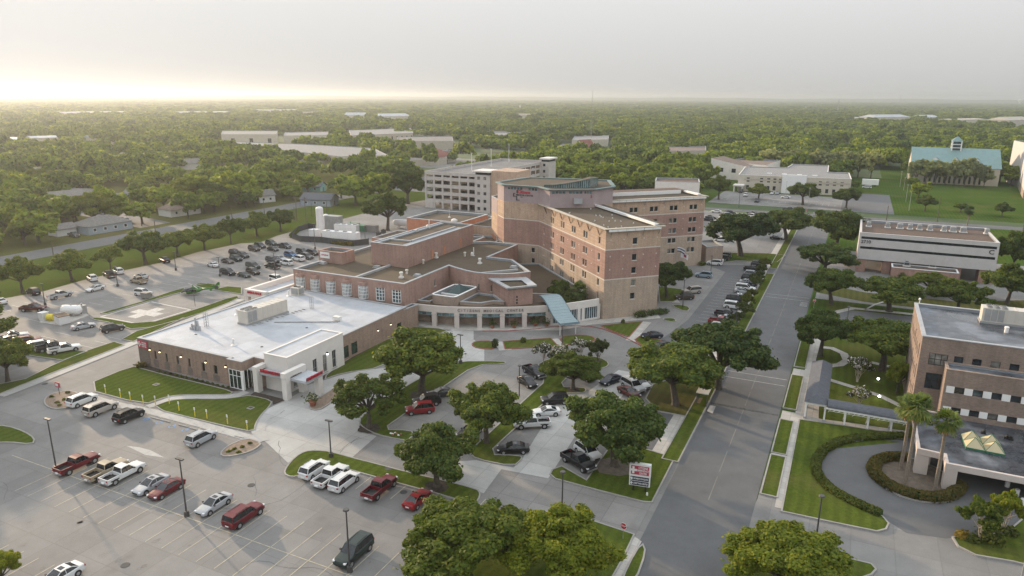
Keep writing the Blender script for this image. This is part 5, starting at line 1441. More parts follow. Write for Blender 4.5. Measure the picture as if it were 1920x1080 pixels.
def ac(x, y, z, w, d, h, lab, t_='hvac_grey', fan=True):
 t = thing('rooftop_unit', lab, 'rooftop unit', (x, y, z), 0, 'rooftop units of the 2710 block')
 mb = MB(); mb.box(x - w / 2 - .25, x + w / 2 + .25, y - d / 2 - .25, y + d / 2 + .25, z, z + .25); mb.build('base', 'metal_white', t)
 mb = MB(); mb.box(x - w / 2, x + w / 2, y - d / 2, y + d / 2, z + .25, z + h); mb.build('casing', 'metal_galv', t)
 mb = MB(); mb.box(x - w / 2 + .15, x + w / 2 - .15, y - d / 2 - .04, y - d / 2, z + .4, z + h - .2)
 if fan: mb.tube((x, y, z + h), (x, y, z + h + .15), min(w, d) * .36, min(w, d) * .36, 10)
 mb.build('grille', t_, t)
for i, (x, lab) in enumerate([(275, 'grey rooftop unit nearest the left end of the 2710 block'), (475, 'second rooftop unit from the left end of the 2710 block'), (605, 'third rooftop unit from the left end of the 2710 block, with a hood'), (712, 'fourth rooftop unit from the left end, boxy'), (812, 'fifth rooftop unit from the left end, boxy'), (922, 'sixth rooftop unit from the left end, boxy'), (1070, 'fifth rooftop unit from the right end, pale foot'), (1165, 'wide rooftop unit right of the middle of the 2710 roof'), (1275, 'second rooftop unit from the right end, wide'), (1525, 'rooftop unit alone at the right end of the 2710 block')]):
 y_ = 118 + (x - 275) * .062
 p = G(1580 + x * 340 / 1920, 400 + (y_ + 20) * 190 / 1073, 11.3)
 ac(p.x, min(p.y, 254), 11.23, 1.5 if i in (7, 8, 2) else 1.15, 1.3, 1.5, lab)
for x, y, lab in ((675, 555, 'grey unit on the low lobby roof, left one'), (945, 572, 'dark unit on the low lobby roof, right one')):
 p = G(1580 + x * 340 / 1920, 400 + y * 190 / 1073, 3.2); ac(p.x, p.y, 3.13, 1.5, 1.2, 1.3, lab, 'vent_dark')
# ------------------------------------------------------------------ brown brick building at the right edge
BR = thing('medical_office', 'brown brick office building at the right, wet flat roof, white porte-cochere and pyramid skylights', 'office building', (25, 122, 0))
fx, fy, fh = 12.3, 120.1, 15.0
mainp = rect(fx, fy, 60, 140.2)
big = [(1.25, 3.75, 10.5, 13.4 - 1.0), (1.25, 3.9, 6.6, 9.2)]
top = [(4.55 + 2.35 * k, 5.75 + 2.35 * k, 11.2, 12.4) for k in range(12)]
leftw = [(1.0 + 2.05 * k, 1.75 + 2.05 * k, z, z + 1.5 + (.9 if k % 4 == 0 else 0)) for k in range(9) for z in (10.6, 7.2, 3.9)]
block(BR, mainp, 0, fh, ['brick_pavilion', 'brick_tan'], [(99, 0)], {0: big + top, 3: leftw}, deck='roof_wet', coping='coping', par=.5, th=.45, over=.1)
for w in big: window(BR, mainp[0], mainp[1], w, nx=3, nz=2, frame='black_trim', fw=.07, sill=False)
for w in top: window(BR, mainp[0], mainp[1], w, frame='black_trim', sill=False, fw=.05)
for w in leftw: window(BR, mainp[3], mainp[0], w, frame='brick_brown', sill=False, fw=.05)
ax0, ay = 15.7, 116.6
an = rect(ax0, ay, 60, fy + .02)
r1 = [(.35 + 2.33 * k + 1.05, .35 + 2.33 * k + 2.28, 7.75, 8.75) for k in range(11)]
r2 = [(.35 + 2.33 * k + 1.05, .35 + 2.33 * k + 2.28, 4.55, 5.5) for k in range(11)]
block(BR, an, 0, 11.4, ['brick_pavilion', 'brick_brown'], [(99, 0)], {0: r1 + r2}, deck='roof_wet', coping='brick_brown', par=.4, th=.3, over=.05)
for w in r1 + r2: window(BR, an[0], an[1], w, frame='black_trim', sill=False, fw=.05)
for w in r1 + r2:
 mb = MB(); mb.box(ax0 + w[0] - 1.07, ax0 + w[0] - .03, ay - .05, ay - .003, w[2] - .02, w[3] + .02); mb.build('spandrel_panel', 'sign_white', BR)
# porte-cochere
ch = 4.0
cp = [(12.1, 103.2), (15.2, 102.9), (15.2, 100.2), (48, 100.2), (48, 116.5), (12.1, 118.0)]
pc_ = MB(); pc_.prism(cp, ch - .95, ch - .1, 0, None); pc_.face([(x, y, ch - .95) for x, y in cp][::-1], 0); pc_.build('fascia', 'stucco_arcade', BR)
mb = MB(); inn = offset(cp, -.4); mb.face([(x, y, ch - .25) for x, y in inn], 0)
n_ = len(inn)
ccw = cp if area2(cp) > 0 else cp[::-1]
for k in range(n_):
 a, b, c, d = inn[k], inn[(k + 1) % n_], ccw[(k + 1) % n_], ccw[k]
 mb.face([(*a, ch - .1), (*d, ch - .1), (*c, ch - .1), (*b, ch - .1)], 1); mb.face([(*b, ch - .25), (*a, ch - .25), (*a, ch - .1), (*b, ch - .1)], 1)
mb.build('canopy_roof', ['roof_wet', 'stucco_arcade'], BR)
for q in ((12.1, 103.25, 13.7, 104.4), (15.25, 100.25, 16.7, 101.6), (13.3, 106.5, 14.3, 108), (30, 100.25, 31.4, 101.4), (22, 115, 23, 116), (38, 108, 39, 109)):
 mb = MB(); mb.box(q[0], q[2], q[1], q[3], 0, ch - .955); mb.build('pillar', 'stucco_arcade', BR)
# four pyramid skylights
t_ = lambda x, y: G(1640 + x * 280 / 1890, 700 + y * 160 / 1080, 3.9)
a, b, c, d = t_(1150, 945), t_(1655, 1045), t_(1580, 835) + Vector((0, 0, 0)), t_(1085, 775)
a, b, d = Vector((a.x, a.y)), Vector((b.x, b.y)), Vector((d.x, d.y))
ux_, uy_ = (b - a) / 2, (d - a) / 2
for i in range(2):
 for j in range(2):
  q = [a + ux_ * i + uy_ * j, a + ux_ * (i + 1) + uy_ * j, a + ux_ * (i + 1) + uy_ * (j + 1), a + ux_ * i + uy_ * (j + 1)]
  c_ = sum(q, Vector((0, 0))) / 4
  mb = MB()
  q = [c_ + (p - c_) * .97 for p in q]
  for k in range(4): mb.face([(*q[k], ch + .05), (*q[(k + 1) % 4], ch + .05), (*c_, ch + 1.25)], 0)
  for k in range(4): mb.tube((*q[k], ch + .05), (*c_, ch + 1.27), .035, .035, 5, 1); mb.tube((*q[k], ch + .03), (*q[(k + 1) % 4], ch + .03), .035, .035, 5, 1)
  mb.prism([tuple(p) for p in q], ch - .24, ch + .05, 1)
  mb.build('skylight', ['skylight_cream', 'tank_green'], BR)
for x, y, lab in ((705, 640, 'small dark roof light left of the pyramid skylights'), (1375, 750, 'dark roof light behind the pyramid skylights'), (1665, 815, 'dark roof light right of the pyramids, left of a pair'), (1720, 830, 'dark roof light right of the pyramids, right of a pair')):
 p = t_(x, y); mb = MB(); mb.box(p.x - .3, p.x + .3, p.y - .2, p.y + .2, 3.75, 4.05); mb.tube((p.x, p.y, 4.05), (p.x + .12, p.y - .2, 4.4), .2, .16, 8)
 tag(mb.build('floodlight', 'black_trim'), lab, 'floodlight', 'floodlights on the porte-cochere roof')
r_ = lambda x, y, z=14.6: G(1640 + x * 280 / 1890, 560 + y * 160 / 1080, z)
a, b = r_(1330, 300), r_(1330 + 900, 300 + 110)
long_unit((a.x, a.y + 1.3), (a.x + 14, a.y + 1.3), 1.35, 14.52, 2.6, 'long cream rooftop unit on the brown brick building', 6, cond=.22)
p = r_(1665, 420); mb = MB(); mb.tube((p.x, p.y, 14.5), (p.x, p.y, 15.3), .3, .3, 10); mb.tube((p.x, p.y, 15.3), (p.x, p.y, 15.45), .36, .3, 10); tag(mb.build('roof_vent', 'sign_white'), 'white barrel vent in front of the cream rooftop unit', 'roof vent')
p = r_(562, 75); mb = MB(); mb.tube((p.x, p.y, 14.5), (p.x, p.y, 15.5), .08, .08, 6); mb.dome((p.x, p.y, 15.6), .22, .22, .25, 0, 8, 5); tag(mb.build('roof_lamp', 'sign_white'), 'white globe fitting at the far corner of the wet roof', 'lamp')
for i, (x, y) in enumerate(((22.7, 102.4), (25.3, 98.2), (26.6, 95.4))):
 p = G(*[(1640 + v_[0] * 280 / 1375, 860 + v_[1] * 220 / 1080) for v_ in ((1218, 258), (1305, 340), (1358, 428))][i])
 mb = MB(); mb.tube((p.x, p.y, 0), (p.x, p.y, .85), .28, .28, 12); mb.tube((p.x, p.y, .85), (p.x, p.y, .95), .31, .25, 12)
 tag(mb.build('bollard', 'sign_white'), ['white round bollard farthest back under the porte-cochere', 'white round bollard in the middle of the three by the drive', 'white round bollard nearest the camera of the three'][i], 'bollard', 'bollards along the porte-cochere drive')
# ------------------------------------------------------------------ covered walkway
CW = thing('covered_walkway', 'L-shaped covered walkway, dark pitched roof, white posts', 'covered walkway', (-1, 125, 0))
mb = MB(); x0_, x1_, yy0, yy1 = -2.7, .15, 115.5, 135.0
xr = (x0_ + x1_) / 2
for sx, ex in ((x0_ - .3, xr), (xr, x1_ + .3)):
 z_a, z_b = (2.95, 4.0) if sx < xr - 1 else (4.0, 2.95)
 mb.face([(sx, yy0 + 1.1, z_a), (ex, yy0 + 1.1, z_b), (ex, yy1 - 1.1, z_b), (sx, yy1 - 1.1, z_a)], 0)
for y_e, y_i in ((yy0 - .3, yy0 + 1.1), (yy1 + .3, yy1 - 1.1)):
 mb.face([(x0_ - .3, y_e, 2.95), (x1_ + .3, y_e, 2.95), (xr, y_i, 4.0)], 1)
 mb.face([(x0_ - .3, y_e, 2.95), (xr, y_i, 4.0), (x0_ - .3, y_i, 2.95)], 0); mb.face([(x1_ + .3, y_e, 2.95), (x1_ + .3, y_i, 2.95), (xr, y_i, 4.0)], 0)
mb.face([(x0_ - .3, yy0, 2.9), (x1_ + .3, yy0, 2.9), (x1_ + .3, yy1, 2.9), (x0_ - .3, yy1, 2.9)], 0)
n_ = 8; xe = 11.6
for k in range(n_):
 a0, a1 = math.pi * k / n_, math.pi * (k + 1) / n_
 y_a, y_b = 116.2 - 1.5 * math.cos(a0), 116.2 - 1.5 * math.cos(a1); z_a, z_b = 2.8 + .75 * math.sin(a0), 2.8 + .75 * math.sin(a1)
 mb.face([(x1_ + .3, y_a, z_a), (xe, y_a, z_a), (xe, y_b, z_b), (x1_ + .3, y_b, z_b)], 0)
mb.build('roof', ['roof_slate', 'roof_slate'], CW)
mb = MB(); mb.box(x0_ - .1, x1_ + .1, yy0 - .1, yy0 + .05, 2.55, 2.88); mb.box(x1_ + .11, xe, 114.75, 114.87, 2.5, 2.78); mb.box(x1_ + .11, xe, 117.55, 117.67, 2.5, 2.78)
for x in (x0_ - .05, x1_ - .1): mb.box(x, x + .14, yy0 + .06, yy1, 2.55, 2.87)
for k in range(16):
 x = .6 + k * .7; mb.tube((x, 114.81, 2.05 if k % 5 == 0 else 2.3), (x + .35, 114.81, 2.5), .04, .04, 4); mb.box(x - .0, x + .7, 114.78, 114.84, 2.25, 2.29)
mb.build('beam', 'sign_white', CW)
for x, y in [(x0_, yy0), (x1_, yy0), (3.1, 115.0), (6.4, 115.2), (9.6, 115.2), (3.1, 117.4), (6.4, 117.4), (9.6, 117.4)] + [(x, y) for x in (x0_, x1_) for y in (120.2, 125, 130, 134.8)]:
 mb = MB(); mb.box(x - .13, x + .13, y - .13, y + .13, .003, 2.6); mb.box(x - .22, x + .22, y - .22, y + .22, 0, .35, 1); mb.build('post', ['sign_white', 'hvac_grey'], CW)
for i, (x, y) in enumerate(((1646, 716), (1648, 749), (1651, 788))):
 p = G(x, y); t = thing('garden_lamp', ['bright garden lamp on the lawn farthest behind the covered walkway', 'bright garden lamp beside the curving park path', 'bright garden lamp seen between the walkway posts'][i], 'lamp', (p.x, p.y, 0), 0, 'lit garden lamps behind the walkway')
 mb = MB(); mb.tube((p.x, p.y, 0), (p.x, p.y, .5), .05, .05, 6); mb.build('post', 'black_trim', t)
 mb = MB(); mb.dome((p.x, p.y, .6), .22, .22, .2, 0, 8, 5); mb.build('lamp_head', 'lamp_cool', t)
# ================================================================== MIDDLE AND FAR BUILDINGS
def simple_windows(parent, A, B, wins, frame, pane='window_glass', nx=1, nz=1):
 for w in wins: window(parent, A, B, w, frame=frame, pane=pane, sill=False, nx=nx, nz=nz)
# cream office across the road
OF = thing('office_building', 'long cream two-storey office with a slanted wing and grey roof, across the road', 'office building', (-30, 440, 0))
op = [(-58, 411), (-35, 413.3), (-35, 411.3), (-23, 412.5), (-23, 414.4), (-1.2, 416.5), (-3, 452), (-14, 451), (-15.5, 497), (-37, 495), (-38, 470), (-62, 466)]
ow1 = [(s_, s_ + 1.5, z, z + 2.3) for s_ in (4.5, 11.5, 15.2, 18.4) for z in (5.2, 1.0)] + [(21.2, 22.6, 5.2, 7.5)]
ow2 = [(s_, s_ + 1.5, z, z + 2.2) for s_ in (6.2, 9.8, 13.2, 16.8) for z in (4.8, 0.8)]
block(OF, op, 0, 8.9, ['stucco_cream', 'stucco_cream'], [(99, 0)], {0: ow1, 4: ow2}, deck='roof_pale', coping='stucco_white', par=.6)
simple_windows(OF, op[0], op[1], ow1, 'black_trim'); simple_windows(OF, op[4], op[5], ow2, 'black_trim')
mb = MB(); mb.prism([(-35.1, 411), (-22.9, 412.2), (-23, 413.4), (-35, 412.4)], 0, 10.0, 0, 0); mb.build('entrance_panel', 'sign_white', OF)
for a, b, s0_, s1_, z in ((op[0], op[1], 3, 22.5, 5.9), (op[4], op[5], .5, 21.5, 5.6), (op[0], op[1], 10.5, 19.8, 8.1)):
 A_, B_ = Vector(a), Vector(b); d = (B_ - A_).normalized(); n = Vector((d.y, -d.x)); c = A_ + d * (s0_ + s1_) / 2 + n * .06
 mb = MB(); mb.obox(c, d, n, (s1_ - s0_) / 2, .05, z - (0 if z < 8 else 0), z + (1.0 if z < 8 else .18)); mb.build('band', 'house_tan', OF)
lw = [(-84, 470), (-60, 462), (-58, 478), (-80, 492)]
mb = MB(); zt = [12.5, 8.6, 8.6, 12.5]
for k in range(4):
 a, b = lw[k], lw[(k + 1) % 4]; mb.face([(*a, 0), (*b, 0), (*b, zt[(k + 1) % 4]), (*a, zt[k])])
mb.face([(*p, z) for p, z in zip(lw, zt)], 1); mb.build('slanted_wing', ['stucco_white', 'roof_shingle_brown'], OF)
A_, B_ = lw[0], lw[1]
for w in ((6, 9, 4.5, 7), (14.5, 17.5, 4.5, 7)):
 mb = MB(); d = (Vector(B_) - Vector(A_)).normalized(); n = Vector((d.y, -d.x)); mb.obox(Vector(A_) + d * (w[0] + w[1]) / 2 + n * .03, d, n, 1.4, .04, w[2], w[3]); mb.build('window', 'window_glass', OF)
block(OF, [(-82, 488), (-50, 470), (-46, 512), (-70, 520)], 0, 9.5, ['stucco_white'], [(99, 0)], None, deck='roof_shingle_brown', par=.8)
mb = MB()
for k in range(4): mb.box(-45 + k * 8, -42.6 + k * 8, 428, 430, 8.3, 8.8)
mb.build('skylight', 'sign_white', OF)
mb = MB(); mb.box(-59.5, -54, 404, 411, 3.2, 3.9); mb.box(-59.2, -58.6, 404.3, 405, 0, 3.2); mb.box(-54.9, -54.3, 404.3, 405, 0, 3.2); mb.build('porch', 'stucco_white', OF)
# church with a teal roof and lantern
CH = thing('church', 'large hall with a teal metal roof, three dormers and a small lantern tower', 'church', (50, 520, 0))
p0, p1 = Vector((31, 504)), Vector((77, 504)); d = (p1 - p0).normalized(); n = Vector((-d.y, d.x)); L = (p1 - p0).length
mb = MB(); E = 10.5; Rg = 20.5; Wd = 34
A0, A1, A2, A3 = p0, p1, p1 + n * Wd, p0 + n * Wd
M0, M1 = p0 + n * Wd / 2, p1 + n * Wd / 2
for a, b in ((A0, A1), (A2, A3)): mb.face([(*a, 0), (*b, 0), (*b, E), (*a, E)])
mb.face([(*A1, 0), (*A2, 0), (*A2, E), (*M1, Rg), (*A1, E)]); mb.face([(*A3, 0), (*A0, 0), (*A0, E), (*M0, Rg), (*A3, E)])
mb.build('wall', 'stucco_cream', CH)
mb = MB(); ov = .6
for a, b, e, f in ((A0 - n * ov - d * ov, A1 - n * ov + d * ov, M1 + d * ov, M0 - d * ov), (A2 + n * ov + d * ov, A3 + n * ov - d * ov, M0 - d * ov, M1 + d * ov)):
 mb.face([(*a, E - .3), (*b, E - .3), (*e, Rg + .15), (*f, Rg + .15)])
 for k in range(1, int(L / 1.2)):
  u = k / int(L / 1.2); q0 = a + (b - a) * u; q1 = f + (e - f) * u
  mb.tube((*q0, E - .27), (*q1, Rg + .18), .05, .05, 4)
mb.build('roof', 'roof_teal', CH)
for k in range(3):
 c = p0 + d * L * (.27 + .235 * k) + n * 5.5; z = E + 3.2
 mb = MB()
 mb.face([(*(c - d * 2.2), z), (*(c + d * 2.2), z), (*c, z + 1.8)], 1)
 mb.face([(*(c - d * 2.6 - n * .2), z - .1), (*(c - n * .2), z + 2.0), (*(c + n * 4), z + 2.0)], 0); mb.face([(*(c - n * .2), z + 2.0), (*(c + d * 2.6 - n * .2), z - .1), (*(c + n * 4), z + 2.0)], 0)
 mb.build('dormer', ['roof_teal', 'sign_white'], CH)
c = (M0 + M1) / 2 + d * .5
mb = MB()
for sx in (-2.4, 2.4):
 for sy in (-2.4, 2.4): mb.obox(c + d * sx + n * sy, d, n, .3, .3, Rg - 2, Rg + 4.6, 0)
for z in (Rg + .2, Rg + 2.2, Rg + 4.2):
 for sy in (-2.4, 2.4): mb.obox(c + n * sy, d, n, 2.4, .2, z, z + .4, 0); mb.obox(c + d * sy, n, d, 2.4, .2, z, z + .4, 0)
mb.obox(c, d, n, 2.2, 2.2, Rg - 1, Rg + 4.5, 2)
q = [c + d * sx * 2.9 + n * sy * 2.9 for sx, sy in ((-1, -1), (1, -1), (1, 1), (-1, 1))]
for k in range(4): mb.face([(*q[k], Rg + 4.6), (*q[(k + 1) % 4], Rg + 4.6), (*c, Rg + 7.4)], 1)
mb.build('lantern', ['sign_white', 'roof_teal', 'window_glass_blue'], CH)
mb = MB()
for k in range(12): mb.obox(p0 + d * (8 + 2.6 * k) - n * .06, d, n, .55, .06, .6, 4.8)
mb.build('window', 'window_glass', CH)
# white building cut by the right edge
WB = thing('white_building', 'tall plain white building cut off by the right edge beyond the green field', 'building', (95, 470, 0))
block(WB, [(80.5, 449.5), (125, 458), (120, 508), (87, 503)], 0, 16.5, ['panel_white', 'brick_brown'], [(4, 1), (99, 0)], None, par=.5)
wq = [(1.2 + 5.5 * k, 2.6 + 5.5 * k, 20.5, 23.5) for k in range(6)]
block(WB, [(88, 500), (125, 506), (122, 540), (86, 536)], 0, 25.5, ['panel_white'], [(99, 0)], {0: wq}, par=.6)
simple_windows(WB, (88, 500), (125, 506), wq, 'black_trim')
# white plant building behind the tower, brown hall, and others seen over the roofs
def hall(name, label, cat, poly, h, wall='stucco_cream', deck='roof_pale', wins=None, group=None, edges=(0,), par=.5, zrow=(1.2, 3.0)):
 if area2(poly) < 0: poly = poly[::-1]
 c = sum((Vector(p) for p in poly), Vector((0, 0))) / len(poly)
 t = thing(name, label, cat, (c.x, c.y, 0), 0, group)
 W_ = {}
 if wins:
  for e in edges:
   L = (Vector(poly[(e + 1) % len(poly)]) - Vector(poly[e])).length
   s_, wd, gap = wins; ws = []
   while s_ + wd < L - 1: ws.append((s_, s_ + wd, zrow[0], zrow[1])); s_ += wd + gap
   W_[e] = ws
 block(t, poly, 0, h, [wall], [(99, 0)], W_, deck=deck, coping='coping', par=par)
 for e, ws in W_.items():
  mb = MB()
  A_, B_ = Vector(poly[e]), Vector(poly[(e + 1) % len(poly)]); d = (B_ - A_).normalized(); n = Vector((d.y, -d.x))
  for w in ws:
   mb = MB(); a, b = A_ + d * w[0] - n * .2, A_ + d * w[1] - n * .2
   mb.face([(*a, w[2]), (*b, w[2]), (*b, w[3]), (*a, w[3])]); mb.build('window', 'window_glass', t)
 return t
hall('plant_building', 'pale boxy building with a brown roof behind the hospital tower', 'building', [(-72, 283), (-55, 287), (-58, 300), (-75, 296)], 17.5, 'stucco_white', 'roof_gravel_red')
hall('annex_building', 'low brick annex beyond the rear wing, half hidden by a tree', 'building', [(-38.6, 219.5), (-34.2, 223.5), (-39, 232), (-43.4, 228)], 5.6, 'brick_brown', 'roof_pale')
hall('hall_building', 'long low tan building behind the white plant building', 'building', [(-45, 330 + 70), (-20, 404), (-24, 416), (-50, 412)], 6, 'house_tan', 'roof_shingle') if False else None
def roofed(name, label, cat, c, w, d_, h, rh, rz, wall, roof, wins=0, group=None, hip=False, door=True):
 """a house: walls, pitched roof with eaves, windows and door as parts"""
 t = thing(name, label, cat, (0, 0, 0), 0, group)
 mb = MB()
 x, y = w / 2, d_ / 2
 mb.face([(-x, -y, 0), (x, -y, 0), (x, -y, h), (-x, -y, h)]); mb.face([(x, y, 0), (-x, y, 0), (-x, y, h), (x, y, h)])
 if hip:
  mb.face([(x, -y, 0), (x, y, 0), (x, y, h), (x, -y, h)]); mb.face([(-x, y, 0), (-x, -y, 0), (-x, -y, h), (-x, y, h)])
 else:
  mb.face([(x, -y, 0), (x, y, 0), (x, y, h), (x, 0, h + rh), (x, -y, h)]); mb.face([(-x, y, 0), (-x, -y, 0), (-x, -y, h), (-x, 0, h + rh), (-x, y, h)])
 mb.build('wall', wall, t)
 mb = MB(); o = .5; e = h - .12; th = .14
 if hip:
  r_ = max(0.5, x - y)
  P = [(-x - o, -y - o, e), (x + o, -y - o, e), (x + o, y + o, e), (-x - o, y + o, e)]; q0, q1 = (-r_, 0, h + rh), (r_, 0, h + rh)
  mb.face([P[0], P[1], q1, q0]); mb.face([P[2], P[3], q0, q1]); mb.face([P[1], P[2], q1]); mb.face([P[3], P[0], q0]); mb.face(P[::-1])
 else:
  for sg in (-1, 1):
   a, b = (-x - o, sg * (y + o), e), (x + o, sg * (y + o), e); c_, f = (x + o, 0, h + rh + .1), (-x - o, 0, h + rh + .1)
   mb.face([a, b, c_, f] if sg < 0 else [b, a, f, c_])
   lo = [(p[0], p[1], p[2] - th) for p in (a, b, c_, f)]
   mb.face(lo[::-1] if sg < 0 else [lo[0], lo[1], lo[2], lo[3]]); mb.face([lo[0], lo[1], b, a])
 rf = mb.build('roof', roof, t)
 for k in range(wins):
  xx = -x + w * (k + .6) / (wins + .3)
  for yy, sg in ((-y, -1),):
   mb = MB(); mb.box(xx - .65, xx + .65, yy - .06, yy + .02, 1.0, 2.3, 0); wo = mb.build('window', 'sign_white', t)
   mb = MB(); mb.box(xx - .52, xx + .52, yy - .075, yy - .055, 1.12, 2.18); mb.build('pane', 'window_glass', wo)
 if door:
  mb = MB(); mb.box(x - .02, x + .06, -.5, .5, 0.1, 2.2); mb.build('door', 'brown_wood', t)
 t.location = (c[0], c[1], 0); t.rotation_euler = (0, 0, rz)
 return t
def HP(px_, py_):
 g = G(px_, py_); return (g.x, g.y)
roofed('house', 'grey ranch house with white-framed windows at the street corner', 'house', HP(193, 432), 17, 11, 3.2, 2.6, 1.5, 'house_blue', 'roof_shingle', 4, 'houses left of the grass strip', True)
roofed('garage', 'small pale garage behind the black pickup on the left street', 'garage', HP(118, 440), 7, 6, 2.7, 1.5, 1.5, 'house_white', 'roof_shingle', 0, 'houses left of the grass strip')
roofed('house', 'pale gabled house behind the two white cars, left', 'house', HP(165, 378), 14, 10, 3.2, 3.0, .3, 'house_tan', 'roof_shingle', 3, 'houses left of the grass strip')
roofed('house', 'small tan house partly hidden by a round tree, left of the white house', 'house', HP(215, 384), 9, 8, 3.1, 2.4, .4, 'house_tan', 'roof_shingle', 2, 'houses left of the grass strip')
roofed('house', 'white house with dark windows on the bend of the left street', 'house', HP(338, 402), 14, 9, 3.2, 2.6, 1.45, 'house_white', 'roof_shingle_brown', 3, 'houses left of the grass strip', True)
roofed('house', 'long white flat-roofed house among trees, farther back', 'house', HP(355, 340), 18, 9, 3.2, 1.0, .5, 'house_white', 'roof_pale', 5, 'houses left of the grass strip')
roofed('house', 'grey roofed house behind the trees at the left', 'house', HP(262, 372), 11, 9, 3.0, 2.4, .3, 'house_blue', 'roof_shingle', 2, 'houses left of the grass strip')
roofed('house', 'dark brown roofed house beside the blue-grey street, left', 'house', HP(232, 331), 17, 11, 3.2, 2.8, .8, 'house_tan', 'roof_shingle_brown', 3, 'houses left of the grass strip')
roofed('house', 'white gabled cottage beside the far end of the left street', 'house', HP(496, 378), 8, 7, 3.4, 2.4, 1.2, 'house_white', 'roof_shingle', 2, 'houses left of the grass strip')
roofed('house', 'white cottage under the big tree by the left street', 'house', HP(462, 374), 9, 7, 3.0, 2.2, 1.2, 'house_white', 'roof_shingle', 2, 'houses left of the grass strip')
roofed('house', 'blue-grey house with a striped roof behind the utility poles', 'house', HP(600, 384), 15, 9, 3.2, 2.4, .25, 'house_blue', 'roof_slate', 3, 'houses left of the grass strip')
roofed('house', 'small turquoise house above the blue-grey house', 'house', HP(590, 358), 10, 8, 3.0, 2.0, .3, 'house_teal', 'roof_slate', 2, 'houses left of the grass strip')
roofed('house', 'long low brown-roofed house hidden among trees, left edge', 'house', HP(60, 330), 14, 9, 3.0, 2.4, .2, 'house_tan', 'roof_shingle_brown', 2, 'houses left of the grass strip')
roofed('house', 'red tiled roof building beside the garage', 'house', HP(812, 303), 30, 20, 5.0, 5.5, -.2, 'house_tan', 'roof_red_tile', 4, None, True)
roofed('church', 'small church with a red roof and white A-frame gable', 'church', HP(1096, 288), 16, 14, 4.0, 8.5, 1.25, 'stucco_white', 'roof_red_tile', 0)
roofed('house', 'brown roofed house behind the trees at the far right', 'house', HP(1518, 285), 16, 11, 3.2, 3.0, .2, 'house_brick', 'roof_shingle', 2, 'houses beyond the offices')
roofed('house', 'white gabled house among trees beyond the cream office', 'house', HP(1590, 287), 16, 10, 3.2, 3.2, .9, 'house_white', 'roof_shingle', 2, 'houses beyond the offices')
# school blocks on the left
hall('school_building', 'long cream two-storey school block with a row of dark windows', 'school', [HP(405, 291), HP(525, 300), HP(640, 315), HP(728, 312), HP(700, 296), HP(560, 287), HP(415, 281)], 8.2, 'stucco_cream', 'roof_pale', (2, 1.6, 2.4), 'school blocks', (0, 1, 2), zrow=(3.8, 6.4))
hall('school_building', 'tall pale gymnasium block with dark window slots', 'school', [HP(417, 277), HP(519, 277), HP(522, 268), HP(420, 268)], 13, 'stucco_cream', 'roof_pale', (9, 3.5, 14), 'school blocks', (0,), zrow=(3, 9))
hall('school_building', 'low pale school block right of the gymnasium', 'school', [HP(533, 272), HP(622, 270), HP(622, 262), HP(536, 264)], 9.5, 'stucco_cream', 'roof_pale', None, 'school blocks')
hall('school_building', 'pale flat-roofed school block with roof plant beside the parked cars', 'school', [HP(660, 270), HP(775, 264), HP(770, 253), HP(655, 258)], 9, 'house_tan', 'roof_pale', (4, 2, 5), 'school blocks', (0,), zrow=(3, 6))
hall('school_building', 'tan school hall left of the full car park', 'school', [HP(745, 282), HP(850, 281), HP(848, 270), HP(745, 272)], 8.5, 'house_tan', 'roof_shingle', None, 'school blocks')
hall('school_building', 'low tan classroom row in front of the red roof', 'school', [HP(745, 314), HP(838, 308), HP(834, 300), HP(742, 305)], 5, 'house_tan', 'roof_pale', None, 'school blocks')
hall('shop_building', 'low white-roofed shop in the trees above the garage', 'shop', [HP(910, 262), HP(990, 264), HP(990, 257), HP(912, 256)], 6, 'house_tan', 'roof_pale', None, 'shops in the trees')
hall('shop_building', 'broad pale-roofed store behind the small church', 'shop', [HP(1072, 276), HP(1140, 274), HP(1142, 260), HP(1080, 262)], 7, 'stucco_cream', 'roof_pale', None, 'shops in the trees')
hall('shop_building', 'long brown-walled shop left of the small church', 'shop', [HP(1040, 291), HP(1080, 290), HP(1080, 280), HP(1040, 281)], 5.5, 'house_brick', 'roof_shingle', None, 'shops in the trees')
hall('hall_building', 'tan hall with tall window slots behind trees, left of the cream office', 'building', [HP(1238, 308), HP(1322, 306), HP(1322, 296), HP(1242, 298)], 10, 'house_tan', 'roof_shingle_brown', (3, 1.2, 4), 'shops in the trees', (0,), zrow=(2, 7))
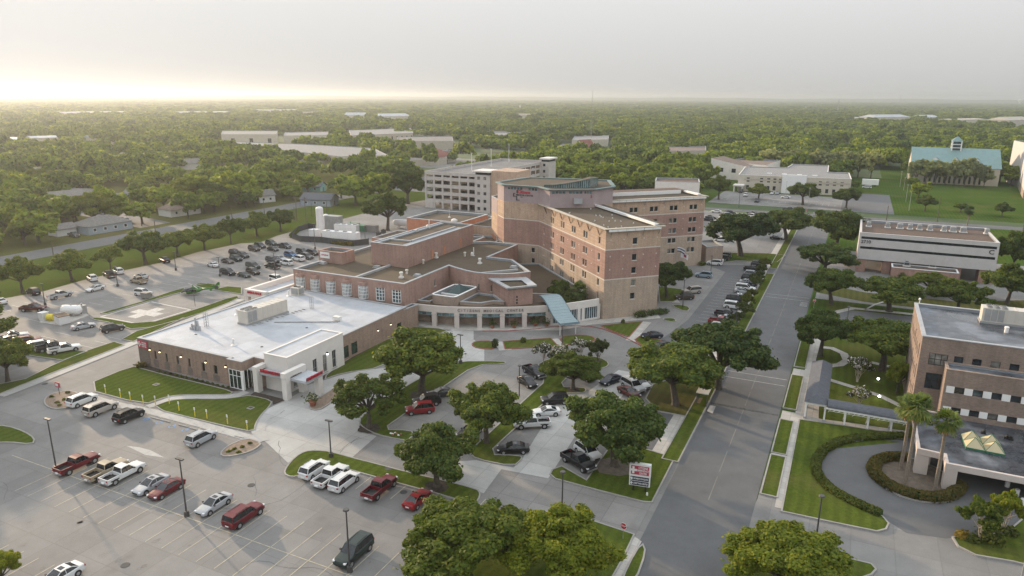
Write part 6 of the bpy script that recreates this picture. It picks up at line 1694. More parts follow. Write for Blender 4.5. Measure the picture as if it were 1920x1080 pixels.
FAR = [('white flat roofs at the far left, half lost in haze', 5, 272, 46, 273, 6, 'roof_pale'), ('pale warehouse pair in the haze at the left edge', 62, 277, 112, 275, 9, 'roof_pale'), ('grey shed roof at the left among trees', 152, 272, 185, 270, 8, 'roof_pale'),
 ('long white warehouse on the hazy horizon, left of centre', 480, 214, 560, 213, 10, 'roof_pale'), ('wide grey warehouse roof right of the long white one', 562, 216, 610, 214, 9, 'roof_shingle'), ('pale row of sheds at the hazy horizon, far left', 120, 219, 240, 217, 9, 'roof_pale'), ('faint white roofs left of the long white warehouse', 330, 218, 440, 217, 9, 'roof_pale'),
 ('white barrel-roofed hall in the trees, left one', 645, 226, 690, 226, 11, 'roof_pale'), ('white barrel-roofed hall in the trees, right one', 712, 229, 770, 228, 11, 'roof_pale'), ('tiny bright block near the horizon above the garage', 1025, 194, 1046, 194, 12, 'roof_pale'), ('pale roof cluster right of the tall mast', 965, 222, 1000, 222, 9, 'house_tan'),
 ('long white store roof among trees at the upper right', 1595, 228, 1650, 228, 8, 'roof_pale'), ('bright white hipped warehouse at the upper right', 1642, 231, 1706, 230, 12, 'roof_pale'), ('small white roof right of the hipped warehouse', 1730, 228, 1762, 227, 9, 'roof_pale'), ('low tan mall right of the white roofs', 1790, 236, 1850, 234, 11, 'house_tan'),
 ('brown domed hall at the right edge', 1890, 244, 1935, 242, 16, 'house_tan'), ('tiny white roofs near the right horizon', 1652, 191, 1690, 191, 12, 'roof_pale'), ('tiny white roof near the horizon, right of the mast', 1352, 197, 1366, 197, 10, 'roof_pale'), ('tiny white roof left of the lattice tower', 1508, 205, 1520, 205, 10, 'roof_pale'), ('pale speck of a roof in the woods at the right', 1188, 203, 1200, 203, 10, 'roof_pale')]
for lab, xa, ya, xb, yb, h, rf in FAR:
 a, b = Vector(HP(xa, ya)), Vector(HP(xb, yb)); d = (b - a); n = Vector((-d.y, d.x)).normalized()
 if n.y < 0: n = -n
 dd = max(22, min(60, d.length * .4))
 t = thing('warehouse', lab, 'building', ((a + b).x / 2, (a + b).y / 2, 0), 0, 'far roofs in the woods')
 poly = [tuple(a), tuple(b), tuple(b + n * dd), tuple(a + n * dd)]
 mb = MB(); mb.prism(poly, 0, h, 0, None); mb.build('wall', 'stucco_cream', t)
 mb = MB(); q = offset(poly, .4); m0, m1 = (Vector(q[0]) + Vector(q[3])) / 2, (Vector(q[1]) + Vector(q[2])) / 2
 rh = 1.5 if 'barrel' not in lab and 'domed' not in lab and 'hipped' not in lab else 5
 dd_ = (m1 - m0).normalized() * (5 if rh > 2 else 0); m0 += dd_; m1 -= dd_
 for k, (e, f, g_, h_) in enumerate(((q[0], q[1], m1, m0), (q[2], q[3], m0, m1))): mb.face([(*e, h), (*f, h), (*g_, h + rh), (*h_, h + rh)])
 mb.face([(*q[1], h), (*q[2], h), (*m1, h + rh)]); mb.face([(*q[3], h), (*q[0], h), (*m0, h + rh)])
 mb.build('roof', 'roof_membrane' if rf == 'roof_pale' else rf, t)
r4 = random.Random(44)
for k in range(46):   # roofs showing through the wood
 aa, dd = -YAW + R(r4.uniform(-35, 35)), r4.uniform(380, 1500)
 c = (dd * math.sin(aa), dd * math.cos(aa))
 if -90 < c[0] < 150 and c[1] < 640 or -300 < c[0] < -120 and c[1] < 420: continue
 rf_, nm_ = r4.choice((('roof_shingle', 'grey'), ('roof_membrane', 'white'), ('roof_shingle_brown', 'brown'), ('roof_pale', 'pale')))
 roofed('house', '%s roof of a house showing between the far trees' % nm_, 'house', c, r4.uniform(14, 26), r4.uniform(9, 13), 4.2, r4.uniform(2, 3.6), aa * -1 + r4.uniform(-.5, .5), r4.choice(('house_white', 'house_tan', 'house_brick')), rf_, 0, '%s-roofed far houses' % nm_, r4.random() < .4)
def mast(px_, py_, ty, lab, r=.5, mat='metal_galv', w=1.2):
 g = G(px_, py_); h = height_at(px_, py_, ty); mb = MB()
 c = [(g.x - w, g.y - w), (g.x + w, g.y - w), (g.x, g.y + w)]
 for q in c: mb.tube((*q, 0), (g.x + (q[0] - g.x) * .3, g.y + (q[1] - g.y) * .3, h), r * .5, r * .3, 5)
 k = 0; st_ = max(2.5, h / 22)
 while (k + 1) * st_ < h:
  f0, f1 = 1 - .7 * k * st_ / h, 1 - .7 * (k + 1) * st_ / h
  for i in range(3):
   a, b = c[i], c[(i + 1) % 3]
   mb.tube((g.x + (a[0] - g.x) * f0, g.y + (a[1] - g.y) * f0, k * st_), (g.x + (b[0] - g.x) * f1, g.y + (b[1] - g.y) * f1, (k + 1) * st_), r * .25, r * .25, 4)
  k += 1
 return tag(mb.build('radio_mast', mat), lab, 'mast', 'radio masts in the distance')
mast(1108, 270, 168, 'tall thin lattice mast above the hospital core', .16, 'pole_grey'); mast(1686, 200, 178, 'thin mast on the horizon at the right', .9, 'pole_grey', 3); mast(1570, 215, 186, 'grey lattice tower in the woods right of centre', .8, 'pole_grey', 3)
g = G(975, 208); h = height_at(975, 208, 198); mb = MB(); mb.tube((g.x, g.y, 0), (g.x, g.y, h), 2.2, 2.0, 10); mb.dome((g.x, g.y, h), 2, 2, 1.5, 0, 10, 4, False); tag(mb.build('water_tower', 'metal_white'), 'pale standpipe tower in the woods above the garage', 'tower')
g = G(1911, 197); h = height_at(1911, 197, 186); t = thing('water_tower', 'white water tower on the horizon at the right edge', 'tower', (g.x, g.y, 0))
mb = MB(); mb.tube((g.x, g.y, 0), (g.x, g.y, h * .6), 5, 4, 10); mb.build('stem', 'metal_white', t)
mb = MB(); mb.dome((g.x, g.y, h * .78), 17, 17, h * .24, 0, 14, 8); mb.build('tank', 'metal_white', t)
# ================================================================== UTILITY YARD behind the low wing
def UY(x, y, z=0): return G(520 + x / 6, 380 + y / 6, z)
p = UY(490, 355); mb = MB(); mb.tube((p.x, p.y, .9), (p.x, p.y, 9.6), 1.35, 1.35, 16); mb.dome((p.x, p.y, 9.6), 1.35, 1.35, .8, 0, 16, 5, False)
for a in range(4): mb.tube((p.x + 1.1 * math.cos(a * 1.57), p.y + 1.1 * math.sin(a * 1.57), 0), (p.x + 1.1 * math.cos(a * 1.57), p.y + 1.1 * math.sin(a * 1.57), 1), .12, .12, 6)
tag(mb.build('oxygen_tank', 'tank_white', smooth=False), 'tall white upright gas tank in the utility yard', 'tank')
p = UY(555, 290); mb = MB(); mb.tube((p.x, p.y, 1.2), (p.x, p.y, 5.0), 1.0, 1.0, 14); mb.dome((p.x, p.y, 5.0), 1, 1, .7, 0, 14, 5, False); mb.tube((p.x, p.y, 0), (p.x, p.y, 1.2), .5, .6, 8)
tag(mb.build('water_tank', 'tank_white'), 'short white upright tank beside the tall one', 'tank')
p = UY(425, 390); mb = MB(); mb.box(p.x - 1.6, p.x + 1.6, p.y - 1.3, p.y + 1.3, 0, 2.9); mb.box(p.x - 1.7, p.x + 1.7, p.y - 1.4, p.y + 1.4, 2.9, 3.0); mb.tube((p.x, p.y, 3), (p.x, p.y, 3.15), .6, .6, 10)
tag(mb.build('equipment_cabinet', 'tank_white'), 'white square cabinet at the foot of the tall tank', 'cabinet')
p = UY(640, 300); mb = MB(); mb.box(p.x - 3.2, p.x + 3.2, p.y - 1.5, p.y + 1.5, 0, 5.2)
for k in range(9): mb.box(p.x - 3.1 + k * .72, p.x - 2.6 + k * .72, p.y - 1.56, p.y - 1.5, .8, 4.9, 1)
mb.box(p.x - 3.3, p.x + 3.3, p.y - 1.6, p.y + 1.6, 5.2, 5.35)
tag(mb.build('cooling_tower', ['hvac_grey', 'pole_grey']), 'dark grey louvred cooling tower behind the tanks', 'cooling tower')
def chiller(x0, y0, x1, y1, w, h, lab):
 a, b = UY(x0, y0), UY(x1, y1); a, b = Vector(a[:2]), Vector(b[:2]); d = (b - a).normalized(); n = Vector((-d.y, d.x)); L = (b - a).length; c = (a + b) / 2 + n * w / 2
 t = thing('chiller', lab, 'chiller', (c.x, c.y, 0), 0, 'white chillers in the utility yard')
 mb = MB(); mb.obox(c, d, n, L / 2, w / 2, .3, h); mb.obox(c, d, n, L / 2 - .3, w / 2 - .2, 0, .3); mb.build('casing', 'tank_white', t)
 mb = MB()
 for k in range(4): mb.obox(a + d * L * (k + .5) / 4 - n * .03, d, n, L / 8 - .15, .04, .6, h - .5)
 mb.build('panel', 'sign_white', t)
 for k in range(4):
  q = a + d * L * (k + .5) / 4 + n * w / 2; mb = MB(); mb.tube((*q, h), (*q, h + .3), .75, .75, 12); mb.build('fan', 'hvac_grey', t)
 return t
t = chiller(505, 405, 890, 435, 2.8, 2.9, 'long white chiller with a red mark, front of the utility yard')
a = UY(535, 392); mb = MB(); mb.box(a.x - .5, a.x + .5, a.y - .35, a.y - .25, 1.2, 2.2); mb.build('red_mark', 'letter_red', t)
chiller(640, 330, 890, 345, 2.6, 3.0, 'second white chiller behind the front one')
for i, (x, y) in enumerate(((850, 300), (955, 320))):
 p = UY(x, y); mb = MB(); mb.box(p.x - 2.0, p.x + 2.0, p.y - 1.2, p.y + 1.2, 0, 2.1); mb.box(p.x - 2.2, p.x + 2.2, p.y - 1.4, p.y + 1.4, 2.1, 2.35); mb.tube((p.x - 1, p.y, 2.35), (p.x - 1, p.y, 3), .12, .12, 6)
 tag(mb.build('generator', 'tank_green'), ['green generator cabinet behind the chillers, left one', 'green generator cabinet behind the chillers, right one'][i], 'generator', 'green generators in the utility yard')
p = UY(1065, 325); mb = MB(); mb.box(p.x - 2.4, p.x + 2.4, p.y - 1.1, p.y + 1.1, .2, 2.5); mb.box(p.x - 2.2, p.x + 2.2, p.y - 1, p.y + 1, 0, .2); mb.box(p.x - 1.2, p.x - .4, p.y - 1.15, p.y - 1.1, .5, 2.2)
tag(mb.build('generator', 'roof_pale'), 'pale pinkish generator box right of the green ones', 'generator')
p = UY(1410, 290); mb = MB()
mb.tube((p.x - 3.0, p.y, 2.2), (p.x + 2.6, p.y + 1.2, 2.2), 1.25, 1.25, 14); mb.dome((p.x - 3.0, p.y, 2.2), 1.25, 1.25, 1.25, 0, 12, 6); mb.dome((p.x + 2.6, p.y + 1.2, 2.2), 1.25, 1.25, 1.25, 0, 12, 6)
mb.box(p.x - 2.2, p.x - 1.7, p.y - .8, p.y + .9, 0, 1.3); mb.box(p.x + 1.3, p.x + 1.8, p.y, p.y + 1.7, 0, 1.3)
tag(mb.build('propane_tank', 'tank_white'), 'white horizontal tank on saddles behind the upper brick block', 'tank')
for i, (x, y) in enumerate(((1140, 375), (1195, 345))):
 p = UY(x, y); mb = MB(); mb.box(p.x - .7, p.x + .7, p.y - .6, p.y + .6, 0, 1.4); mb.tube((p.x, p.y, 1.4), (p.x, p.y, 1.7), .4, .4, 8); mb.box(p.x - .8, p.x + .8, p.y - .7, p.y + .7, 1.36, 1.42)
 tag(mb.build('condenser', 'pole_dark'), ['dark condenser near the propane tank, left one', 'dark condenser near the propane tank, right one'][i], 'condenser', 'condensers in the utility yard')
pts_ = [UY(x, y) for x, y in ((165, 405), (230, 330), (350, 290), (430, 300))]
pts2_ = [UY(x, y) for x, y in ((165, 405), (260, 440), (500, 450), (640, 470), (860, 490), (1030, 470))]
for P_, lab in ((pts_, 'dark screen fence at the rear of the utility yard'), (pts2_, 'dark screen fence round the front of the utility yard')):
 t = thing('fence', lab, 'fence', (P_[0].x, P_[0].y, 0), 0, 'fences of the utility yard')
 mb = MB()
 for k in range(len(P_) - 1):
  a, b = Vector(P_[k][:2]), Vector(P_[k + 1][:2]); d = (b - a).normalized(); n = Vector((-d.y, d.x))
  mb.obox((a + b) / 2, d, n, (b - a).length / 2, .04, .05, 2.1)
 mb.build('panel', 'fence_dark', t)
 for k, q in enumerate(P_):
  mb = MB(); mb.tube((q.x, q.y, 0), (q.x, q.y, 2.3), .07, .07, 6); mb.build('post', 'pole_dark', t)
# tank pad beside the helipad
def LP(x, y, z=0): return G(x / 6, 490 + y / 6, z)
p = LP(805, 615); t = thing('fuel_tank', 'large white horizontal fuel tank on the left car park', 'tank', (p.x, p.y, 0))
mb = MB(); a, b = Vector((p.x - 1.5, p.y - .3, 1.5)), Vector((p.x + 1.4, p.y + .7, 1.5)); mb.tube(a, b, 1.1, 1.1, 18); mb.dome(a, 1.06, 1.06, 1.06, 0, 14, 6); mb.dome(b, 1.06, 1.06, 1.06, 0, 14, 6); mb.build('vessel', 'tank_white', t)
mb = MB(); mb.box(p.x - 1.3, p.x - .9, p.y - .9, p.y + .5, 0, .7); mb.box(p.x + .8, p.x + 1.2, p.y - .2, p.y + 1.2, 0, .7); mb.tube((p.x, p.y + .2, 2.5), (p.x, p.y + .2, 2.85), .15, .15, 8); mb.build('saddle', 'hvac_grey', t)
p = LP(930, 585); mb = MB(); mb.box(p.x - .8, p.x + .8, p.y - .7, p.y + .7, 0, 2.0); mb.tube((p.x, p.y, 2), (p.x, p.y, 2.5), .2, .2, 8); tag(mb.build('pump_unit', 'hvac_grey'), 'grey pump unit at the right end of the fuel tank', 'pump')
p = LP(705, 695); mb = MB(); w_ = 1.55
mb.obox((p.x, p.y), (.97, -.24), (.24, .97), w_, 1.1, .1, 1.9, 0); mb.obox((p.x, p.y), (.97, -.24), (.24, .97), w_ + .1, 1.2, 1.9, 2.02, 1); mb.obox((p.x - .6, p.y - 1.0), (.97, -.24), (.24, .97), .4, .03, .2, 1.7, 2)
tag(mb.build('pump_house', ['tank_white', 'brown_wood', 'sign_white']), 'white flat-roofed pump house in front of the fuel tank', 'shed')
p = LP(500, 660); mb = MB(); mb.box(p.x - .8, p.x + .7, p.y - .7, p.y + .7, 0, 1.8); mb.box(p.x - .9, p.x + .8, p.y - .8, p.y + .8, 1.8, 1.9); tag(mb.build('utility_box', 'tank_white'), 'white utility box left of the yellow drum', 'utility box')
p = LP(560, 665); mb = MB(); mb.tube((p.x - .2, p.y - .2, .85), (p.x + 1.2, p.y + .3, .85), .75, .75, 14); mb.box(p.x, p.x + 1.0, p.y - .5, p.y + .6, 0, .3); tag(mb.build('drum', 'marker_yellow'), 'yellow drum tank beside the white utility box', 'drum')
mb = MB(); q = [LP(x, y) for x, y in ((445, 690), (680, 725), (800, 690), (1000, 610), (960, 580), (690, 570), (480, 640))]; mb.prism([(v.x, v.y) for v in q], 0, .10, 0, 0); struct(mb.build('concrete_pad', 'concrete_walk'))
p = LP(1645, 420); mb = MB(); mb.box(p.x - 1.1, p.x + 1.1, p.y - .7, p.y + .7, .3, 1.6); mb.box(p.x - 1.2, p.x + 1.2, p.y - .8, p.y + .8, 1.6, 1.7); mb.tube((p.x - .6, p.y - .75, .3), (p.x - .6, p.y + .75, .3), .3, .3, 8)
tag(mb.build('equipment_trailer', 'roof_pale'), 'small pale equipment trailer at the edge of the helipad grass', 'trailer')
# ================================================================== HELICOPTER
p = G(365, 553); hz = math.atan2(*(lambda v: (v.y, v.x))(G(338, 551) - G(388, 549)))
HC = thing('helicopter', 'green and cream helicopter on the helipad beside the white roof', 'helicopter')
prof = [(4.6, .75, .10, .15), (4.3, .95, .45, .45), (3.6, 1.25, .78, .85), (2.6, 1.45, .88, 1.05), (1.2, 1.55, .90, 1.12), (-.4, 1.6, .88, 1.05), (-1.6, 1.75, .72, .80), (-2.6, 1.95, .42, .48), (-3.2, 2.05, .28, .30)]
rings = [[(x, w * math.cos(2 * math.pi * k / 12), zc + h * math.sin(2 * math.pi * k / 12)) for k in range(12)] for x, zc, w, h in prof]
mb = MB(); mb.loft(rings[:4], 0); mb.loft(rings[3:], 1); mb.build('fuselage', ['heli_cream', 'heli_green'], HC, True)
mb = MB(); gl = [[(x + .03, w * 1.02 * math.cos(math.pi * k / 8), zc + h * 1.02 * math.sin(math.pi * k / 8)) for k in range(9)] for x, zc, w, h in prof[1:6]]; mb.loft(gl, 0, cap=False, closed=False); mb.build('canopy_glass', 'car_glass', HC, True)
mb = MB(); mb.loft([[(x, r * math.cos(2 * math.pi * k / 10), z + r * math.sin(2 * math.pi * k / 10)) for k in range(10)] for x, r, z in ((-2.6, .42, 2.0), (-5, .26, 2.15), (-7.2, .2, 2.3))]); mb.build('tail_boom', 'heli_green', HC, True)
mb = MB(); mb.tube((-7.6, -.18, 2.5), (-7.6, .18, 2.5), .85, .85, 18, 0); mb.tube((-7.6, -.19, 2.5), (-7.6, .19, 2.5), .62, .62, 18, 1)
mb.prism([(-8.4, -.1), (-6.9, -.1), (-6.9, .1), (-8.4, .1)], 3.1, 3.2); mb.face([(-7.2, 0, 3.2), (-8.2, 0, 3.2), (-8.9, 0, 4.4), (-8.2, 0, 4.4)]); mb.box(-8.9, -8.1, -.07, .07, 3.2, 4.35)
mb.build('tail_fin', ['heli_green', 'vent_dark'], HC)
mb = MB(); mb.box(-6.2, -5.6, -1.3, 1.3, 2.1, 2.18); mb.box(-6.4, -5.6, -1.36, -1.28, 1.6, 2.7); mb.box(-6.4, -5.6, 1.28, 1.36, 1.6, 2.7); mb.build('stabilizer', 'heli_green', HC)
mb = MB(); mb.dome((-.2, 0, 2.65), 1.7, .55, .5, 0, 10, 5); mb.tube((0.3, 0, 2.6), (.3, 0, 3.55), .14, .12, 8); mb.tube((.3, 0, 3.45), (.3, 0, 3.65), .35, .3, 10); mb.build('rotor_mast', 'heli_green', HC)
for k in range(4):
 a = .55 + k * math.pi / 2; mb = MB(); c, s_ = math.cos(a), math.sin(a)
 for r0, r1, w0, w1, z0, z1 in ((.3, 1.2, .08, .12, 3.55, 3.55), (1.2, 3.4, .14, .14, 3.55, 3.48), (3.4, 5.1, .14, .12, 3.48, 3.36)):
  q = [(.3 + c * r0 - s_ * w0, s_ * r0 + c * w0, z0), (.3 + c * r0 + s_ * w0, s_ * r0 - c * w0, z0), (.3 + c * r1 + s_ * w1, s_ * r1 - c * w1, z1), (.3 + c * r1 - s_ * w1, s_ * r1 + c * w1, z1)]
  lo = [(x, y, z - .04) for x, y, z in q]; mb.face(q); mb.face(lo[::-1])
  for i in range(4): mb.face([lo[i], lo[(i + 1) % 4], q[(i + 1) % 4], q[i]])
 mb.build('rotor_blade', 'pole_grey', HC)
for sg in (-1, 1):
 mb = MB(); mb.path([(3.0, sg * 1.15, .35), (2.6, sg * 1.15, .08), (-1.6, sg * 1.15, .08)], [.06] * 3, 6); mb.tube((1.9, sg * 1.15, .1), (1.9, sg * .7, .7), .05, .05, 6); mb.tube((-.6, sg * 1.15, .1), (-.6, sg * .7, .75), .05, .05, 6); mb.build('skid', 'pole_dark', HC)
mb = MB()
for sg in (-1, 1): mb.box(-.9, .7, sg * .895 - .01, sg * .895 + .01, 1.3, 2.1)
mb.build('side_window', 'car_glass', HC)
HC.scale = (.72, .72, .72); HC.location = (p.x, p.y, 0.03); HC.rotation_euler = (0, 0, hz)
p = G(366, 574); mb = MB(); mb.tube((p.x, p.y, 0), (p.x, p.y, 3.2), .05, .05, 6)
for k in range(5): mb.tube((p.x, p.y, 3.2), (p.x + math.cos(k * 1.26) * .9, p.y + math.sin(k * 1.26) * .9, 3.1 + .15 * (k % 2)), .05, .03, 5)
tag(mb.build('wind_marker', 'pole_dark'), 'small dark mast with spread arms at the near edge of the helipad', 'mast')
# ================================================================== LIGHT POLES, UTILITY POLES, SIGNS
def lamp_post(bx, by, ty, lab, head='shoe', base=True, group='car park light poles', mat='pole_dark'):
 g = G(bx, by); h = height_at(bx, by, ty); h = max(5.5, min(h, 11.5))
 t = thing('street_lamp', lab, 'street lamp', (g.x, g.y, 0), 0, group)
 if base:
  mb = MB(); mb.tube((g.x, g.y, 0), (g.x, g.y, .75), .33, .30, 12); mb.build('base', 'kerb' if mat != 'pole_dark' else 'pole_dark', t)
 mb = MB(); mb.tube((g.x, g.y, .7 if base else 0), (g.x, g.y, h), .11, .075, 8); mb.build('pole', mat, t)
 mb = MB()
 if head == 'shoe': mb.obox((g.x - .28, g.y), (1, 0), (0, 1), .30, .17, h - .05, h + .1); mb.obox((g.x + .28, g.y), (1, 0), (0, 1), .30, .17, h - .05, h + .1)
 else: mb.tube((g.x, g.y, h), (g.x, g.y, h + .16), .36, .30, 12); mb.tube((g.x, g.y, h - .08), (g.x, g.y, h), .2, .3, 12)
 mb.build('lamp_head', mat, t)
 return t
for a in [(106, 882, 786, 'dark light pole behind the maroon pickup'), (350.5, 968, 861, 'dark light pole between the two silver sedans'), (621, 858, 789, 'dark light pole on the curved island above the white pickup'),
  (656, 1072, 957, 'dark round-headed light pole at the bottom over the dark green car', 'disc'), (1053.5, 960, 897, 'light pole by the kerb left of the white and red road sign', 'disc'), (1529, 1020, 931, 'light pole on the lawn at the bottom right', 'disc', False),
  (864, 682, 628, 'light pole in front of the arcade, left'), (1054, 659, 622, 'light pole beside the white-flowering trees', 'disc', False), (973.5, 742, 692, 'light pole beside the black sedan in the middle car park', 'disc', False),
  (85, 573, 545, 'light pole beside the black car at the left lot edge'), (221, 537, 500, 'light pole beside the brown pickup by the left grass'), (330, 507, 475, 'light pole near the helicopter, beside the dark car'), (412.5, 518, 492, 'light pole right of the white sedan on the left lot'),
  (517.5, 529, 474, 'light pole beside the white van at the ambulance canopy'), (591, 467, 420, 'light pole by the utility yard fence'), (29, 672, 622, 'light pole among the cars at the left edge'), (1915, 1085, 1010, 'pale light pole cut by the right edge', 'disc', False, 'car park light poles', 'pole_grey'),
  (1280, 577, 525, 'light pole on the small green island right of the tower', 'disc', False), (1332, 519, 480, 'light pole beside the silver-blue car', 'disc', False), (1378, 627, 577, 'light pole among the shrubs beside the street', 'disc', False), (1586, 620, 582, 'light pole on the grey car park across the street', 'disc', False),
  (685, 453, 430, 'light pole behind the upper brick block', 'disc', False), (1385, 390, 352, 'tall dark light pole by the road in front of the cream office', 'disc', False), (1515, 389, 353, 'pale light pole beside the office drive', 'disc', False, 'car park light poles', 'pole_grey'), (1473, 366, 341, 'pale light pole in the office car park', 'disc', False, 'car park light poles', 'pole_grey'),
  (1687, 351, 322, 'pale light pole at the edge of the green field, farthest', 'disc', False, 'pale poles by the green field', 'pole_grey'), (1694, 357, 333, 'pale light pole at the edge of the green field, second farthest', 'disc', False, 'pale poles by the green field', 'pole_grey'), (1698, 379, 347, 'pale light pole at the edge of the green field, second nearest', 'disc', False, 'pale poles by the green field', 'pole_grey'), (1704, 395, 360, 'pale light pole at the edge of the green field, nearest', 'disc', False, 'pale poles by the green field', 'pole_grey')]:
 lamp_post(*a)
def util_pole(bx, by, ty, lab, arms=1):
 g = G(bx, by); h = min(13, max(6, height_at(bx, by, ty)))
 t = thing('utility_pole', lab, 'utility pole', (g.x, g.y, 0), 0, 'wooden utility poles')
 mb = MB(); mb.tube((g.x, g.y, 0), (g.x, g.y, h), .17, .11, 7); mb.build('pole', 'wood_pole', t)
 for k in range(arms):
  mb = MB(); mb.box(g.x - 1.2, g.x + 1.2, g.y - .06, g.y + .06, h - .6 - .9 * k, h - .45 - .9 * k); mb.build('crossarm', 'wood_pole', t)
 return t
for a in [(102, 490, 457, 'utility pole on the grass at the left end of the strip', 0), (266, 424, 392, 'utility pole beside the left street near the corner house', 0), (293, 446, 421, 'short pole on the grass strip below the corner house', 0), (435.5, 412, 392, 'utility pole by the left street, left of the white cottage', 1), (496, 403, 375, 'utility pole by the left street near the white cottage', 0),
  (557, 414, 366, 'tall utility pole with crossarm, left of the pair by the tanks', 2), (574, 416, 369, 'tall utility pole with double crossarm, right of the pair by the tanks', 2), (553, 415, 391, 'short stub pole beside the tall pair', 0), (625.5, 399, 363, 'utility pole right of the blue-grey house', 0), (613, 401, 376, 'thin pole in front of the blue-grey house', 0),
  (1757, 416, 370, 'utility pole by the road behind the 2710 block', 0), (1662, 413, 386, 'thin utility pole by the road, left of the taller one', 0), (1918, 433, 400, 'utility pole at the right edge by the road', 0), (585, 405, 392, 'white stub mast behind the tall white tank', 0)]:
 util_pole(*a)
# monument road sign
p = G(1187, 919); q = G(1212.5, 926); c = (p + q) / 2
RS = thing('road_sign', 'white, red and navy hospital direction sign on two posts on the corner lawn', 'sign', (c.x, c.y, 0))
A_, B_ = G(1179, 906, 1.0), G(1219, 912, 1.0); d = (B_ - A_); d.z = 0; d.normalize(); n = Vector((d.y, -d.x, 0)); c = (A_ + B_) / 2; hw = (B_ - A_).length / 2
mb = MB(); mb.obox(c, (d.x, d.y), (-d.y, d.x), hw, .28, 2.35, 4.1); mb.obox(c + d * .0, (d.x, d.y), (-d.y, d.x), hw - .04, .24, .95, 2.345); mb.build('cabinet', 'sign_white', RS)
f = c + n * .30
mb = MB(); mb.obox(f, (d.x, d.y), (-d.y, d.x), hw - .22, .02, 2.6, 3.85); mb.build('red_panel', 'sign_red', RS)
mb = MB(); f2 = c + n * .26
mb.obox(f2, (d.x, d.y), (-d.y, d.x), hw - .2, .02, 1.05, 1.62); mb.obox(f2, (d.x, d.y), (-d.y, d.x), hw - .2, .02, 1.72, 2.28); mb.build('navy_panel', 'sign_navy', RS)
mb = MB(); x_ = c - d * (hw * .62) + n * .335
mb.obox(x_, (d.x, d.y), (-d.y, d.x), .14, .012, 2.75, 3.75); mb.obox(x_, (d.x, d.y), (-d.y, d.x), .46, .010, 3.1, 3.4)
for z in (1.33, 2.0):
 y_ = c - d * (hw * .74) + n * .29; mb.obox(y_, (d.x, d.y), (-d.y, d.x), .06, .012, z - .2, z + .2); mb.obox(y_, (d.x, d.y), (-d.y, d.x), .18, .010, z - .06, z + .06)
mb.build('sign_cross', 'sign_white', RS)
for z, s_, w_, off, mt in ((3.6, 'CITIZENS', 1.2, .28, 'sign_white'), (3.22, 'EMERGENCY', 1.5, .28, 'sign_white'), (2.83, 'CENTER', 1.0, .28, 'sign_white')):
 q = c + d * (hw * off) + n * .33; place_text('sign_lettering', text_mesh(s_, .4, .006, .008, mt, w_), (q.x, q.y, z), d, RS)
for z, s_ in ((2.0, "WOMEN'S PAVILION"), (1.33, 'CHEST PAIN CENTER')):
 q = c + d * (hw * .1) + n * .285; place_text('sign_lettering', text_mesh(s_, .34, .006, .008, 'sign_white', hw * 1.35), (q.x, q.y, z), d, RS)
for sg in (-.55, .6):
 q = c + d * (hw * sg); mb = MB(); mb.box(q.x - .09, q.x + .09, q.y - .09, q.y + .09, 0, 1.0); mb.build('post', 'black_trim', RS)
p = G(1213, 930); mb = MB(); mb.tube((p.x, p.y, .1), (p.x, p.y, .45), .16, .13, 8); mb.box(p.x - .2, p.x + .2, p.y - .2, p.y + .2, 0, .12); tag(mb.build('sign_light', 'metal_white'), 'small white floodlight on the grass below the road sign', 'floodlight')
# stop signs
def stop_sign(bx, by, ty, lab, face, sc_=1.0):
 g = G(bx, by); h = min(3.4, max(2.2, height_at(bx, by, ty))); t = thing('stop_sign', lab, 'stop sign', (g.x, g.y, 0), 0, 'stop signs along the street')
 mb = MB(); mb.tube((g.x, g.y, 0), (g.x, g.y, h), .035, .035, 6); mb.build('post', 'metal_galv', t)
 r = .42 * sc_; dx, dy = math.cos(face), math.sin(face); mb = MB()
 o = [(math.cos(math.pi / 8 + k * math.pi / 4) * r, math.sin(math.pi / 8 + k * math.pi / 4) * r) for k in range(8)]
 for off, m_, s_ in ((.0, 1, 1.0), (.012, 0, .92)):
  mb.face([(g.x - dy * a * s_ + dx * (.05 + off), g.y + dx * a * s_ + dy * (.05 + off), h - .35 + b * s_) for a, b in o], m_)
  mb.face([(g.x - dy * a * s_ + dx * (.045 + off - .03), g.y + dx * a * s_ + dy * (.045 + off - .03), h - .35 + b * s_) for a, b in o][::-1], 1)
 mb.build('plate', ['letter_red', 'sign_white'], t)
 me = text_mesh('STOP', .3 * sc_, .004, .006, 'sign_white', .6 * sc_); place_text('lettering', me, (g.x + dx * .072, g.y + dy * .072, h - .35), (-dy, dx, 0), t)
stop_sign(1168, 1012, 993, 'red stop sign on the corner lawn at the bottom', R(-100)); stop_sign(1525.5, 577, 563, 'red stop sign across the street beside the oak', R(-110)); stop_sign(1511, 402, 392, 'small stop sign at the far end of the street', R(-90))
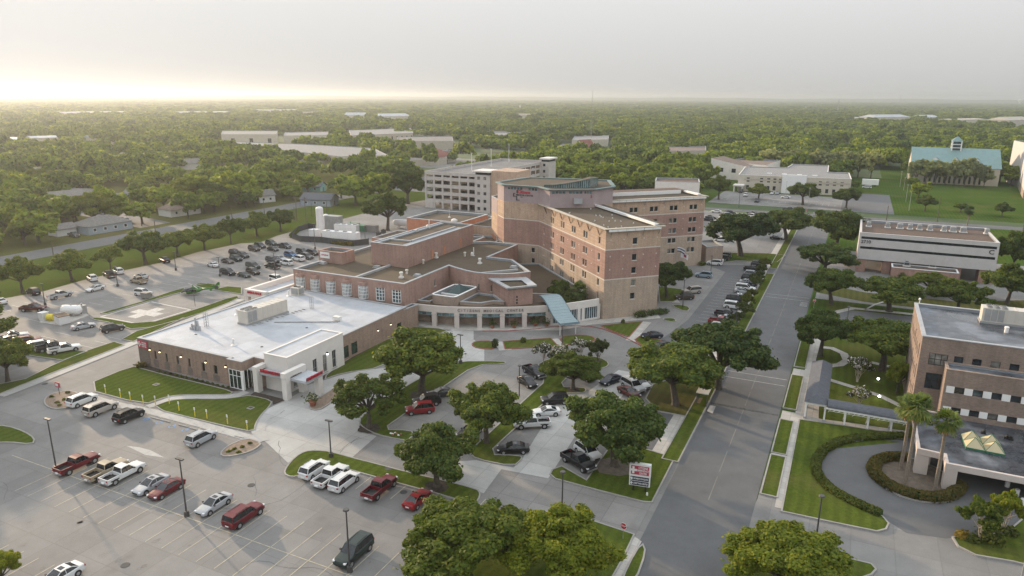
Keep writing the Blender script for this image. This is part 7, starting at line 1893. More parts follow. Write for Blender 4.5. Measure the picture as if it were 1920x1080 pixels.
# small red sign by the access road, marker poles, litter stations
p = G(112, 741); t = thing('direction_sign', 'small red and white direction sign in the brown bed by the access road', 'sign', (p.x, p.y, 0)); h = height_at(112, 741, 717)
mb = MB(); mb.tube((p.x, p.y, 0), (p.x, p.y, h), .05, .05, 6); mb.build('post', 'pole_dark', t)
mb = MB(); mb.box(p.x - .75, p.x + .55, p.y - .06, p.y + .02, h - .9, h, 0); mb.box(p.x - .6, p.x + .1, p.y - .075, p.y - .06, h - .7, h - .25, 1); mb.build('plate', ['sign_red', 'sign_white'], t)
mk_pts = [(198.5, 738), (226.5, 746), (245, 752), (269, 758), (292, 760), (318, 758), (336, 771), (366, 782), (388.5, 786), (427, 796), (464, 807)]
lab_ = ['first from the left along the lawn', 'second from the left along the lawn', 'third from the left along the lawn', 'fourth from the left along the lawn', 'just left of the winding path', 'just right of the winding path', 'second right of the winding path', 'third right of the winding path', 'fourth right of the winding path', 'second from the right end', 'at the right end, nearest the curved walk']
for k, (x, y) in enumerate(mk_pts):
 p = G(x, y); t = thing('marker_post', 'yellow-footed white-topped sign post, ' + lab_[k], 'sign post', (p.x, p.y, 0), 0, 'accessible parking posts along the front lawn')
 mb = MB(); mb.tube((p.x, p.y, 0), (p.x, p.y, 1.0), .075, .075, 8); mb.build('post', 'marker_yellow', t)
 mb = MB(); mb.box(p.x - .14, p.x + .14, p.y - .03, p.y + .02, 1.25, 1.7); mb.tube((p.x, p.y, 1.0), (p.x, p.y, 1.3), .03, .03, 6); mb.build('plate', 'sign_white', t)
# bus shelter by the street, slab, bench
p = G(1318, 757); t = thing('bus_shelter', 'small bus shelter with a white roof beside the street', 'bus shelter', (p.x, p.y, 0))
mb = MB(); mb.box(p.x - 1.0, p.x + 1.0, p.y - 1.6, p.y + 1.6, 2.4, 2.55); mb.build('roof', 'sign_white', t)
mb = MB(); mb.box(p.x - .9, p.x - .84, p.y - 1.5, p.y + 1.5, .7, 2.0); mb.build('panel', 'window_glass_blue', t)
for a, b in ((-.87, -1.47), (-.87, 1.47), (.8, -1.47), (.8, 1.47)):
 mb = MB(); mb.tube((p.x + a, p.y + b, 0), (p.x + a, p.y + b, 2.4), .05, .05, 6); mb.build('post', 'pole_dark', t)
mb = MB(); mb.box(p.x - .8, p.x - .35, p.y - 1.2, p.y + 1.2, .42, .5); mb.box(p.x - .7, p.x - .6, p.y - 1, p.y - .9, 0, .42); mb.box(p.x - .7, p.x - .6, p.y + .9, p.y + 1, 0, .42); mb.build('bench', 'brown_wood', t)
sheet('concrete_pad', px((1325, 772), (1331, 761), (1342, 763), (1336, 777)), 0.13, 'concrete_new')
# terracotta planters, garden stones
def planter(px_, py_, lab, s_=1.0):
 p = G(px_, py_); t = thing('planter', lab, 'planter', (p.x, p.y, 0), 0, 'terracotta planters by the entrances')
 mb = MB(); mb.tube((p.x, p.y, .1), (p.x, p.y, .7 * s_), .32 * s_, .45 * s_, 12); mb.tube((p.x, p.y, .62 * s_), (p.x, p.y, .72 * s_), .5 * s_, .5 * s_, 12); mb.build('pot', 'terracotta', t)
 mb = MB(); r = random.Random(int(px_))
 for k in range(130):
  v = Vector((r.gauss(0, .4), r.gauss(0, .4), abs(r.gauss(.35, .35)))) * s_; c_ = Vector((p.x, p.y, .75 * s_)) + v; a = Vector((r.uniform(-1, 1), r.uniform(-1, 1), r.uniform(-1, 1))).normalized() * .13; b = a.orthogonal().normalized() * .08
  mb.face([c_ - a - b, c_ + a - b, c_ + a + b, c_ - a + b])
 mb.build('plant', 'leaf_shrub', t)
planter(587, 762, 'terracotta planter on the brown bed by the emergency drive', 1.4)
for i, x in enumerate((1098, 1345, 1585, 1710)): planter(740 + x / 6, 520 + (575, 572, 550, 553)[i] / 6, ['planter in front of the arcade, leftmost of four', 'planter in front of the arcade, second of four', 'planter in front of the arcade, third of four', 'planter at the right end pillar of the arcade'][i], 1.1)
planter(1063, 604, 'planter at the foot of the blue canopy', 1.0)
mb = MB(); p = G(743, 817)
for k in range(8): q = (p.x + rnd.uniform(-1, 1), p.y + rnd.uniform(-.5, .5), .18); mb.dome(q, .2, .16, .15, k % 2, 7, 4)
tag(mb.build('stone_cluster', ['terracotta', 'sign_white']), 'small cluster of red and white stones on the green island tip', 'stones')
for i, (x, y) in enumerate(((293, 722), (470, 766))):
 p = G(x, y); mb = MB(); mb.box(p.x - .5, p.x + .5, p.y - .45, p.y + .45, 0.05, .17); mb.box(p.x - .35, p.x + .35, p.y - .3, p.y + .3, .17, .19, 1); tag(mb.build('drain_inlet', ['kerb', 'vent_dark']), ['concrete drain inlet in the lawn left of the winding path', 'concrete drain inlet in the lawn right of the winding path'][i], 'drain', 'drain inlets in the front lawn')
for i, (x, y) in enumerate(((728, 880), (757, 923), (235, 1060), (84, 720), (471, 910))):
 p = G(x, y); mb = MB(); mb.tube((p.x, p.y, 0), (p.x, p.y, .045 if i else .15), .5, .48, 14, 0); tag(mb.build('manhole_cover', 'vent_dark'), ['round manhole on the curved island kerb', 'round manhole between the maroon pickup and the maroon coupe', 'dark manhole in the empty stalls at the bottom', 'dark drain beside the access road kerb', 'dark manhole in the sunlit aisle'][i], 'manhole', 'manholes and drains in the paving')
# ================================================================== VEHICLES
PAINT = dict(white=(.60, .60, .59), silver=(.36, .37, .38), champagne=(.36, .33, .29), tan=(.33, .27, .19), grey=(.095, .10, .105), black=(.012, .012, .014), maroon=(.115, .010, .016),
   red=(.20, .014, .018), darkred=(.075, .012, .012), green=(.020, .034, .030), blue=(.03, .10, .23), lightblue=(.22, .28, .33), brown=(.055, .043, .034), navy=(.012, .018, .035), charcoal=(.035, .037, .042))
CM = ['car_paint', 'car_glass', 'rubber', 'rim', 'lamp_red', 'lamp_clear', 'black_trim', 'sign_white']
def car_parts(kind):
 """list of (part name, MB) for one vehicle, nose towards +X"""
 P = []
 body = MB()
 if kind == 'sedan':
  st = [(-2.38, .42, .82, .70), (-2.25, .27, .98, .84), (-1.75, .22, 1.02, .90), (-.8, .20, .98, .915), (.7, .20, .95, .915), (1.35, .20, .90, .905), (1.95, .22, .80, .875), (2.25, .26, .68, .78), (2.38, .36, .56, .62)]
  prof = [(-1.80, 1.00), (-1.02, 1.38), (-.45, 1.45), (.10, 1.43), (1.02, .94)]; w0, w1 = .79, .57; r, wx = .33, (-1.42, 1.42); posts = (-.35,)
 elif kind == 'coupe':
  st = [(-2.30, .42, .80, .72), (-2.18, .27, .98, .86), (-1.6, .22, 1.02, .93), (-.8, .20, .95, .90), (.7, .20, .92, .91), (1.35, .20, .90, .92), (1.95, .22, .80, .88), (2.25, .26, .66, .78), (2.36, .36, .54, .62)]
  prof = [(-1.75, 1.00), (-.85, 1.32), (-.45, 1.37), (.0, 1.35), (.85, .94)]; w0, w1 = .78, .55; r, wx = .35, (-1.40, 1.45); posts = (-.6,)
 elif kind == 'suv':
  st = [(-2.38, .45, 1.08, .82), (-2.28, .30, 1.16, .92), (-1.8, .27, 1.15, .96), (-.8, .26, 1.13, .965), (.8, .26, 1.12, .965), (1.4, .26, 1.10, .955), (1.95, .28, 1.04, .93), (2.24, .33, .92, .85), (2.33, .42, .76, .72)]
  prof = [(-2.26, 1.14), (-1.92, 1.74), (-1.1, 1.83), (.05, 1.80), (.36, 1.75), (1.16, 1.11)]; w0, w1 = .84, .66; r, wx = .37, (-1.45, 1.48); posts = (-1.15, -.2)
 elif kind == 'bigsuv':
  st = [(-2.62, .45, 1.10, .86), (-2.52, .34, 1.18, .95), (-1.9, .32, 1.17, 1.0), (-.8, .30, 1.15, 1.0), (.9, .30, 1.13, 1.0), (1.5, .30, 1.12, .99), (2.2, .32, 1.06, .96), (2.55, .36, .95, .88), (2.63, .44, .78, .76)]
  prof = [(-2.52, 1.16), (-2.35, 1.78), (-1.5, 1.90), (.2, 1.87), (.45, 1.82), (1.18, 1.14)]; w0, w1 = .89, .73; r, wx = .41, (-1.62, 1.66); posts = (-1.4, -.35)
 elif kind == 'van':
  st = [(-2.52, .42, 1.0, .84), (-2.42, .28, 1.06, .93), (-1.8, .24, 1.05, .97), (-.8, .22, 1.03, .98), (.9, .22, 1.0, .98), (1.6, .22, .97, .96), (2.2, .25, .86, .90), (2.45, .30, .72, .80), (2.53, .40, .60, .64)]
  prof = [(-2.42, 1.04), (-2.22, 1.62), (-1.6, 1.74), (.2, 1.72), (.55, 1.66), (1.65, .98)]; w0, w1 = .86, .68; r, wx = .34, (-1.5, 1.62); posts = (-1.3, -.1)
 else:   # pickup
  st = [(-.86, .42, 1.15, .985), (-.4, .40, 1.15, .985), (.9, .40, 1.14, .985), (1.5, .40, 1.13, .98), (2.3, .42, 1.08, .95), (2.72, .46, .98, .88), (2.82, .52, .80, .76)]
  prof = [(-.80, 1.16), (-.66, 1.78), (-.3, 1.86), (.45, 1.84), (1.28, 1.14)]; w0, w1 = .88, .70; r, wx = .41, (-1.85, 1.80); posts = (.02,)
 rings = []
 for x, zb, zt, w in st:
  zm = zb + (zt - zb) * .52
  rings.append([(x, -w * .90, zb), (x, -w, zb + .12), (x, -w, zm), (x, -w * .965, zt - .07), (x, -w * .86, zt), (x, -w * .4, zt + .025), (x, w * .4, zt + .025), (x, w * .86, zt), (x, w * .965, zt - .07), (x, w, zm), (x, w, zb + .12), (x, w * .90, zb)])
 body.loft(rings, 0)
 def wz(z): return w0 + (w1 - w0) * max(0, min(1, (z - prof[0][1]) / (1.42 * (prof[2][1] - prof[0][1]) / 1.42)))
 # roof skin and pillars
 top = prof[1:-1]
 ring = []
 for k in range(len(top) - 1):
  (xa, za), (xb, zb) = top[k], top[k + 1]
  wa, wb = wz(za) + .03, wz(zb) + .03
  body.face([(xa, -wa, za + .025), (xb, -wb, zb + .025), (xb, wb, zb + .025), (xa, wa, za + .025)], 0)
  for sg in (-1, 1):
   body.face([(xa, sg * wa, za + .025), (xb, sg * wb, zb + .025), (xb, sg * (wb + .02), zb - .05), (xa, sg * (wa + .02), za - .05)], 0)
 for sg in (-1, 1):
  for a, b in ((prof[0], prof[1]), (prof[-1], prof[-2])):
   body.tube((a[0], sg * (wz(a[1]) + .0), a[1] - .03), (b[0], sg * (wz(b[1]) + .01), b[1] + .0), .055, .045, 6, 0)
  for x in posts:
   zr = max(prof[1][1], prof[-2][1])
   body.tube((x, sg * (w0 + .005), prof[0][1] - .05), (x - .02, sg * (w1 + .015), zr), .04, .035, 5, 0 if kind == 'sedan' else 6)
 if kind == 'pickup':
  L0, L1 = -2.88, -.86
  for sg in (-1, 1):
   body.box(L0, L1, min(sg * .985, sg * .86), max(sg * .985, sg * .86), .48, 1.17, 0)
  body.box(L0, L0 + .10, -.859, .859, .52, 1.165, 0)
  body.box(L0 + .101, L1, -.859, .859, .55, .72, 6); body.box(L1 - .06, L1, -.859, .859, .72, 1.16, 0)
  body.box(L0 - .12, L0 - .001, -.9, .9, .48, .66, 3); body.box(2.80, 2.92, -.88, .88, .48, .70, 3)
  for sg in (-1, 1): body.box(wx[0] - .62, wx[0] + .62, min(sg * .995, sg * .75), max(sg * .995, sg * .75), .70, .86, 6)
 for x in wx:   # dark wheel wells
  for sg in (-1, 1):
   w = .99 if kind == 'pickup' else (1.0 if kind == 'bigsuv' else (.955 if kind == 'suv' else .92 if kind != 'van' else .975))
   body.tube((x, sg * (w - .3), r + .02), (x, sg * (w + .006), r + .02), r + .07, r + .07, 14, 6)
 if kind in ('suv', 'bigsuv'):
  for sg in (-1, 1): body.tube((-1.7, sg * .60, prof[2][1] + .03), (.1, sg * .60, prof[2][1] + .02), .03, .03, 5, 6)
 if kind == 'sedan': body.box(-.55, -.05, -.36, .36, 1.455, 1.475, 1)
 fx = st[-1][0]
 body.box(fx - .05, fx + .025, -.45, .45, .42, .60, 6)
 P.append(('body', body))
 gl = MB()
 n = len(prof)
 L_ = [(x, -wz(z), z) for x, z in prof]; R_ = [(x, wz(z), z) for x, z in prof]
 for k in range(n - 1): gl.face([L_[k], L_[k + 1], R_[k + 1], R_[k]], 1)
 gl.face(L_[::-1], 1); gl.face(R_, 1)
 P.append(('window', gl))
 for x in wx:
  for sg in (-1, 1):
   w = MB(); hw = .985 if kind == 'pickup' else (1.0 if kind == 'bigsuv' else (.955 if kind == 'suv' else .91 if kind != 'van' else .975))
   w.tube((x, sg * (hw - .22), r), (x, sg * (hw + .02), r), r, r, 16, 2)
   P.append(('wheel', w))
   w = MB(); w.tube((x, sg * (hw - .1), r), (x, sg * (hw + .028), r), r * .64, r * .60, 12, 3)
   P.append(('rim', w))
 zf, wf = (st[-3][2] - .10, st[-3][3]); xf = st[-2][0]
 zr_, wr, xr = st[1][2] - .14, st[1][3], st[0][0]
 if kind == 'pickup': zr_, wr, xr = .98, .95, -2.885
 for sg in (-1, 1):
  h = MB(); h.box(xf - .28, xf + .07, min(sg * wf * .62, sg * wf * .93), max(sg * wf * .62, sg * wf * .93), zf - .13, zf + .02, 5); P.append(('headlight', h))
  q = MB(); q.box(xr - .02, xr + .20, min(sg * wr * .70, sg * wr * .96), max(sg * wr * .70, sg * wr * .96), zr_ - .16, zr_ + .06, 4); P.append(('taillight', q))
  m_ = MB(); xm = prof[-1][0] - .28; m_.box(xm - .08, xm + .08, min(sg * (w0 + .10), sg * (w0 + .30)), max(sg * (w0 + .10), sg * (w0 + .30)), prof[-1][1] + .02, prof[-1][1] + .17, 6); P.append(('mirror', m_))
 pl = MB(); pl.box(xr - .035 - (.1 if kind == 'pickup' else 0), xr + .05, -.26, .26, .56, .70, 7); P.append(('number_plate', pl))
 return P
CAR_ROOT, CAR_MESH, USED = {}, {}, {}
CARS = {'sedan': 'sedan', 'coupe': 'coupe', 'suv': 'suv', 'bigsuv': 'suv', 'van': 'minivan', 'pickup': 'pickup_truck'}
for kind, nm in CARS.items():
 parts = car_parts(kind)
 allm = MB()
 for _, p_ in parts:
  i = len(allm.v); allm.v += p_.v; allm.f += [tuple(i + k for k in f) for f in p_.f]; allm.m += p_.m
 CAR_MESH[kind] = allm.mesh('far_' + nm, CM)
 CAR_ROOT[kind] = [(n_, p_.mesh(n_, CM)) for n_, p_ in parts]
def car(kind, pos, az, colour, label, group, far=False):
 """pos in pixels on the ground; az clockwise from the street, or a front-pixel / rear-pixel pair"""
 if isinstance(az, tuple):
  f, b = G(*az[:2]), G(*az[2:]); d = f - b; rz = math.atan2(d.y, d.x); g = G(*pos) if pos else (f + b) / 2
 else:
  rz = math.pi / 2 - R(az); g = G(*pos)
 z = .03
 c = (*PAINT[colour], 1) if isinstance(colour, str) else (*colour, 1)
 nm = CARS[kind]
 cat = 'pickup truck' if kind == 'pickup' else ('minivan' if kind == 'van' else ('suv' if 'suv' in kind else 'car'))
 if far:
  o = bpy.data.objects.new('parked_' + nm, CAR_MESH[kind]); COL.objects.link(o)
  o.location = (g.x, g.y, z); o.rotation_euler = (0, 0, rz); o.color = c
  return tag(o, label, cat, group)
 t = thing('parked_' + nm, label, cat, (g.x, g.y, z), rz, group)
 for n_, me in CAR_ROOT[kind]:
  o = bpy.data.objects.new(n_, me); COL.objects.link(o); o.parent = wheel if n_ == 'rim' else t; o.color = c
  if n_ == 'wheel': wheel = o
 return t
N_, S_, E_, W_ = 0, 180, 90, -90
FL = 'cars parked in the front car park'
for a in [('pickup', (147, 877), N_, 'maroon', 'maroon pickup truck beside the leftmost light pole'), ('pickup', (201, 889), N_, 'tan', 'tan pickup truck half hidden behind a white pickup'), ('pickup', (232, 895), N_, 'white', 'white pickup truck in front of the tan one'),
  ('sedan', (284, 916), S_, 'silver', 'silver sedan with a sunroof next to a maroon sedan'), ('sedan', (313, 924), S_, 'maroon', 'maroon sedan squeezed between a silver sedan and a light pole'), ('sedan', (402, 953), S_, 'silver', 'silver sedan right of the light pole, beside a dark red car'), ('bigsuv', (458, 975), N_, 'maroon', 'dark maroon long-roofed car, alone with its long shadow'), ('bigsuv', (664, 1044), S_, 'green', 'dark green long-roofed car under the bottom light pole'), ('sedan', (113, 1091), S_, 'white', 'white car roof peeking in at the bottom edge')]: car(*a, FL)
IL = 'cars nosed to the curved island'
for a in [('suv', (590, 888), N_, 'white', 'white sport utility at the rounded end of the island'), ('pickup', (621, 900), N_, 'white', 'white pickup in the middle of three white vehicles nosed to the island'), ('suv', (646, 911), N_, 'white', 'white car with roof bars right of the white pickup'), ('pickup', (713, 922), N_, 'maroon', 'dark maroon pickup alone by the island lawn'), ('coupe', (783, 943), N_, 'red', 'dark red coupe at the right end of the island row')]: car(*a, IL)
AL = 'cars in the accessible stalls'
for a in [('suv', (155, 757), N_, 'white', 'white car beside the round brown bed'), ('bigsuv', (190, 773), N_, 'champagne', 'champagne boxy car between a white and a black car'), ('suv', (243, 786), N_, 'black', 'black car at the right of three by the lawn'), ('suv', (378, 829), N_, 'silver', 'silver car alone by the pointed brown bed')]: car(*a, AL)
ML = 'cars in the middle car park'
for a in [('suv', None, (767, 776, 807, 772), 'red', 'bright red car on the diagonal row by the big oak'), ('suv', None, (782, 761, 818, 757), 'black', 'black car directly behind the bright red car'), ('sedan', None, (808, 745, 845, 740), 'charcoal', 'dark grey sedan nearest the trunk of the big oak'), ('pickup', None, (1016, 712, 988, 695), 'black', 'black pickup nosed to the green median'), ('sedan', None, (1002, 730, 976, 713), 'black', 'black sedan beside the round-headed light pole'),
  ('suv', None, (1020, 757, 1060, 755), 'black', 'black car nosed at the median left of the white coupe, above it'), ('coupe', None, (1005, 779, 1043, 777), 'white', 'white coupe half under the spreading oak'), ('pickup', None, (966, 802, 1028, 799), 'white', 'white pickup with its bed out of the oak crown'), ('sedan', None, (936, 848, 988, 847), 'black', 'black sedan alone at the tip of the median'), ('pickup', None, (1104, 885, 1066, 862), 'black', 'shiny black pickup beside the road sign lawn'), ('suv', None, (1118, 866, 1086, 843), 'white', 'white car with a roof rack beside the shiny black pickup'),
  ('sedan', None, (1128, 724, 1160, 712), 'navy', 'dark blue sedan driving across the pale aisle'), ('sedan', None, (1214, 732, 1186, 715), 'white', 'white sedan under the edge of the broad oak'), ('bigsuv', None, (1202, 739, 1172, 722), 'silver', 'silver boxy car between the white sedan and a dark red car'), ('coupe', None, (1192, 748, 1166, 734), 'darkred', 'dark red car half hidden by the crown of the nearest oak'), ('sedan', None, (1115, 704, 1094, 691), 'silver', 'silver car half hidden under the yellow-green tree'), ('suv', None, (1110, 716, 1084, 704), 'black', 'black car in the shade behind the yellow-green tree trunk'),
  ('sedan', None, (868, 822, 893, 808), 'black', 'dark car hidden between two tree crowns'), ('coupe', None, (1208, 634, 1236, 633), 'navy', 'dark blue sports car beside the red-kerbed green triangle'), ('suv', None, (1224, 662, 1250, 655), 'black', 'black car driving round the end of the green triangle'), ('suv', None, (1270, 561, 1296, 561), 'brown', 'brown car under the tree right of the tower'), ('bigsuv', None, (1284, 551, 1309, 549), 'champagne', 'greenish champagne car behind the brown one')]: car(*a, ML)
RL = 'cars along the street-side row'
for k, (kd, x, y, c, lab) in enumerate([('suv', 1423, 500, 'charcoal', 'dark car at the far end of the street-side row'), ('pickup', 1413, 509, 'black', 'black pickup second from the far end of the row'), ('suv', 1411, 519, 'silver', 'silver car third from the far end of the row'), ('suv', 1406, 526, 'black', 'black car between two silver cars, far part of the row'), ('sedan', 1402, 533, 'silver', 'pale silver sedan behind the blue car'), ('sedan', 1402, 539, 'navy', 'dark blue sedan behind a white car in the row'), ('bigsuv', 1397, 545, 'white', 'white boxy car in the middle of the row'), ('sedan', 1394, 550, 'silver', 'silver sedan in front of the boxy white car'), ('sedan', 1389, 561, 'white', 'white sedan beside a dark boxy car'), ('bigsuv', 1381, 566, 'charcoal', 'dark boxy car just above a white car'), ('bigsuv', 1377, 579, 'white', 'white long car with empty stalls on both sides'), ('pickup', 1363, 594, 'black', 'black pickup in the row above the red pickup'), ('sedan', 1366, 602, 'silver', 'silver sedan between the black and red pickups'), ('pickup', 1352, 609, 'red', 'red pickup in the street-side row'), ('suv', 1352, 620, 'silver', 'silver car below the red pickup'), ('suv', 1344, 627, 'charcoal', 'dark car third from the near end of the row'), ('sedan', 1341, 634, 'white', 'white car at the near end, touching the oak crown')]): car(kd, (x, y), E_, c, lab, RL)
for kd, x, y, c, lab in [('suv', 1339, 497, 'white', 'white car nearest the rear wing lawn'), ('sedan', 1342, 491, 'white', 'white sedan second from the front by the rear wing'), ('suv', 1352, 488, 'charcoal', 'dark car third from the front by the rear wing'), ('suv', 1357, 483, 'grey', 'grey car at the back by the rear wing'), ('suv', 1319, 520, 'lightblue', 'silver-blue car alone between the lawn and the tree')]: car(kd, (x, y), W_, c, lab, 'cars behind the tower')
LL = 'cars on the left car park'
for a in [('suv', (173, 526), -70, 'white', 'white car nosed to the grass behind a light pole, left one'), ('pickup', (205, 519), -70, 'brown', 'brown pickup between two white cars at the grass edge'), ('suv', (222, 513), -72, 'white', 'white car partly behind the brown pickup'), ('suv', (63, 552), -80, 'black', 'black car on the grass edge at the left'), ('sedan', (1, 569), -80, 'white', 'white car cut by the left edge of the picture'), ('pickup', (114, 558), N_, 'silver', 'silver pickup facing away, alone in the left lot'), ('sedan', (179, 545), S_, 'white', 'white sedan alone in the open stalls'), ('pickup', (64, 583), 60, 'darkred', 'red-brown pickup left of the white fuel tank'), ('pickup', (260, 531), -85, 'tan', 'tan pickup near the helicopter'), ('sedan', (265, 522), -85, 'silver', 'silver car just behind the tan pickup'), ('suv', (269, 554), 80, 'white', 'white car beside the equipment trailer'), ('sedan', (157, 616), 20, 'silver', 'silver sedan right of the pump house'), ('suv', (212, 621), 20, 'charcoal', 'dark car with a pale roof by the helipad grass'),
  ('pickup', (25, 637), 25, 'white', 'white pickup farthest left of the diagonal row'), ('suv', (30, 644), 25, 'charcoal', 'dark car between the white pickup and a red car, left'), ('bigsuv', (53, 646), 25, 'maroon', 'dark red long car in the diagonal row'), ('van', (78, 653), 25, 'white', 'white van beside the black pickup, left'), ('pickup', (99, 656), 25, 'black', 'black pickup between the white van and a white pickup'), ('pickup', (122, 660), 25, 'white', 'white pickup at the right end of the diagonal row')]: car(*a, LL)
LR = 'cars near the ambulance canopy'
for a in [('suv', (309, 492), -70, 'black', 'black car at the grass edge beneath the small trees'), ('sedan', (400, 500), -75, 'white', 'white sedan alone in front of a light pole'), ('sedan', (427, 493), 100, 'brown', 'brown sedan at the left end of a row of four'), ('suv', (443, 489), 100, 'green', 'dark green car second in the row of four'), ('suv', (456, 483), 100, 'charcoal', 'dark grey car third in the row of four'), ('suv', (441, 478), 100, 'black', 'black car mostly hidden at the back of the row of four'), ('suv', (477, 470), 100, 'brown', 'dark brown car at the near end of the five by the driveway'), ('suv', (488, 465), 100, 'charcoal', 'dark car second of the five by the driveway'), ('sedan', (512, 470), 100, 'black', 'black low sedan in the middle of the five by the driveway'), ('suv', (509, 460), 100, 'green', 'dark green car at the back of the five by the driveway'), ('pickup', (534, 465), 100, 'charcoal', 'dark pickup at the right of the five by the driveway'),
  ('suv', (545, 482), 100, 'blue', 'bright blue car alone among dark cars'), ('suv', (560, 489), -80, 'white', 'white car next to the bright blue car'), ('suv', (576, 485), 100, 'grey', 'grey car beside the small brick penthouse'), ('suv', (567, 476), 100, 'charcoal', 'charcoal car behind the grey car, left of a brown one'), ('suv', (587, 478), 100, 'brown', 'dark brown car at the brick wall of the low wing'), ('bigsuv', (512, 492), 100, 'charcoal', 'charcoal boxy car above the dark green pickup'), ('sedan', (526, 488), 100, 'silver', 'silver car behind the charcoal boxy car'), ('suv', (538, 497), -80, 'white', 'white car in front of the silver one by the low wing'), ('bigsuv', (475, 503), 100, 'green', 'dark green boxy car behind three dark cars'), ('pickup', (511, 503), -80, 'green', 'dark green pickup facing the grass'), ('bigsuv', (428, 515), 100, 'black', 'black boxy car at the light pole, first of three'), ('sedan', (458, 519), 100, 'green', 'dark green sedan in the middle of three dark cars'), ('suv', (475, 514), 100, 'brown', 'dark brown car at the back of three dark cars'), ('van', (519, 527), 100, 'white', 'white van beside the ambulance canopy')]: car(*a, LR, True)
BK = 'cars in the rear car park'
for kd, x, y, c, az, lab in [('sedan', 1343, 399, 'white', W_, 'white sedan alone by the road behind the rear wing'), ('sedan', 1333, 410, 'black', E_, 'black sedan behind the rear wing, back one'), ('suv', 1327, 414, 'charcoal', W_, 'dark car touching the rear wing edge'), ('suv', 1369, 402, 'charcoal', 60, 'dark car at the back of the diagonal row'), ('suv', 1365, 406, 'silver', 60, 'silver car second from the back of the diagonal row'), ('sedan', 1361, 411, 'white', 60, 'white sedan third from the back of the diagonal row'), ('van', 1356, 415, 'white', 60, 'white van in the diagonal row by the oak'), ('sedan', 1350, 418, 'white', 60, 'white sedan at the front of the diagonal row'), ('pickup', 1413, 404, 'charcoal', 110, 'dark pickup behind a white car, rear car park'), ('suv', 1411, 408, 'white', 110, 'white car in front of the dark pickup, rear car park'), ('bigsuv', 1436, 413, 'white', W_, 'white boxy car beside the olive tree, rear car park'), ('van', 1352, 453, 'white', W_, 'white van under the dark oak'), ('sedan', 1456, 449, 'black', E_, 'black car by the tree at the street corner'),
       ('pickup', 1480, 396, 'charcoal', 100, 'dark pickup driving on the cross road'), ('suv', 1398, 368, 'white', S_, 'white car in the office car park, left one'), ('suv', 1419, 379, 'charcoal', S_, 'dark car at the office car park entrance'), ('sedan', 1447, 364, 'white', S_, 'white car parked at the cream office wall'), ('sedan', 1457, 364, 'silver', S_, 'silver car parked at the cream office wall'), ('sedan', 1473, 372, 'white', W_, 'white car beside the tree in the office car park'), ('suv', 1389, 361, 'black', S_, 'black car by the office entrance'), ('suv', 1531, 367, 'charcoal', S_, 'dark car behind the tree by the cream office'),
       ('sedan', 178, 400, 'white', 95, 'white car on the left side street, back one'), ('suv', 197, 402, 'white', 95, 'white car on the left side street, front one'), ('suv', 237, 416, 'white', 95, 'white car alone at the corner house'), ('pickup', 139, 444, 'black', 100, 'black pickup beside the small pale garage'), ('sedan', 320, 345, 'charcoal', 95, 'dark car under the trees beside the white flat house'), ('van', 1625, 353, 'white', W_, 'white van on the grey lot by the field')]: car(kd, (x, y), az, c, lab, BK, True)
g = G(1631, 349); t = thing('box_trailer', 'white box trailer on the grey lot by the green field', 'trailer', (g.x, g.y, 0))
mb = MB(); mb.box(g.x - 4.4, g.x + 4.4, g.y - 1.3, g.y + 1.3, .9, 4.0); mb.build('box', 'sign_white', t)
for sx in (-2.6, 2.6):
 mb = MB(); mb.tube((g.x + sx, g.y - 1.3, .45), (g.x + sx, g.y + 1.3, .45), .45, .45, 10); mb.build('wheel', 'rubber', t)
r5 = random.Random(11)
kinds = ['sedan', 'suv', 'bigsuv', 'pickup', 'van']; cols = ['white', 'white', 'silver', 'charcoal', 'black', 'grey', 'red', 'blue', 'tan']
for row, (y, n_) in enumerate(((289, 12), (286.5, 12), (283.5, 10))):
 for k in range(n_):
  kd, c = r5.choice(kinds), r5.choice(cols)
  car(kd, (826 + row * 4 + k * 4.3 + r5.uniform(-.8, .8), y - k * .12), 5, c, '%s %s in the packed car park far behind the garage, row %s' % (c, {'bigsuv': 'boxy car', 'suv': 'tall car', 'van': 'van', 'pickup': 'pickup', 'sedan': 'sedan'}[kd], ('nearest', 'middle', 'back')[row]), 'packed cars far behind the garage', True)
for k in range(9):   # cars inside the garage
 g = Vector((-176 + 3.0 * k, 283, lv[1 + k % 4])); kd, c = r5.choice(kinds[:3]), r5.choice(cols)
 o = bpy.data.objects.new('parked_sedan', CAR_MESH['sedan']); COL.objects.link(o); o.location = g; o.rotation_euler = (0, 0, math.pi / 2); o.color = (*PAINT[c], 1)
 tag(o, 'car inside the garage, deck %s, bay %s from the left' % (('one', 'two', 'three', 'four')[k % 4], ('first', 'second', 'third', 'fourth', 'fifth', 'sixth', 'seventh', 'eighth', 'ninth')[k]), 'car', 'cars inside the garage')
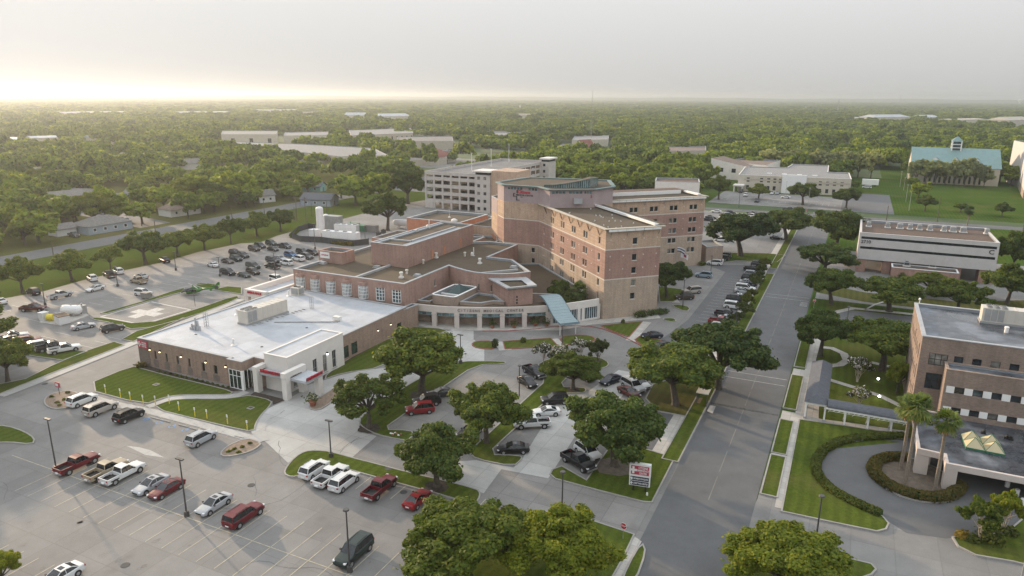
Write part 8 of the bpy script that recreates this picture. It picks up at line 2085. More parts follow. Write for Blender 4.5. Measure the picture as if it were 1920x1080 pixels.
# ================================================================== TREES AND PLANTS
import numpy as np
def crown(name, lobes, n, leaf, mats, seed, flat=.75, share=(1,), shell=.55, out=.95):
 """many small leaf sprays through the volume of overlapping lobes"""
 rg = np.random.default_rng(seed)
 w = np.array([l[3] * l[4] * l[5] for l in lobes]) ** .8; w /= w.sum()
 li = rg.choice(len(lobes), n, p=w)
 A = np.array(lobes)
 v = rg.normal(size=(n, 3)); v /= np.linalg.norm(v, axis=1)[:, None]
 rad = shell + (1 - shell) * rg.random(n) ** .6
 rad *= 1 + .10 * np.sin(v[:, 0] * 7 + li) * np.cos(v[:, 1] * 6 + li * 2)
 st_ = rg.random(n) < .13; rad[st_] *= rg.uniform(1.0, 1.38, st_.sum())
 c = A[li, :3] + v * A[li, 3:6] * rad[:, None]
 nrm = v * out + rg.normal(size=(n, 3)) * .55 + np.array([0, 0, .35]); nrm /= np.linalg.norm(nrm, axis=1)[:, None]
 t = np.cross(nrm, rg.normal(size=(n, 3))); t /= np.linalg.norm(t, axis=1)[:, None]
 b = np.cross(nrm, t)
 s = leaf * rg.uniform(.55, 1.35, n)[:, None]
 a_, b_ = t * s, b * s * flat
 co = np.empty((n, 4, 3)); co[:, 0] = c - a_; co[:, 1] = c - b_ * .9 + a_ * .1; co[:, 2] = c + a_; co[:, 3] = c + b_ * .9 + a_ * .1
 me = bpy.data.meshes.new(name)
 me.vertices.add(n * 4); me.vertices.foreach_set('co', co.ravel())
 me.loops.add(n * 4); me.loops.foreach_set('vertex_index', np.arange(n * 4, dtype=np.int32))
 me.polygons.add(n); me.polygons.foreach_set('loop_start', np.arange(0, n * 4, 4, dtype=np.int32))
 for m_ in mats: me.materials.append(MATS[m_])
 if len(mats) > 1:
  p = np.array(share, float); p /= p.sum()
  me.polygons.foreach_set('material_index', rg.choice(len(mats), n, p=p).astype(np.int32))
 me.update(); me.validate()
 return me
def limbs(lobes, h0, r0, seed, mat='bark', lean=0.0, stems=1):
 r = random.Random(seed); mb = MB()
 for s_ in range(stems):
  bx = (s_ - (stems - 1) / 2) * .35
  p0, p1, p2 = Vector((bx * .4, 0, -.05)), Vector((bx + lean * .4, r.uniform(-.1, .1), h0 * .55)), Vector((bx * 1.6 + lean, r.uniform(-.2, .2), h0))
  mb.path([p0, Vector((bx * .5, 0, .35)), p1, p2], [r0 * 1.5, r0 * 1.05, r0 * .9, r0 * .75], 8)
  for l in lobes[::6]:
   if stems > 1 and r.random() > .6: continue
   c = Vector(l[:3]); m_ = p2.lerp(c, .5) + Vector((r.uniform(-.4, .4), r.uniform(-.4, .4), r.uniform(-.1, .5)))
   mb.path([p2, m_, c.lerp(m_, .15) + Vector((0, 0, .2))], [r0 * .55, r0 * .3, r0 * .1], 5)
 return mb.mesh('trunk', [mat])
def oak_lobes(seed, n=11, R_=3.6, z0=4.6, zr=1.7, lr=(1.5, 2.2)):
 """big boughs, each broken into several tufts, some missing so that gaps show"""
 r = random.Random(seed); L = []
 for k in range(n):
  a = 2.4 * k + r.uniform(-.5, .5); q = R_ * math.sqrt((k + .4) / n) * r.uniform(.82, 1.12)
  s_ = r.uniform(*lr) * (1.0 - .12 * q / R_)
  c = Vector((q * math.cos(a), q * math.sin(a), z0 + zr * (1 - (q / R_) ** 2) + r.uniform(-.8, .6)))
  L.append((*c, s_ * .72, s_ * .72, s_ * .5))
  for j in range(5):
   v = Vector((r.gauss(0, 1), r.gauss(0, 1), r.gauss(.15, .6))).normalized() * s_ * r.uniform(.6, 1.02); t_ = s_ * r.uniform(.30, .52)
   L.append((*(c + v), t_, t_, t_ * r.uniform(.6, .9)))
 mx, my = sum(l[0] for l in L) / len(L), sum(l[1] for l in L) / len(L)
 return [(l[0] - mx, l[1] - my, *l[2:]) for l in L]
PROTO = {}
def proto(key, lobes, n, leaf, mats, seed, h0, r0, share=(1,), bark='bark', stems=1, lean=0, shell=.55, out=.95):
 PROTO[key] = (crown('crown', lobes, n, leaf, mats, seed, share=share, shell=shell, out=out), limbs(lobes, h0, r0, seed, bark, lean, stems))
# crowns are 10 m across and about 8 m tall before scaling
for i in range(4): proto('oak%d' % i, oak_lobes(20 + i, 15), 40000, .16, ['leaf_oak', 'leaf_oak_dark'], 30 + i, 2.7, .34, (3, 2), lean=.3 * (i - 1.5), shell=.5)
for i in range(3): proto('dark%d' % i, oak_lobes(50 + i, 14, 3.7, 4.4), 38000, .16, ['leaf_oak_dark', 'leaf_oak'], 60 + i, 2.5, .36, (4, 1), lean=.4 * (i - 1), shell=.5)
for i in range(2): proto('bright%d' % i, oak_lobes(70 + i, 17, 3.5, 4.6, 2.0, (1.4, 2.2)), 52000, .145, ['leaf_bright', 'leaf_oak'], 80 + i, 2.3, .36, (3, 1), shell=.5)
for i in range(2): proto('airy%d' % i, oak_lobes(90 + i, 15, 3.9, 4.7, 1.4, (1.0, 1.6)), 20000, .155, ['leaf_oak', 'leaf_bright'], 95 + i, 2.6, .26, (2, 1), shell=.35)
for i in range(3): proto('mid%d' % i, oak_lobes(110 + i, 12, 3.6, 4.4, 2.0, (1.6, 2.5)), 3800, .52, ['leaf_far', 'leaf_oak'], 120 + i, 2.3, .3, (3, 1), out=1.3)
for i in range(3): proto('far%d' % i, oak_lobes(140 + i, 10, 3.5, 4.2, 2.2, (1.8, 2.7)), 1100, .95, ['leaf_far', 'leaf_oak_dark'], 150 + i, 2.0, .3, (3, 1), out=1.6)
for i in range(2): proto('pale%d' % i, oak_lobes(160 + i, 11, 2.6, 5.0, 3.2, (1.5, 2.3)), 3000, .5, ['leaf_pale'], 170 + i, 2.0, .22)
proto('myrtle', oak_lobes(180, 9, 3.4, 5.2, 1.8, (1.4, 2.0)), 4200, .33, ['leaf_shrub', 'blossom'], 181, 2.4, .12, (5, 2), 'bark_pale', 4)
proto('shrubtree', oak_lobes(185, 9, 3.5, 4.4, 2.0, (1.7, 2.4)), 4200, .36, ['leaf_shrub'], 186, 1.6, .14, (1,), 'bark', 3)
proto('birch', oak_lobes(190, 13, 3.4, 5.0, 2.0, (1.1, 1.7)), 7500, .34, ['leaf_bright'], 191, 2.8, .11, (1,), 'bark_pale', 4)
TREE_N = 0
def tree(kind, bx, by, wpx, ty, label, group=None, name='oak_tree', cat='tree', rz=None, raw=None, zs=1.0):
 """base pixel, crown width in pixels, pixel row of the crown top"""
 global TREE_N
 TREE_N += 1
 g = G(bx, by) if raw is None else Vector((raw[0], raw[1], 0))
 if raw is None:
  dep = (g - Vector((0, 0, CAM_H))).dot(CF); W = wpx * dep / F_PX; Hh = height_at(bx, by, ty) * 1.0
 else: W, Hh = raw[2], raw[3]
 cm, tm = PROTO[kind]
 if 'hz' not in PROTO: PROTO['hz'] = {}
 if kind not in PROTO['hz']:
  cs = [0.0] * (len(cm.vertices) * 3); cm.vertices.foreach_get('co', cs); arr = np.array(cs).reshape(-1, 3)
  PROTO['hz'][kind] = (np.percentile(arr[:, 2], 99.5), (np.percentile(arr[:, 0], 99.3) - np.percentile(arr[:, 0], .7) + np.percentile(arr[:, 1], 99.3) - np.percentile(arr[:, 1], .7)) / 2)
 pz, pw = PROTO['hz'][kind]
 th_ = TREE_N * 2.399 if rz is None else rz
 if raw is None:   # fit the crown's outline as seen, not just its axis
  if ('s', kind) not in PROTO:
   cs = [0.0] * (len(cm.vertices) * 3); cm.vertices.foreach_get('co', cs); PROTO['s', kind] = np.array(cs).reshape(-1, 3)[::max(1, len(cs) // 2400)]
  q = PROTO['s', kind]; ca, sa = math.cos(th_), math.sin(th_)
  X, Y = q[:, 0] * ca - q[:, 1] * sa, q[:, 0] * sa + q[:, 1] * ca
  cf, cr, cu = (np.array(v_) for v_ in (CF, CR, CU))
  for _ in range(6):
   w_ = np.stack([g.x + X * W / pw, g.y + Y * W / pw, q[:, 2] * Hh / pz - CAM_H], 1); de = w_ @ cf
   sx, sy = 960 + F_PX * (w_ @ cr) / de, 540 - F_PX * (w_ @ cu) / de
   W *= wpx / (np.percentile(sx, 99) - np.percentile(sx, 1)); Hh = max(.42 * W, min(1.5 * W, Hh + (np.percentile(sy, .8) - ty) * dep / F_PX * .9))
 t = thing(name, label, cat, (g.x, g.y, 0.05), th_, group)
 t.scale = (W / pw, W / pw, Hh / pz * zs)
 o = bpy.data.objects.new('crown', cm); COL.objects.link(o); o.parent = t
 o2 = bpy.data.objects.new('trunk', tm); COL.objects.link(o2); o2.parent = t
 return t
OG = 'oaks of the hospital grounds'
for a in [('oak0', 790, 740, 142, 622, 'broad green oak on a mulch ring in front of the arcade'), ('airy0', 692, 803, 124, 706, 'thin-crowned olive tree at the island tip by the emergency drive'), ('oak1', 912, 830, 134, 722, 'spreading dark oak over the white coupe and white pickup'), ('oak2', 819, 913, 134, 800, 'round oak on the curved island above the dark red coupe'), ('dark0', 1152, 874, 168, 738, 'very broad dark oak behind the road sign'),
  ('bright0', 868, 1092, 195, 940, 'large bright green oak at the bottom, left of a pair'), ('bright1', 1040, 1098, 200, 952, 'large bright green oak at the bottom, right of a pair'), ('bright0', 1470, 1125, 206, 984, 'bright bushy tree at the bottom, right of the street'), ('oak3', 1266, 760, 156, 648, 'yellow-green oak beside the bus shelter'), ('dark1', 1345, 728, 172, 610, 'dark oak leaning over the street behind the bus shelter'),
  ('bright1', 1074, 730, 100, 662, 'yellow-green tree on the median above parked cars'), ('dark2', 1250, 558, 80, 494, 'dark tree at the right foot of the tower'), ('oak3', 15, 716, 98, 640, 'oak cut by the left edge above the access road'), ('bright0', 6, 1100, 70, 1036, 'green treetop at the bottom left corner')]: tree(*a, OG)
for x, y, r_ in ((790, 741, 2.0), (692, 804, 1.7), (818, 914, 1.6), (1152, 876, 2.6), (1266, 761, 2.2), (1075, 731, 1.2), (1121, 679, .8)):   # mulch under the trees
 p = G(x, y); mb = MB(); mb.face([(p.x + r_ * (1 + .12 * math.sin(k * 2.3)) * math.cos(k * math.pi / 9), p.y + r_ * (1 + .12 * math.sin(k * 1.7)) * math.sin(k * math.pi / 9), .135) for k in range(18)]); struct(mb.build('planting_bed', 'mulch' if r_ < 2.1 else 'bed_dirt'))
SG = 'oaks across the street'
for a in [('dark0', 1538, 668, 104, 583, 'leaning oak over the end of the covered walkway'), ('dark1', 1654, 694, 122, 600, 'dense dark oak left of the brown brick building'), ('dark2', 1558, 570, 98, 506, 'dark oak beside the stop sign across the street'), ('oak0', 1667, 584, 100, 520, 'oak with a forked trunk in front of the 2710 block'), ('airy0', 1742, 553, 84, 512, 'flat-topped oak in front of the low lobby of the 2710 block'), ('oak1', 1795, 588, 110, 524, 'wide pale oak behind the wet flat roof'), ('oak2', 1888, 570, 100, 496, 'oak at the right edge under the C of the 2710 block'), ('dark0', 1893, 520, 76, 436, 'tall dark oak behind the right end of the 2710 block'),
  ('dark1', 1545, 516, 102, 460, 'dark round oak by the street, left of the 2710 piers'), ('oak3', 1565, 474, 94, 398, 'round oak by the street beyond the dark one'), ('dark2', 1388, 480, 124, 403, 'large dark oak behind the rear wing'), ('oak0', 1474, 450, 80, 392, 'olive-green oak at the far street corner')]: tree(*a, SG)
RW = 'row of small oaks along the grass strip'
names = ['first', 'second', 'third', 'fourth', 'fifth', 'sixth', 'seventh', 'eighth', 'ninth']
for k, (kind, x, y, w, ty) in enumerate([('oak1', 42, 549, 82, 484), ('oak2', 135, 527, 74, 470), ('airy1', 208, 508, 56, 462), ('oak3', 273, 495, 84, 436), ('oak0', 333, 480, 64, 435), ('oak1', 384, 469, 68, 422), ('airy0', 433, 457, 56, 408), ('oak2', 482, 445, 58, 398), ('oak3', 526, 434, 48, 394)]):
 tree(kind, x, y, w, ty, 'small oak on the grass strip beside the left car park, %s from the left' % names[k], RW)
GG = 'trees beside the garage'
for a in [('oak0', 727, 432, 76, 364, 'bushy tree beside the utility yard, in front of the garage'), ('mid0', 667, 384, 60, 338, 'tree behind the utility yard, left of the garage'), ('mid1', 712, 378, 62, 326, 'tree between the utility yard and the garage, middle'), ('bright0', 765, 382, 62, 318, 'bright yellow-green tree touching the garage corner'), ('mid2', 640, 372, 50, 334, 'round tree left of the garage trees'), ('mid0', 690, 352, 52, 312, 'tree farther back left of the garage'), ('mid1', 752, 346, 56, 300, 'dark tree behind the bright tree at the garage corner'), ('bright1', 775, 340, 44, 312, 'light green tree peeking over the garage corner'), ('mid2', 722, 336, 44, 304, 'small dark tree left of the red tiled roof'), ('mid0', 656, 360, 40, 330, 'small tree above the blue-grey house')]: tree(*a, GG, 'shade_tree')
BG = 'trees around the cream office'
for a in [('oak1', 1347, 374, 40, 330, 'small oak on a grass patch at the left of the office car park'), ('oak2', 1422, 374, 38, 345, 'small oak on a round grass patch in the office car park'), ('oak3', 1505, 384, 54, 345, 'oak on a bright green island before the office door'), ('oak0', 1586, 390, 50, 354, 'oak right of the office drive'), ('oak1', 1734, 396, 38, 366, 'round tree on the field, nearest of a line of three'), ('mid0', 1722, 372, 34, 344, 'round tree on the field, middle of a line of three'), ('mid1', 1710, 352, 30, 334, 'round tree on the field, farthest of a line of three'), ('mid2', 1801, 398, 28, 382, 'small dark tree on the field left of the palm'), ('oak2', 1878, 407, 36, 380, 'lone round tree on the right of the green field'),
  ('mid0', 1600, 356, 24, 340, 'shrubby tree at the right end of the cream office'), ('mid1', 1318, 352, 52, 306, 'green tree left of the cream office, front'), ('mid2', 1290, 346, 60, 300, 'tree left of the cream office, behind'), ('mid0', 1258, 358, 60, 316, 'tree above the rear wing roof'), ('mid1', 1212, 352, 70, 306, 'tree above the rear wing, left'), ('mid2', 1062, 352, 46, 312, 'dark tree right of the garage'), ('mid0', 1105, 330, 70, 290, 'large tree behind the hospital core'), ('mid1', 1170, 336, 60, 304, 'tree behind the white plant building'), ('mid2', 1874, 342, 50, 308, 'dark tree right of the church'), ('mid1', 1895, 348, 46, 312, 'dark tree between the church and the white building')]: tree(*a, BG, 'shade_tree')
CG = 'pale trees in front of the church'
for k in range(8): tree('pale%d' % (k % 2), 1716 + 18.3 * k, 345 + 1.0 * k, 34, 299 + (k * 7) % 5, 'pale feathery tree before the teal-roofed church, %s from the left' % names[k], CG, 'feathery_tree')
for k in range(9): tree('pale%d' % (k % 2), 1440 + 24 * k, 322 + 1.6 * k, 38, 280 + (k * 5) % 9, 'pale feathery tree behind the cream office, %s from the left' % names[k], 'pale trees behind the office', 'feathery_tree')
MG = 'crape myrtles by the front drive'
for a in [('myrtle', 1019, 684, 38, 644, 'white-flowering myrtle, leftmost by the front drive'), ('myrtle', 1050, 690, 38, 646, 'white-flowering myrtle in front of a light pole'), ('myrtle', 1087, 672, 38, 636, 'white-flowering myrtle on the lawn, rightmost of three'), ('shrubtree', 1121, 679, 36, 638, 'round dark green small tree right of the white-flowering ones')]: tree(*a, MG, 'flowering_tree')
for k, (x, y, s_) in enumerate([(1433, 505, 22), (1428, 515, 20), (1421, 531, 24), (1417, 541, 24), (1409, 563, 22), (1400, 576, 26), (1393, 595, 30), (1381, 613, 28), (1363, 634, 30), (1350, 645, 30)]):
 tree('shrubtree', x, y, s_, y - s_ * .95, 'low dark shrub by the street-side row, %s from the far end' % (names + ['tenth'])[k], 'shrubs between the row and the sidewalk', 'shrub', 'shrub')
for a in [('birch', 1836, 1013, 76, 936, 'bright small tree with pale forked stems at the lower right, front one'), ('birch', 1880, 998, 62, 926, 'bright small tree at the lower right, behind the forked one')]: tree(*a, 'small trees by the oval drive', 'birch_tree')
for a in [('myrtle', 1607, 716, 46, 670, 'white-flowering bush between the walkway and the dark oak'), ('myrtle', 1609, 768, 44, 724, 'white-flowering bush beside the lit path'), ('bright0', 1681, 738, 46, 682, 'green bushy tree at the corner of the brown building')]: tree(*a, 'bushes behind the covered walkway', 'flowering_bush', 'bush')
for a in [('dark0', 1047, 582, 38, 496, 'dense dark tree in the walled garden beside the tower'), ('shrubtree', 1066, 590, 44, 546, 'dark shrub in the walled garden under the palm'), ('shrubtree', 1040, 560, 40, 528, 'low dark shrub along the curved garden wall')]: tree(*a, 'plants of the walled garden', 'garden_tree')
# palms
def palm(bx, by, cx, cy, wpx, label, group='palms'):
 g = G(bx, by); dep = (g - Vector((0, 0, CAM_H))).dot(CF); Rr = wpx * dep / F_PX / 2; h = height_at(bx, by, cy + wpx * .12)
 t = thing('palm_tree', label, 'palm', (g.x, g.y, 0), 0, group); r = random.Random(int(bx))
 top = Vector((g.x, g.y, h)); q = PXP(*top);
 mb = MB(); mb.path([(g.x, g.y, -.05), (g.x, g.y, .5), (g.x + .05, g.y, h * .5), (g.x, g.y, h)], [.42, .27, .22, .2], 8); mb.build('trunk', 'bark_palm', t)
 for nm, mt, cnt, lo, hi, rr in (('crown', 'leaf_palm', 46, -.75, 1.25, 1.0), ('dead_fronds', 'leaf_dead', 22, -1.45, -.75, .75)):
  mb = MB()
  for k in range(cnt):
   a = r.uniform(0, 6.283); el = r.uniform(lo, hi); L = Rr * rr * r.uniform(.8, 1.08)
   d = Vector((math.cos(a) * math.cos(el), math.sin(a) * math.cos(el), math.sin(el))); side = Vector((-math.sin(a), math.cos(a), 0)); up = side.cross(d)
   base = top + d * (L * .42) + Vector((0, 0, .1))
   mb.tube(top, base, .035, .025, 4)
   for j in range(9):   # a fan of narrow pointed segments
    ph = (j - 4) * .30 + r.uniform(-.05, .05); e = (d * math.cos(ph) + side * math.sin(ph)).normalized(); ll = L * .62 * (1 - .25 * abs(j - 4) / 4)
    s2 = up.cross(e).normalized() * .10 * Rr / 2
    m_ = base + e * ll * .6 + up * .03; tip = base + e * ll + Vector((0, 0, -ll * .30))
    mb.face([base, m_ - s2, tip, m_ + s2])
  mb.build(nm, mt, t)
palm(1688, 882, 1713, 758, 62, 'tall palm at the back of the hedge island, behind another trunk'); palm(1696, 912, 1716, 756, 70, 'tall palm in the hedge island, left of the white pier'); palm(1752, 922, 1779, 784, 60, 'palm in the hedge island, right of the white pier'); palm(1813, 424, 1817, 392, 24, 'small palm beside the road before the green field'); palm(1083, 588, 1083, 540, 46, 'palm in the walled garden beside the tower')
# hedges and shrubs
def leafbox(name, pts, w, h, mat, label, cat='hedge', group=None, n=2400, leaf=.17, seed=3):
 """clipped hedge along a line: leaves over a rounded body"""
 rg = random.Random(seed); P_ = [Vector(q) for q in pts]; seg = [(P_[k], P_[k + 1]) for k in range(len(P_) - 1)]; Ls = [(b - a).length for a, b in seg]; T = sum(Ls)
 mb = MB()
 for a, b in seg:
  d = (b - a).normalized(); nn = Vector((-d.y, d.x)); mb.obox((a + b) / 2, d, nn, (b - a).length / 2 + .1, w * .38, 0, h * .86, 1)
 for k in range(n):
  u = rg.uniform(0, T); i = 0
  while u > Ls[i] and i < len(Ls) - 1: u -= Ls[i]; i += 1
  a, b = seg[i]; d = (b - a).normalized(); nn = Vector((-d.y, d.x)); p = a + d * u
  th = rg.uniform(-.15, math.pi + .15); o = nn * (w / 2 * math.cos(th) * rg.uniform(.85, 1.1)); z = max(.05, h * (.45 + .55 * math.sin(th)) * rg.uniform(.85, 1.08)) if rg.random() < .75 else rg.uniform(.05, h * .6)
  c = Vector((p.x + o.x, p.y + o.y, z)); v = Vector((rg.uniform(-1, 1), rg.uniform(-1, 1), rg.uniform(-1, 1))).normalized() * leaf * rg.uniform(.6, 1.3); s_ = v.orthogonal().normalized() * leaf * .7
  mb.face([c - v, c - s_, c + v, c + s_], 0)
 return tag(mb.build(name, [mat, 'leaf_oak_dark']), label, cat, group)
leafbox('hedge', px((1694, 821), (1650, 821), (1600, 825), (1567, 833), (1543, 848), (1530, 866), (1529, 885), (1540, 905), (1560, 924), (1590, 941), (1620, 955), (1650, 968)), 1.3, .9, 'leaf_shrub', 'long curved hedge round the outside of the oval drive', 'hedge', 'hedges of the oval drive', 7000, .16, 5)
leafbox('hedge', px((1700, 862), (1664, 862), (1643, 869), (1636, 881), (1642, 895), (1660, 912), (1690, 926), (1720, 935), (1750, 939), (1780, 935), (1795, 924), (1800, 914)), 1.6, 1.1, 'leaf_hedge', 'brown-green hedge ring round the palm island', 'hedge', 'hedges of the oval drive', 8000, .16, 6)
def shrub(px_, py_, r_, h, mat, label, group='small shrubs', seed=1, n=420):
 p = G(px_, py_); L = [(p.x + random.Random(seed + k).uniform(-.5, .5) * r_, p.y + random.Random(seed + k + 50).uniform(-.5, .5) * r_, h * .5, r_ * .7, r_ * .7, h * .5) for k in range(4)]
 o = bpy.data.objects.new('shrub', crown('shrub', L, n, .2, [mat], seed, shell=.3)); COL.objects.link(o)
 return tag(o, label, 'shrub', group)
for k, (x, y, r_, h, m_, lab) in enumerate([(1202, 596, 1.5, 1.8, 'leaf_oak_dark', 'round clipped bush at the foot of the tower, left'), (1229, 591, 1.9, 1.7, 'leaf_oak_dark', 'wide dark bush at the foot of the tower, middle'), (1243, 588, 1.2, 1.4, 'leaf_oak_dark', 'dark bush at the right corner of the tower'), (1778, 1012, 1.0, 1.0, 'leaf_hedge', 'small yellowish shrub at the left of the lower right bed') if False else (1808, 1008, 1.0, .9, 'leaf_hedge', 'small yellowish shrub at the left of the lower right bed'), (1825, 1015, .9, .8, 'leaf_shrub', 'dark low shrub beside the pale forked stems'), (1858, 1014, 1.8, 1.5, 'leaf_shrub', 'large green shrub in the lower right bed'), (1890, 1000, 1.3, .9, 'leaf_shrub', 'dark shrub at the right of the lower right bed'),
           (888, 640, .7, 1.6, 'leaf_shrub', 'small upright shrub at the left median crossing') if False else (929, 652, .7, 2.0, 'leaf_shrub', 'small upright shrub beside the median crossing'), (981, 643, .5, 1.2, 'leaf_shrub', 'tiny shrub in the middle of the long median'), (266, 690, .8, 1.2, 'leaf_hedge', 'shrub at the left end of the dark planting bed'), (1167, 607, .5, 1.0, 'leaf_shrub', 'tiny shrub on the green triangle by the tower'), (1212, 640, .6, 1.1, 'leaf_shrub', 'small shrub on the small red-kerbed lawn'), (1262, 535, 1.0, 1.2, 'leaf_shrub', 'shrub beside the rear wing corner'), (1318, 498, 1.2, 1.4, 'leaf_shrub', 'shrub at the rear wing corner by the lawn'), (1692, 526, 1.3, 2.4, 'leaf_shrub', 'bush against the lobby of the 2710 block'), (1593, 500, 1.6, 3.0, 'leaf_hedge', 'reddish bush at the left pier of the 2710 block')]): shrub(x, y, r_, h, m_, lab, 'small shrubs', 300 + k)
for k in range(14):
 f = k / 13; x, y = 300 + f * 128, 699 + f * 30
 shrub(x, y, .28, .5, 'leaf_shrub', 'tiny plant in the dark bed along the emergency building wall', 'tiny bed plants', 400 + k, 60)
for k, (x, y) in enumerate(((97, 746), (107, 757), (121, 751), (130, 756), (112, 762), (128, 738), (134, 745), (430, 849), (440, 845), (455, 841), (468, 834), (447, 851))):
 shrub(x, y, .35, .4, 'leaf_shrub', 'tiny dark tuft in a brown gravel bed', 'tufts in the brown beds', 430 + k, 70)
leafbox('hedge', [(q.x, q.y) for q in (UY(160, 395), UY(230, 320), UY(350, 282))], 1.5, 1.6, 'leaf_shrub', 'rough hedge along the driveway side of the utility yard', 'hedge', None, 2000, .25, 9)
leafbox('hedge', [(q.x, q.y) for q in (UY(620, 462), UY(760, 480), UY(850, 488))], 1.5, 1.5, 'leaf_hedge', 'low hedge before the chillers', 'hedge', None, 1500, .25, 10)
# ---- neighbourhood trees: the nearest ones are things, the far wood is one mass
r6 = random.Random(99)
def inpoly(x, y, P):
 c = False; j = len(P) - 1
 for i in range(len(P)):
  if (P[i][1] > y) != (P[j][1] > y) and x < (P[j][0] - P[i][0]) * (y - P[i][1]) / (P[j][1] - P[i][1]) + P[i][0]: c = not c
  j = i
 return c
EX = [[(-247, -50), (-247, 345), (-200, 352), (-196, 300), (-140, 300), (-140, 372), (-145, 362), (-60, 355), (140, 362), (140, -50)], [(-70, 345), (140, 345), (140, 560), (15, 560), (-10, 470), (-10, 500), (-90, 525), (-90, 455)],
 [(-200, 270), (-140, 270), (-140, 366), (-200, 366)], px((775, 306), (905, 300), (910, 283), (850, 268), (760, 280)), px((655, 272), (850, 286), (850, 262), (650, 256)), px((402, 293), (525, 302), (640, 318), (732, 315), (730, 300), (560, 280), (400, 278)), px((415, 282), (625, 276), (622, 262), (415, 266)),
 px((300, 345), (330, 352), (480, 330), (470, 318), (330, 322)), px((1040, 296), (1150, 292), (1150, 264), (1040, 268)), px((905, 270), (1000, 268), (1000, 256), (905, 256)), px((60, 398), (120, 401), (215, 408), (330, 424), (330, 408), (215, 390), (110, 378)), px((1235, 318), (1330, 316), (1330, 298), (1238, 300)), [(-262, 330), (-215, 345), (-240, 570), (-292, 570)]]
for o in list(bpy.data.objects):
 if o.name.startswith(('house', 'garage', 'church')) and o.type == 'EMPTY':
  c = Vector(o.location[:2]); dv = (-c).normalized(); nn = Vector((-dv.y, dv.x)); EX.append([tuple(c + nn * 9 - dv * 8), tuple(c - nn * 9 - dv * 8), tuple(c - nn * 6 + dv * 12), tuple(c + nn * 6 + dv * 12)])
for lab, xa, ya, xb, yb, h, rf in FAR:
 a, b = Vector(HP(xa, ya)), Vector(HP(xb, yb)); c = (a + b) / 2; dv = (-c).normalized(); L = min(170, c.length * .11)
 EX.append([tuple(a - dv * 60), tuple(b - dv * 60), tuple(b + dv * L), tuple(a + dv * L)])
bb = [(min(p[0] for p in P), max(p[0] for p in P), min(p[1] for p in P), max(p[1] for p in P)) for P in EX]
def free(x, y):
 for P, q in zip(EX, bb):
  if q[0] <= x <= q[1] and q[2] <= y <= q[3] and inpoly(x, y, P): return False
 return True
from mathutils import noise as mn
cand = []
def ring_fill(d0, d1, sp, scl):
 a0, a1 = -YAW - R(38), -YAW + R(38)
 d = d0
 while d < d1:
  k = 0; da = sp / d
  a = a0 + r6.uniform(0, da)
  while a < a1:
   dd, aa = d + r6.uniform(-.45, .45) * sp, a + r6.uniform(-.45, .45) * da
   x, y = dd * math.sin(aa), dd * math.cos(aa); a += da
   dn = mn.fractal(Vector((x * .004, y * .004, 0)), 1, 2, 4)
   if dn < -.28 and r6.random() < .75: continue
   if r6.random() < .10: continue
   if free(x, y): cand.append((dd, x, y, scl * r6.choice((.55, .75, .9, 1.0, 1.1, 1.3)) * r6.uniform(.9, 1.1)))
  d += sp * .9
ring_fill(190, 520, 10.4, 12.6); ring_fill(520, 1100, 14.5, 15); ring_fill(1100, 2200, 21, 21); ring_fill(2200, 4200, 36, 36); ring_fill(4200, 9000, 80, 70)
cand.sort()
near_n = max(60, 292 - TREE_N)
zones = [(-1e9, -300, 'leafy tree among the houses at the left, away from the street'), (-300, -200, 'leafy tree beside the left street and its houses'), (-200, -60, 'leafy tree beyond the garage and school blocks'), (-60, 60, 'leafy tree beyond the cream office and its road'), (60, 1e9, 'leafy tree beyond the church and the green field')]
for i, (d, x, y, w) in enumerate(cand[:near_n]):
 kind = ('mid%d' % r6.randrange(3)) if r6.random() < .86 else ('bright%d' % r6.randrange(2))
 lab = next(l for a, b, l in zones if a <= x < b)
 tree(kind, 0, 0, 0, 0, ('bright ' if 'bright' in kind else 'dark ') + lab, 'trees of the neighbourhood', 'shade_tree', raw=(x, y, w * .98, w * r6.uniform(.74, .92)))
# the far wood, one mass of instanced crowns
pts = cand[near_n:]
me = bpy.data.meshes.new('far_wood')
me.vertices.add(len(pts)); me.vertices.foreach_set('co', [c for _, x, y, w in pts for c in (x, y, 0.0)])
at = me.attributes.new('scl', 'FLOAT', 'POINT'); at.data.foreach_set('value', [w / 10.4 for _, x, y, w in pts])
az_ = me.attributes.new('sclz', 'FLOAT', 'POINT'); az_.data.foreach_set('value', [min(1.5, w / 10.4) * r6.uniform(.8, 1.3) for _, x, y, w in pts])
fw = bpy.data.objects.new('far_wood', me); COL.objects.link(fw)
src = []
for i in range(3):
 d, x, y, w = cand[near_n + i * 40]
 t = tree('far%d' % i, 0, 0, 0, 0, 'small dense tree deep in the neighbourhood, %s' % ('first', 'second', 'third')[i], 'trees of the neighbourhood', 'shade_tree', raw=(x, y, w, w * .8))
 src.append([c for c in t.children if c.name.startswith('crown')][0])
ng = bpy.data.node_groups.new('wood', 'GeometryNodeTree')
ng.interface.new_socket('Geometry', in_out='INPUT', socket_type='NodeSocketGeometry'); ng.interface.new_socket('Geometry', in_out='OUTPUT', socket_type='NodeSocketGeometry')
gi, go = ng.nodes.new('NodeGroupInput'), ng.nodes.new('NodeGroupOutput')
iop = ng.nodes.new('GeometryNodeInstanceOnPoints'); gti = ng.nodes.new('GeometryNodeGeometryToInstance')
for s_ in src:
 oi = ng.nodes.new('GeometryNodeObjectInfo'); oi.transform_space = 'ORIGINAL'; oi.inputs['Object'].default_value = s_; oi.inputs['As Instance'].default_value = True
 ng.links.new(oi.outputs['Geometry'], gti.inputs[0])
ng.nodes.remove(gti)
jg = ng.nodes.new('GeometryNodeJoinGeometry')
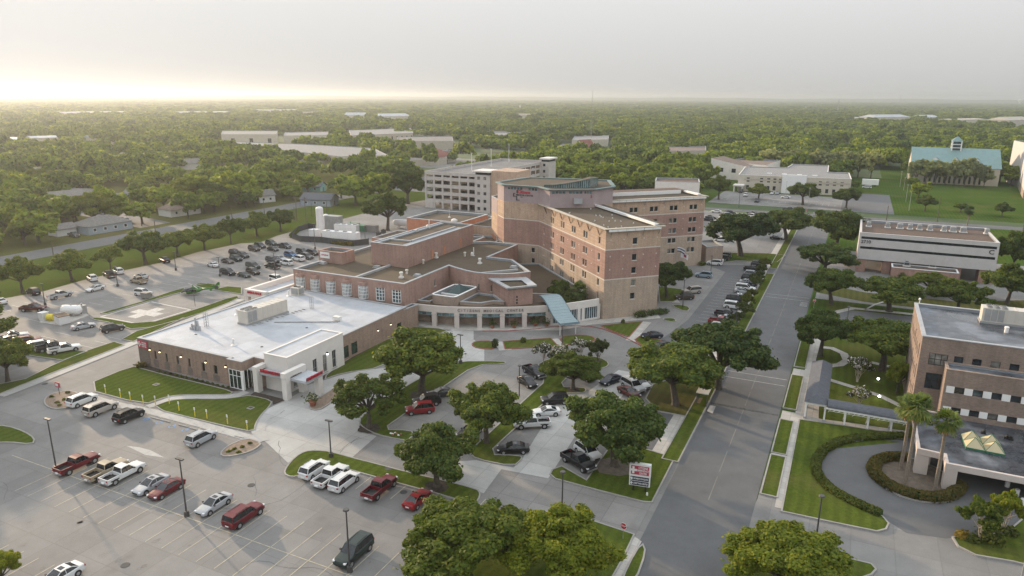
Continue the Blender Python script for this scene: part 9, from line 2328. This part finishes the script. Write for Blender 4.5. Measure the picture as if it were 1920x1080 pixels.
for n_ in [n for n in ng.nodes if n.bl_idname == 'GeometryNodeObjectInfo']: ng.links.new(n_.outputs['Geometry'], jg.inputs[0])
ng.links.new(jg.outputs[0], iop.inputs['Instance']); iop.inputs['Pick Instance'].default_value = True
ng.links.new(gi.outputs[0], iop.inputs['Points'])
rv = ng.nodes.new('FunctionNodeRandomValue'); rv.data_type = 'INT'; rv.inputs[4].default_value = 0; rv.inputs[5].default_value = 2
ng.links.new(rv.outputs[2], iop.inputs['Instance Index'])
rr = ng.nodes.new('FunctionNodeRandomValue'); rr.data_type = 'FLOAT'; rr.inputs[2].default_value = 0; rr.inputs[3].default_value = 6.283; rr.inputs['Seed'].default_value = 5
cx = ng.nodes.new('ShaderNodeCombineXYZ'); ng.links.new(rr.outputs[1], cx.inputs[2]); ng.links.new(cx.outputs[0], iop.inputs['Rotation'])
na, nz_ = ng.nodes.new('GeometryNodeInputNamedAttribute'), ng.nodes.new('GeometryNodeInputNamedAttribute')
na.inputs[0].default_value = 'scl'; nz_.inputs[0].default_value = 'sclz'
cs = ng.nodes.new('ShaderNodeCombineXYZ')
ng.links.new(na.outputs[0], cs.inputs[0]); ng.links.new(na.outputs[0], cs.inputs[1]); ng.links.new(nz_.outputs[0], cs.inputs[2]); ng.links.new(cs.outputs[0], iop.inputs['Scale'])
ng.links.new(iop.outputs[0], go.inputs[0])
md = fw.modifiers.new('wood', 'NODES'); md.node_group = ng
fw['kind'] = 'stuff'; fw['label'] = 'dark green far-off wood reaching to the hazy horizon'; fw['category'] = 'wood'
print('trees', TREE_N, 'wood', len(pts))
# trees just outside the left of the picture; their long shadows fall over the front car park
for k, (x, y, w, h) in enumerate([(-124, 47, 13, 10.5), (-136, 58, 12, 10), (-150, 66, 14, 11), (-112, 37, 12, 10), (-146, 52, 13, 11), (-150, 71, 13, 11), (-138, 65, 11, 10), (-166, 78, 14, 11)]):
 tree('oak%d' % (k % 4), 0, 0, 0, 0, 'oak outside the left edge shading the front car park, %s from the camera' % names[k], OG, raw=(x, y, w, h))
# ------------------------------------------------------------------ haze
mb = MB(); mb.box(-15100, 11100, -300, 14100, -1.0, 92.0)
hz_ = mb.build('haze', 'kerb'); hz_['kind'] = 'stuff'; hz_['label'] = 'warm evening haze over the whole town'
m, t, b = new_mat('haze')
t.nodes.clear()
o_ = t.nodes.new('ShaderNodeOutputMaterial'); v_ = t.nodes.new('ShaderNodeVolumePrincipled')
v_.inputs['Color'].default_value = (0.60, 0.63, 0.665, 1); v_.inputs['Density'].default_value = HAZE; v_.inputs['Anisotropy'].default_value = 0.55
t.links.new(v_.outputs[0], o_.inputs['Volume'])
hz_.data.materials.clear(); hz_.data.materials.append(m)
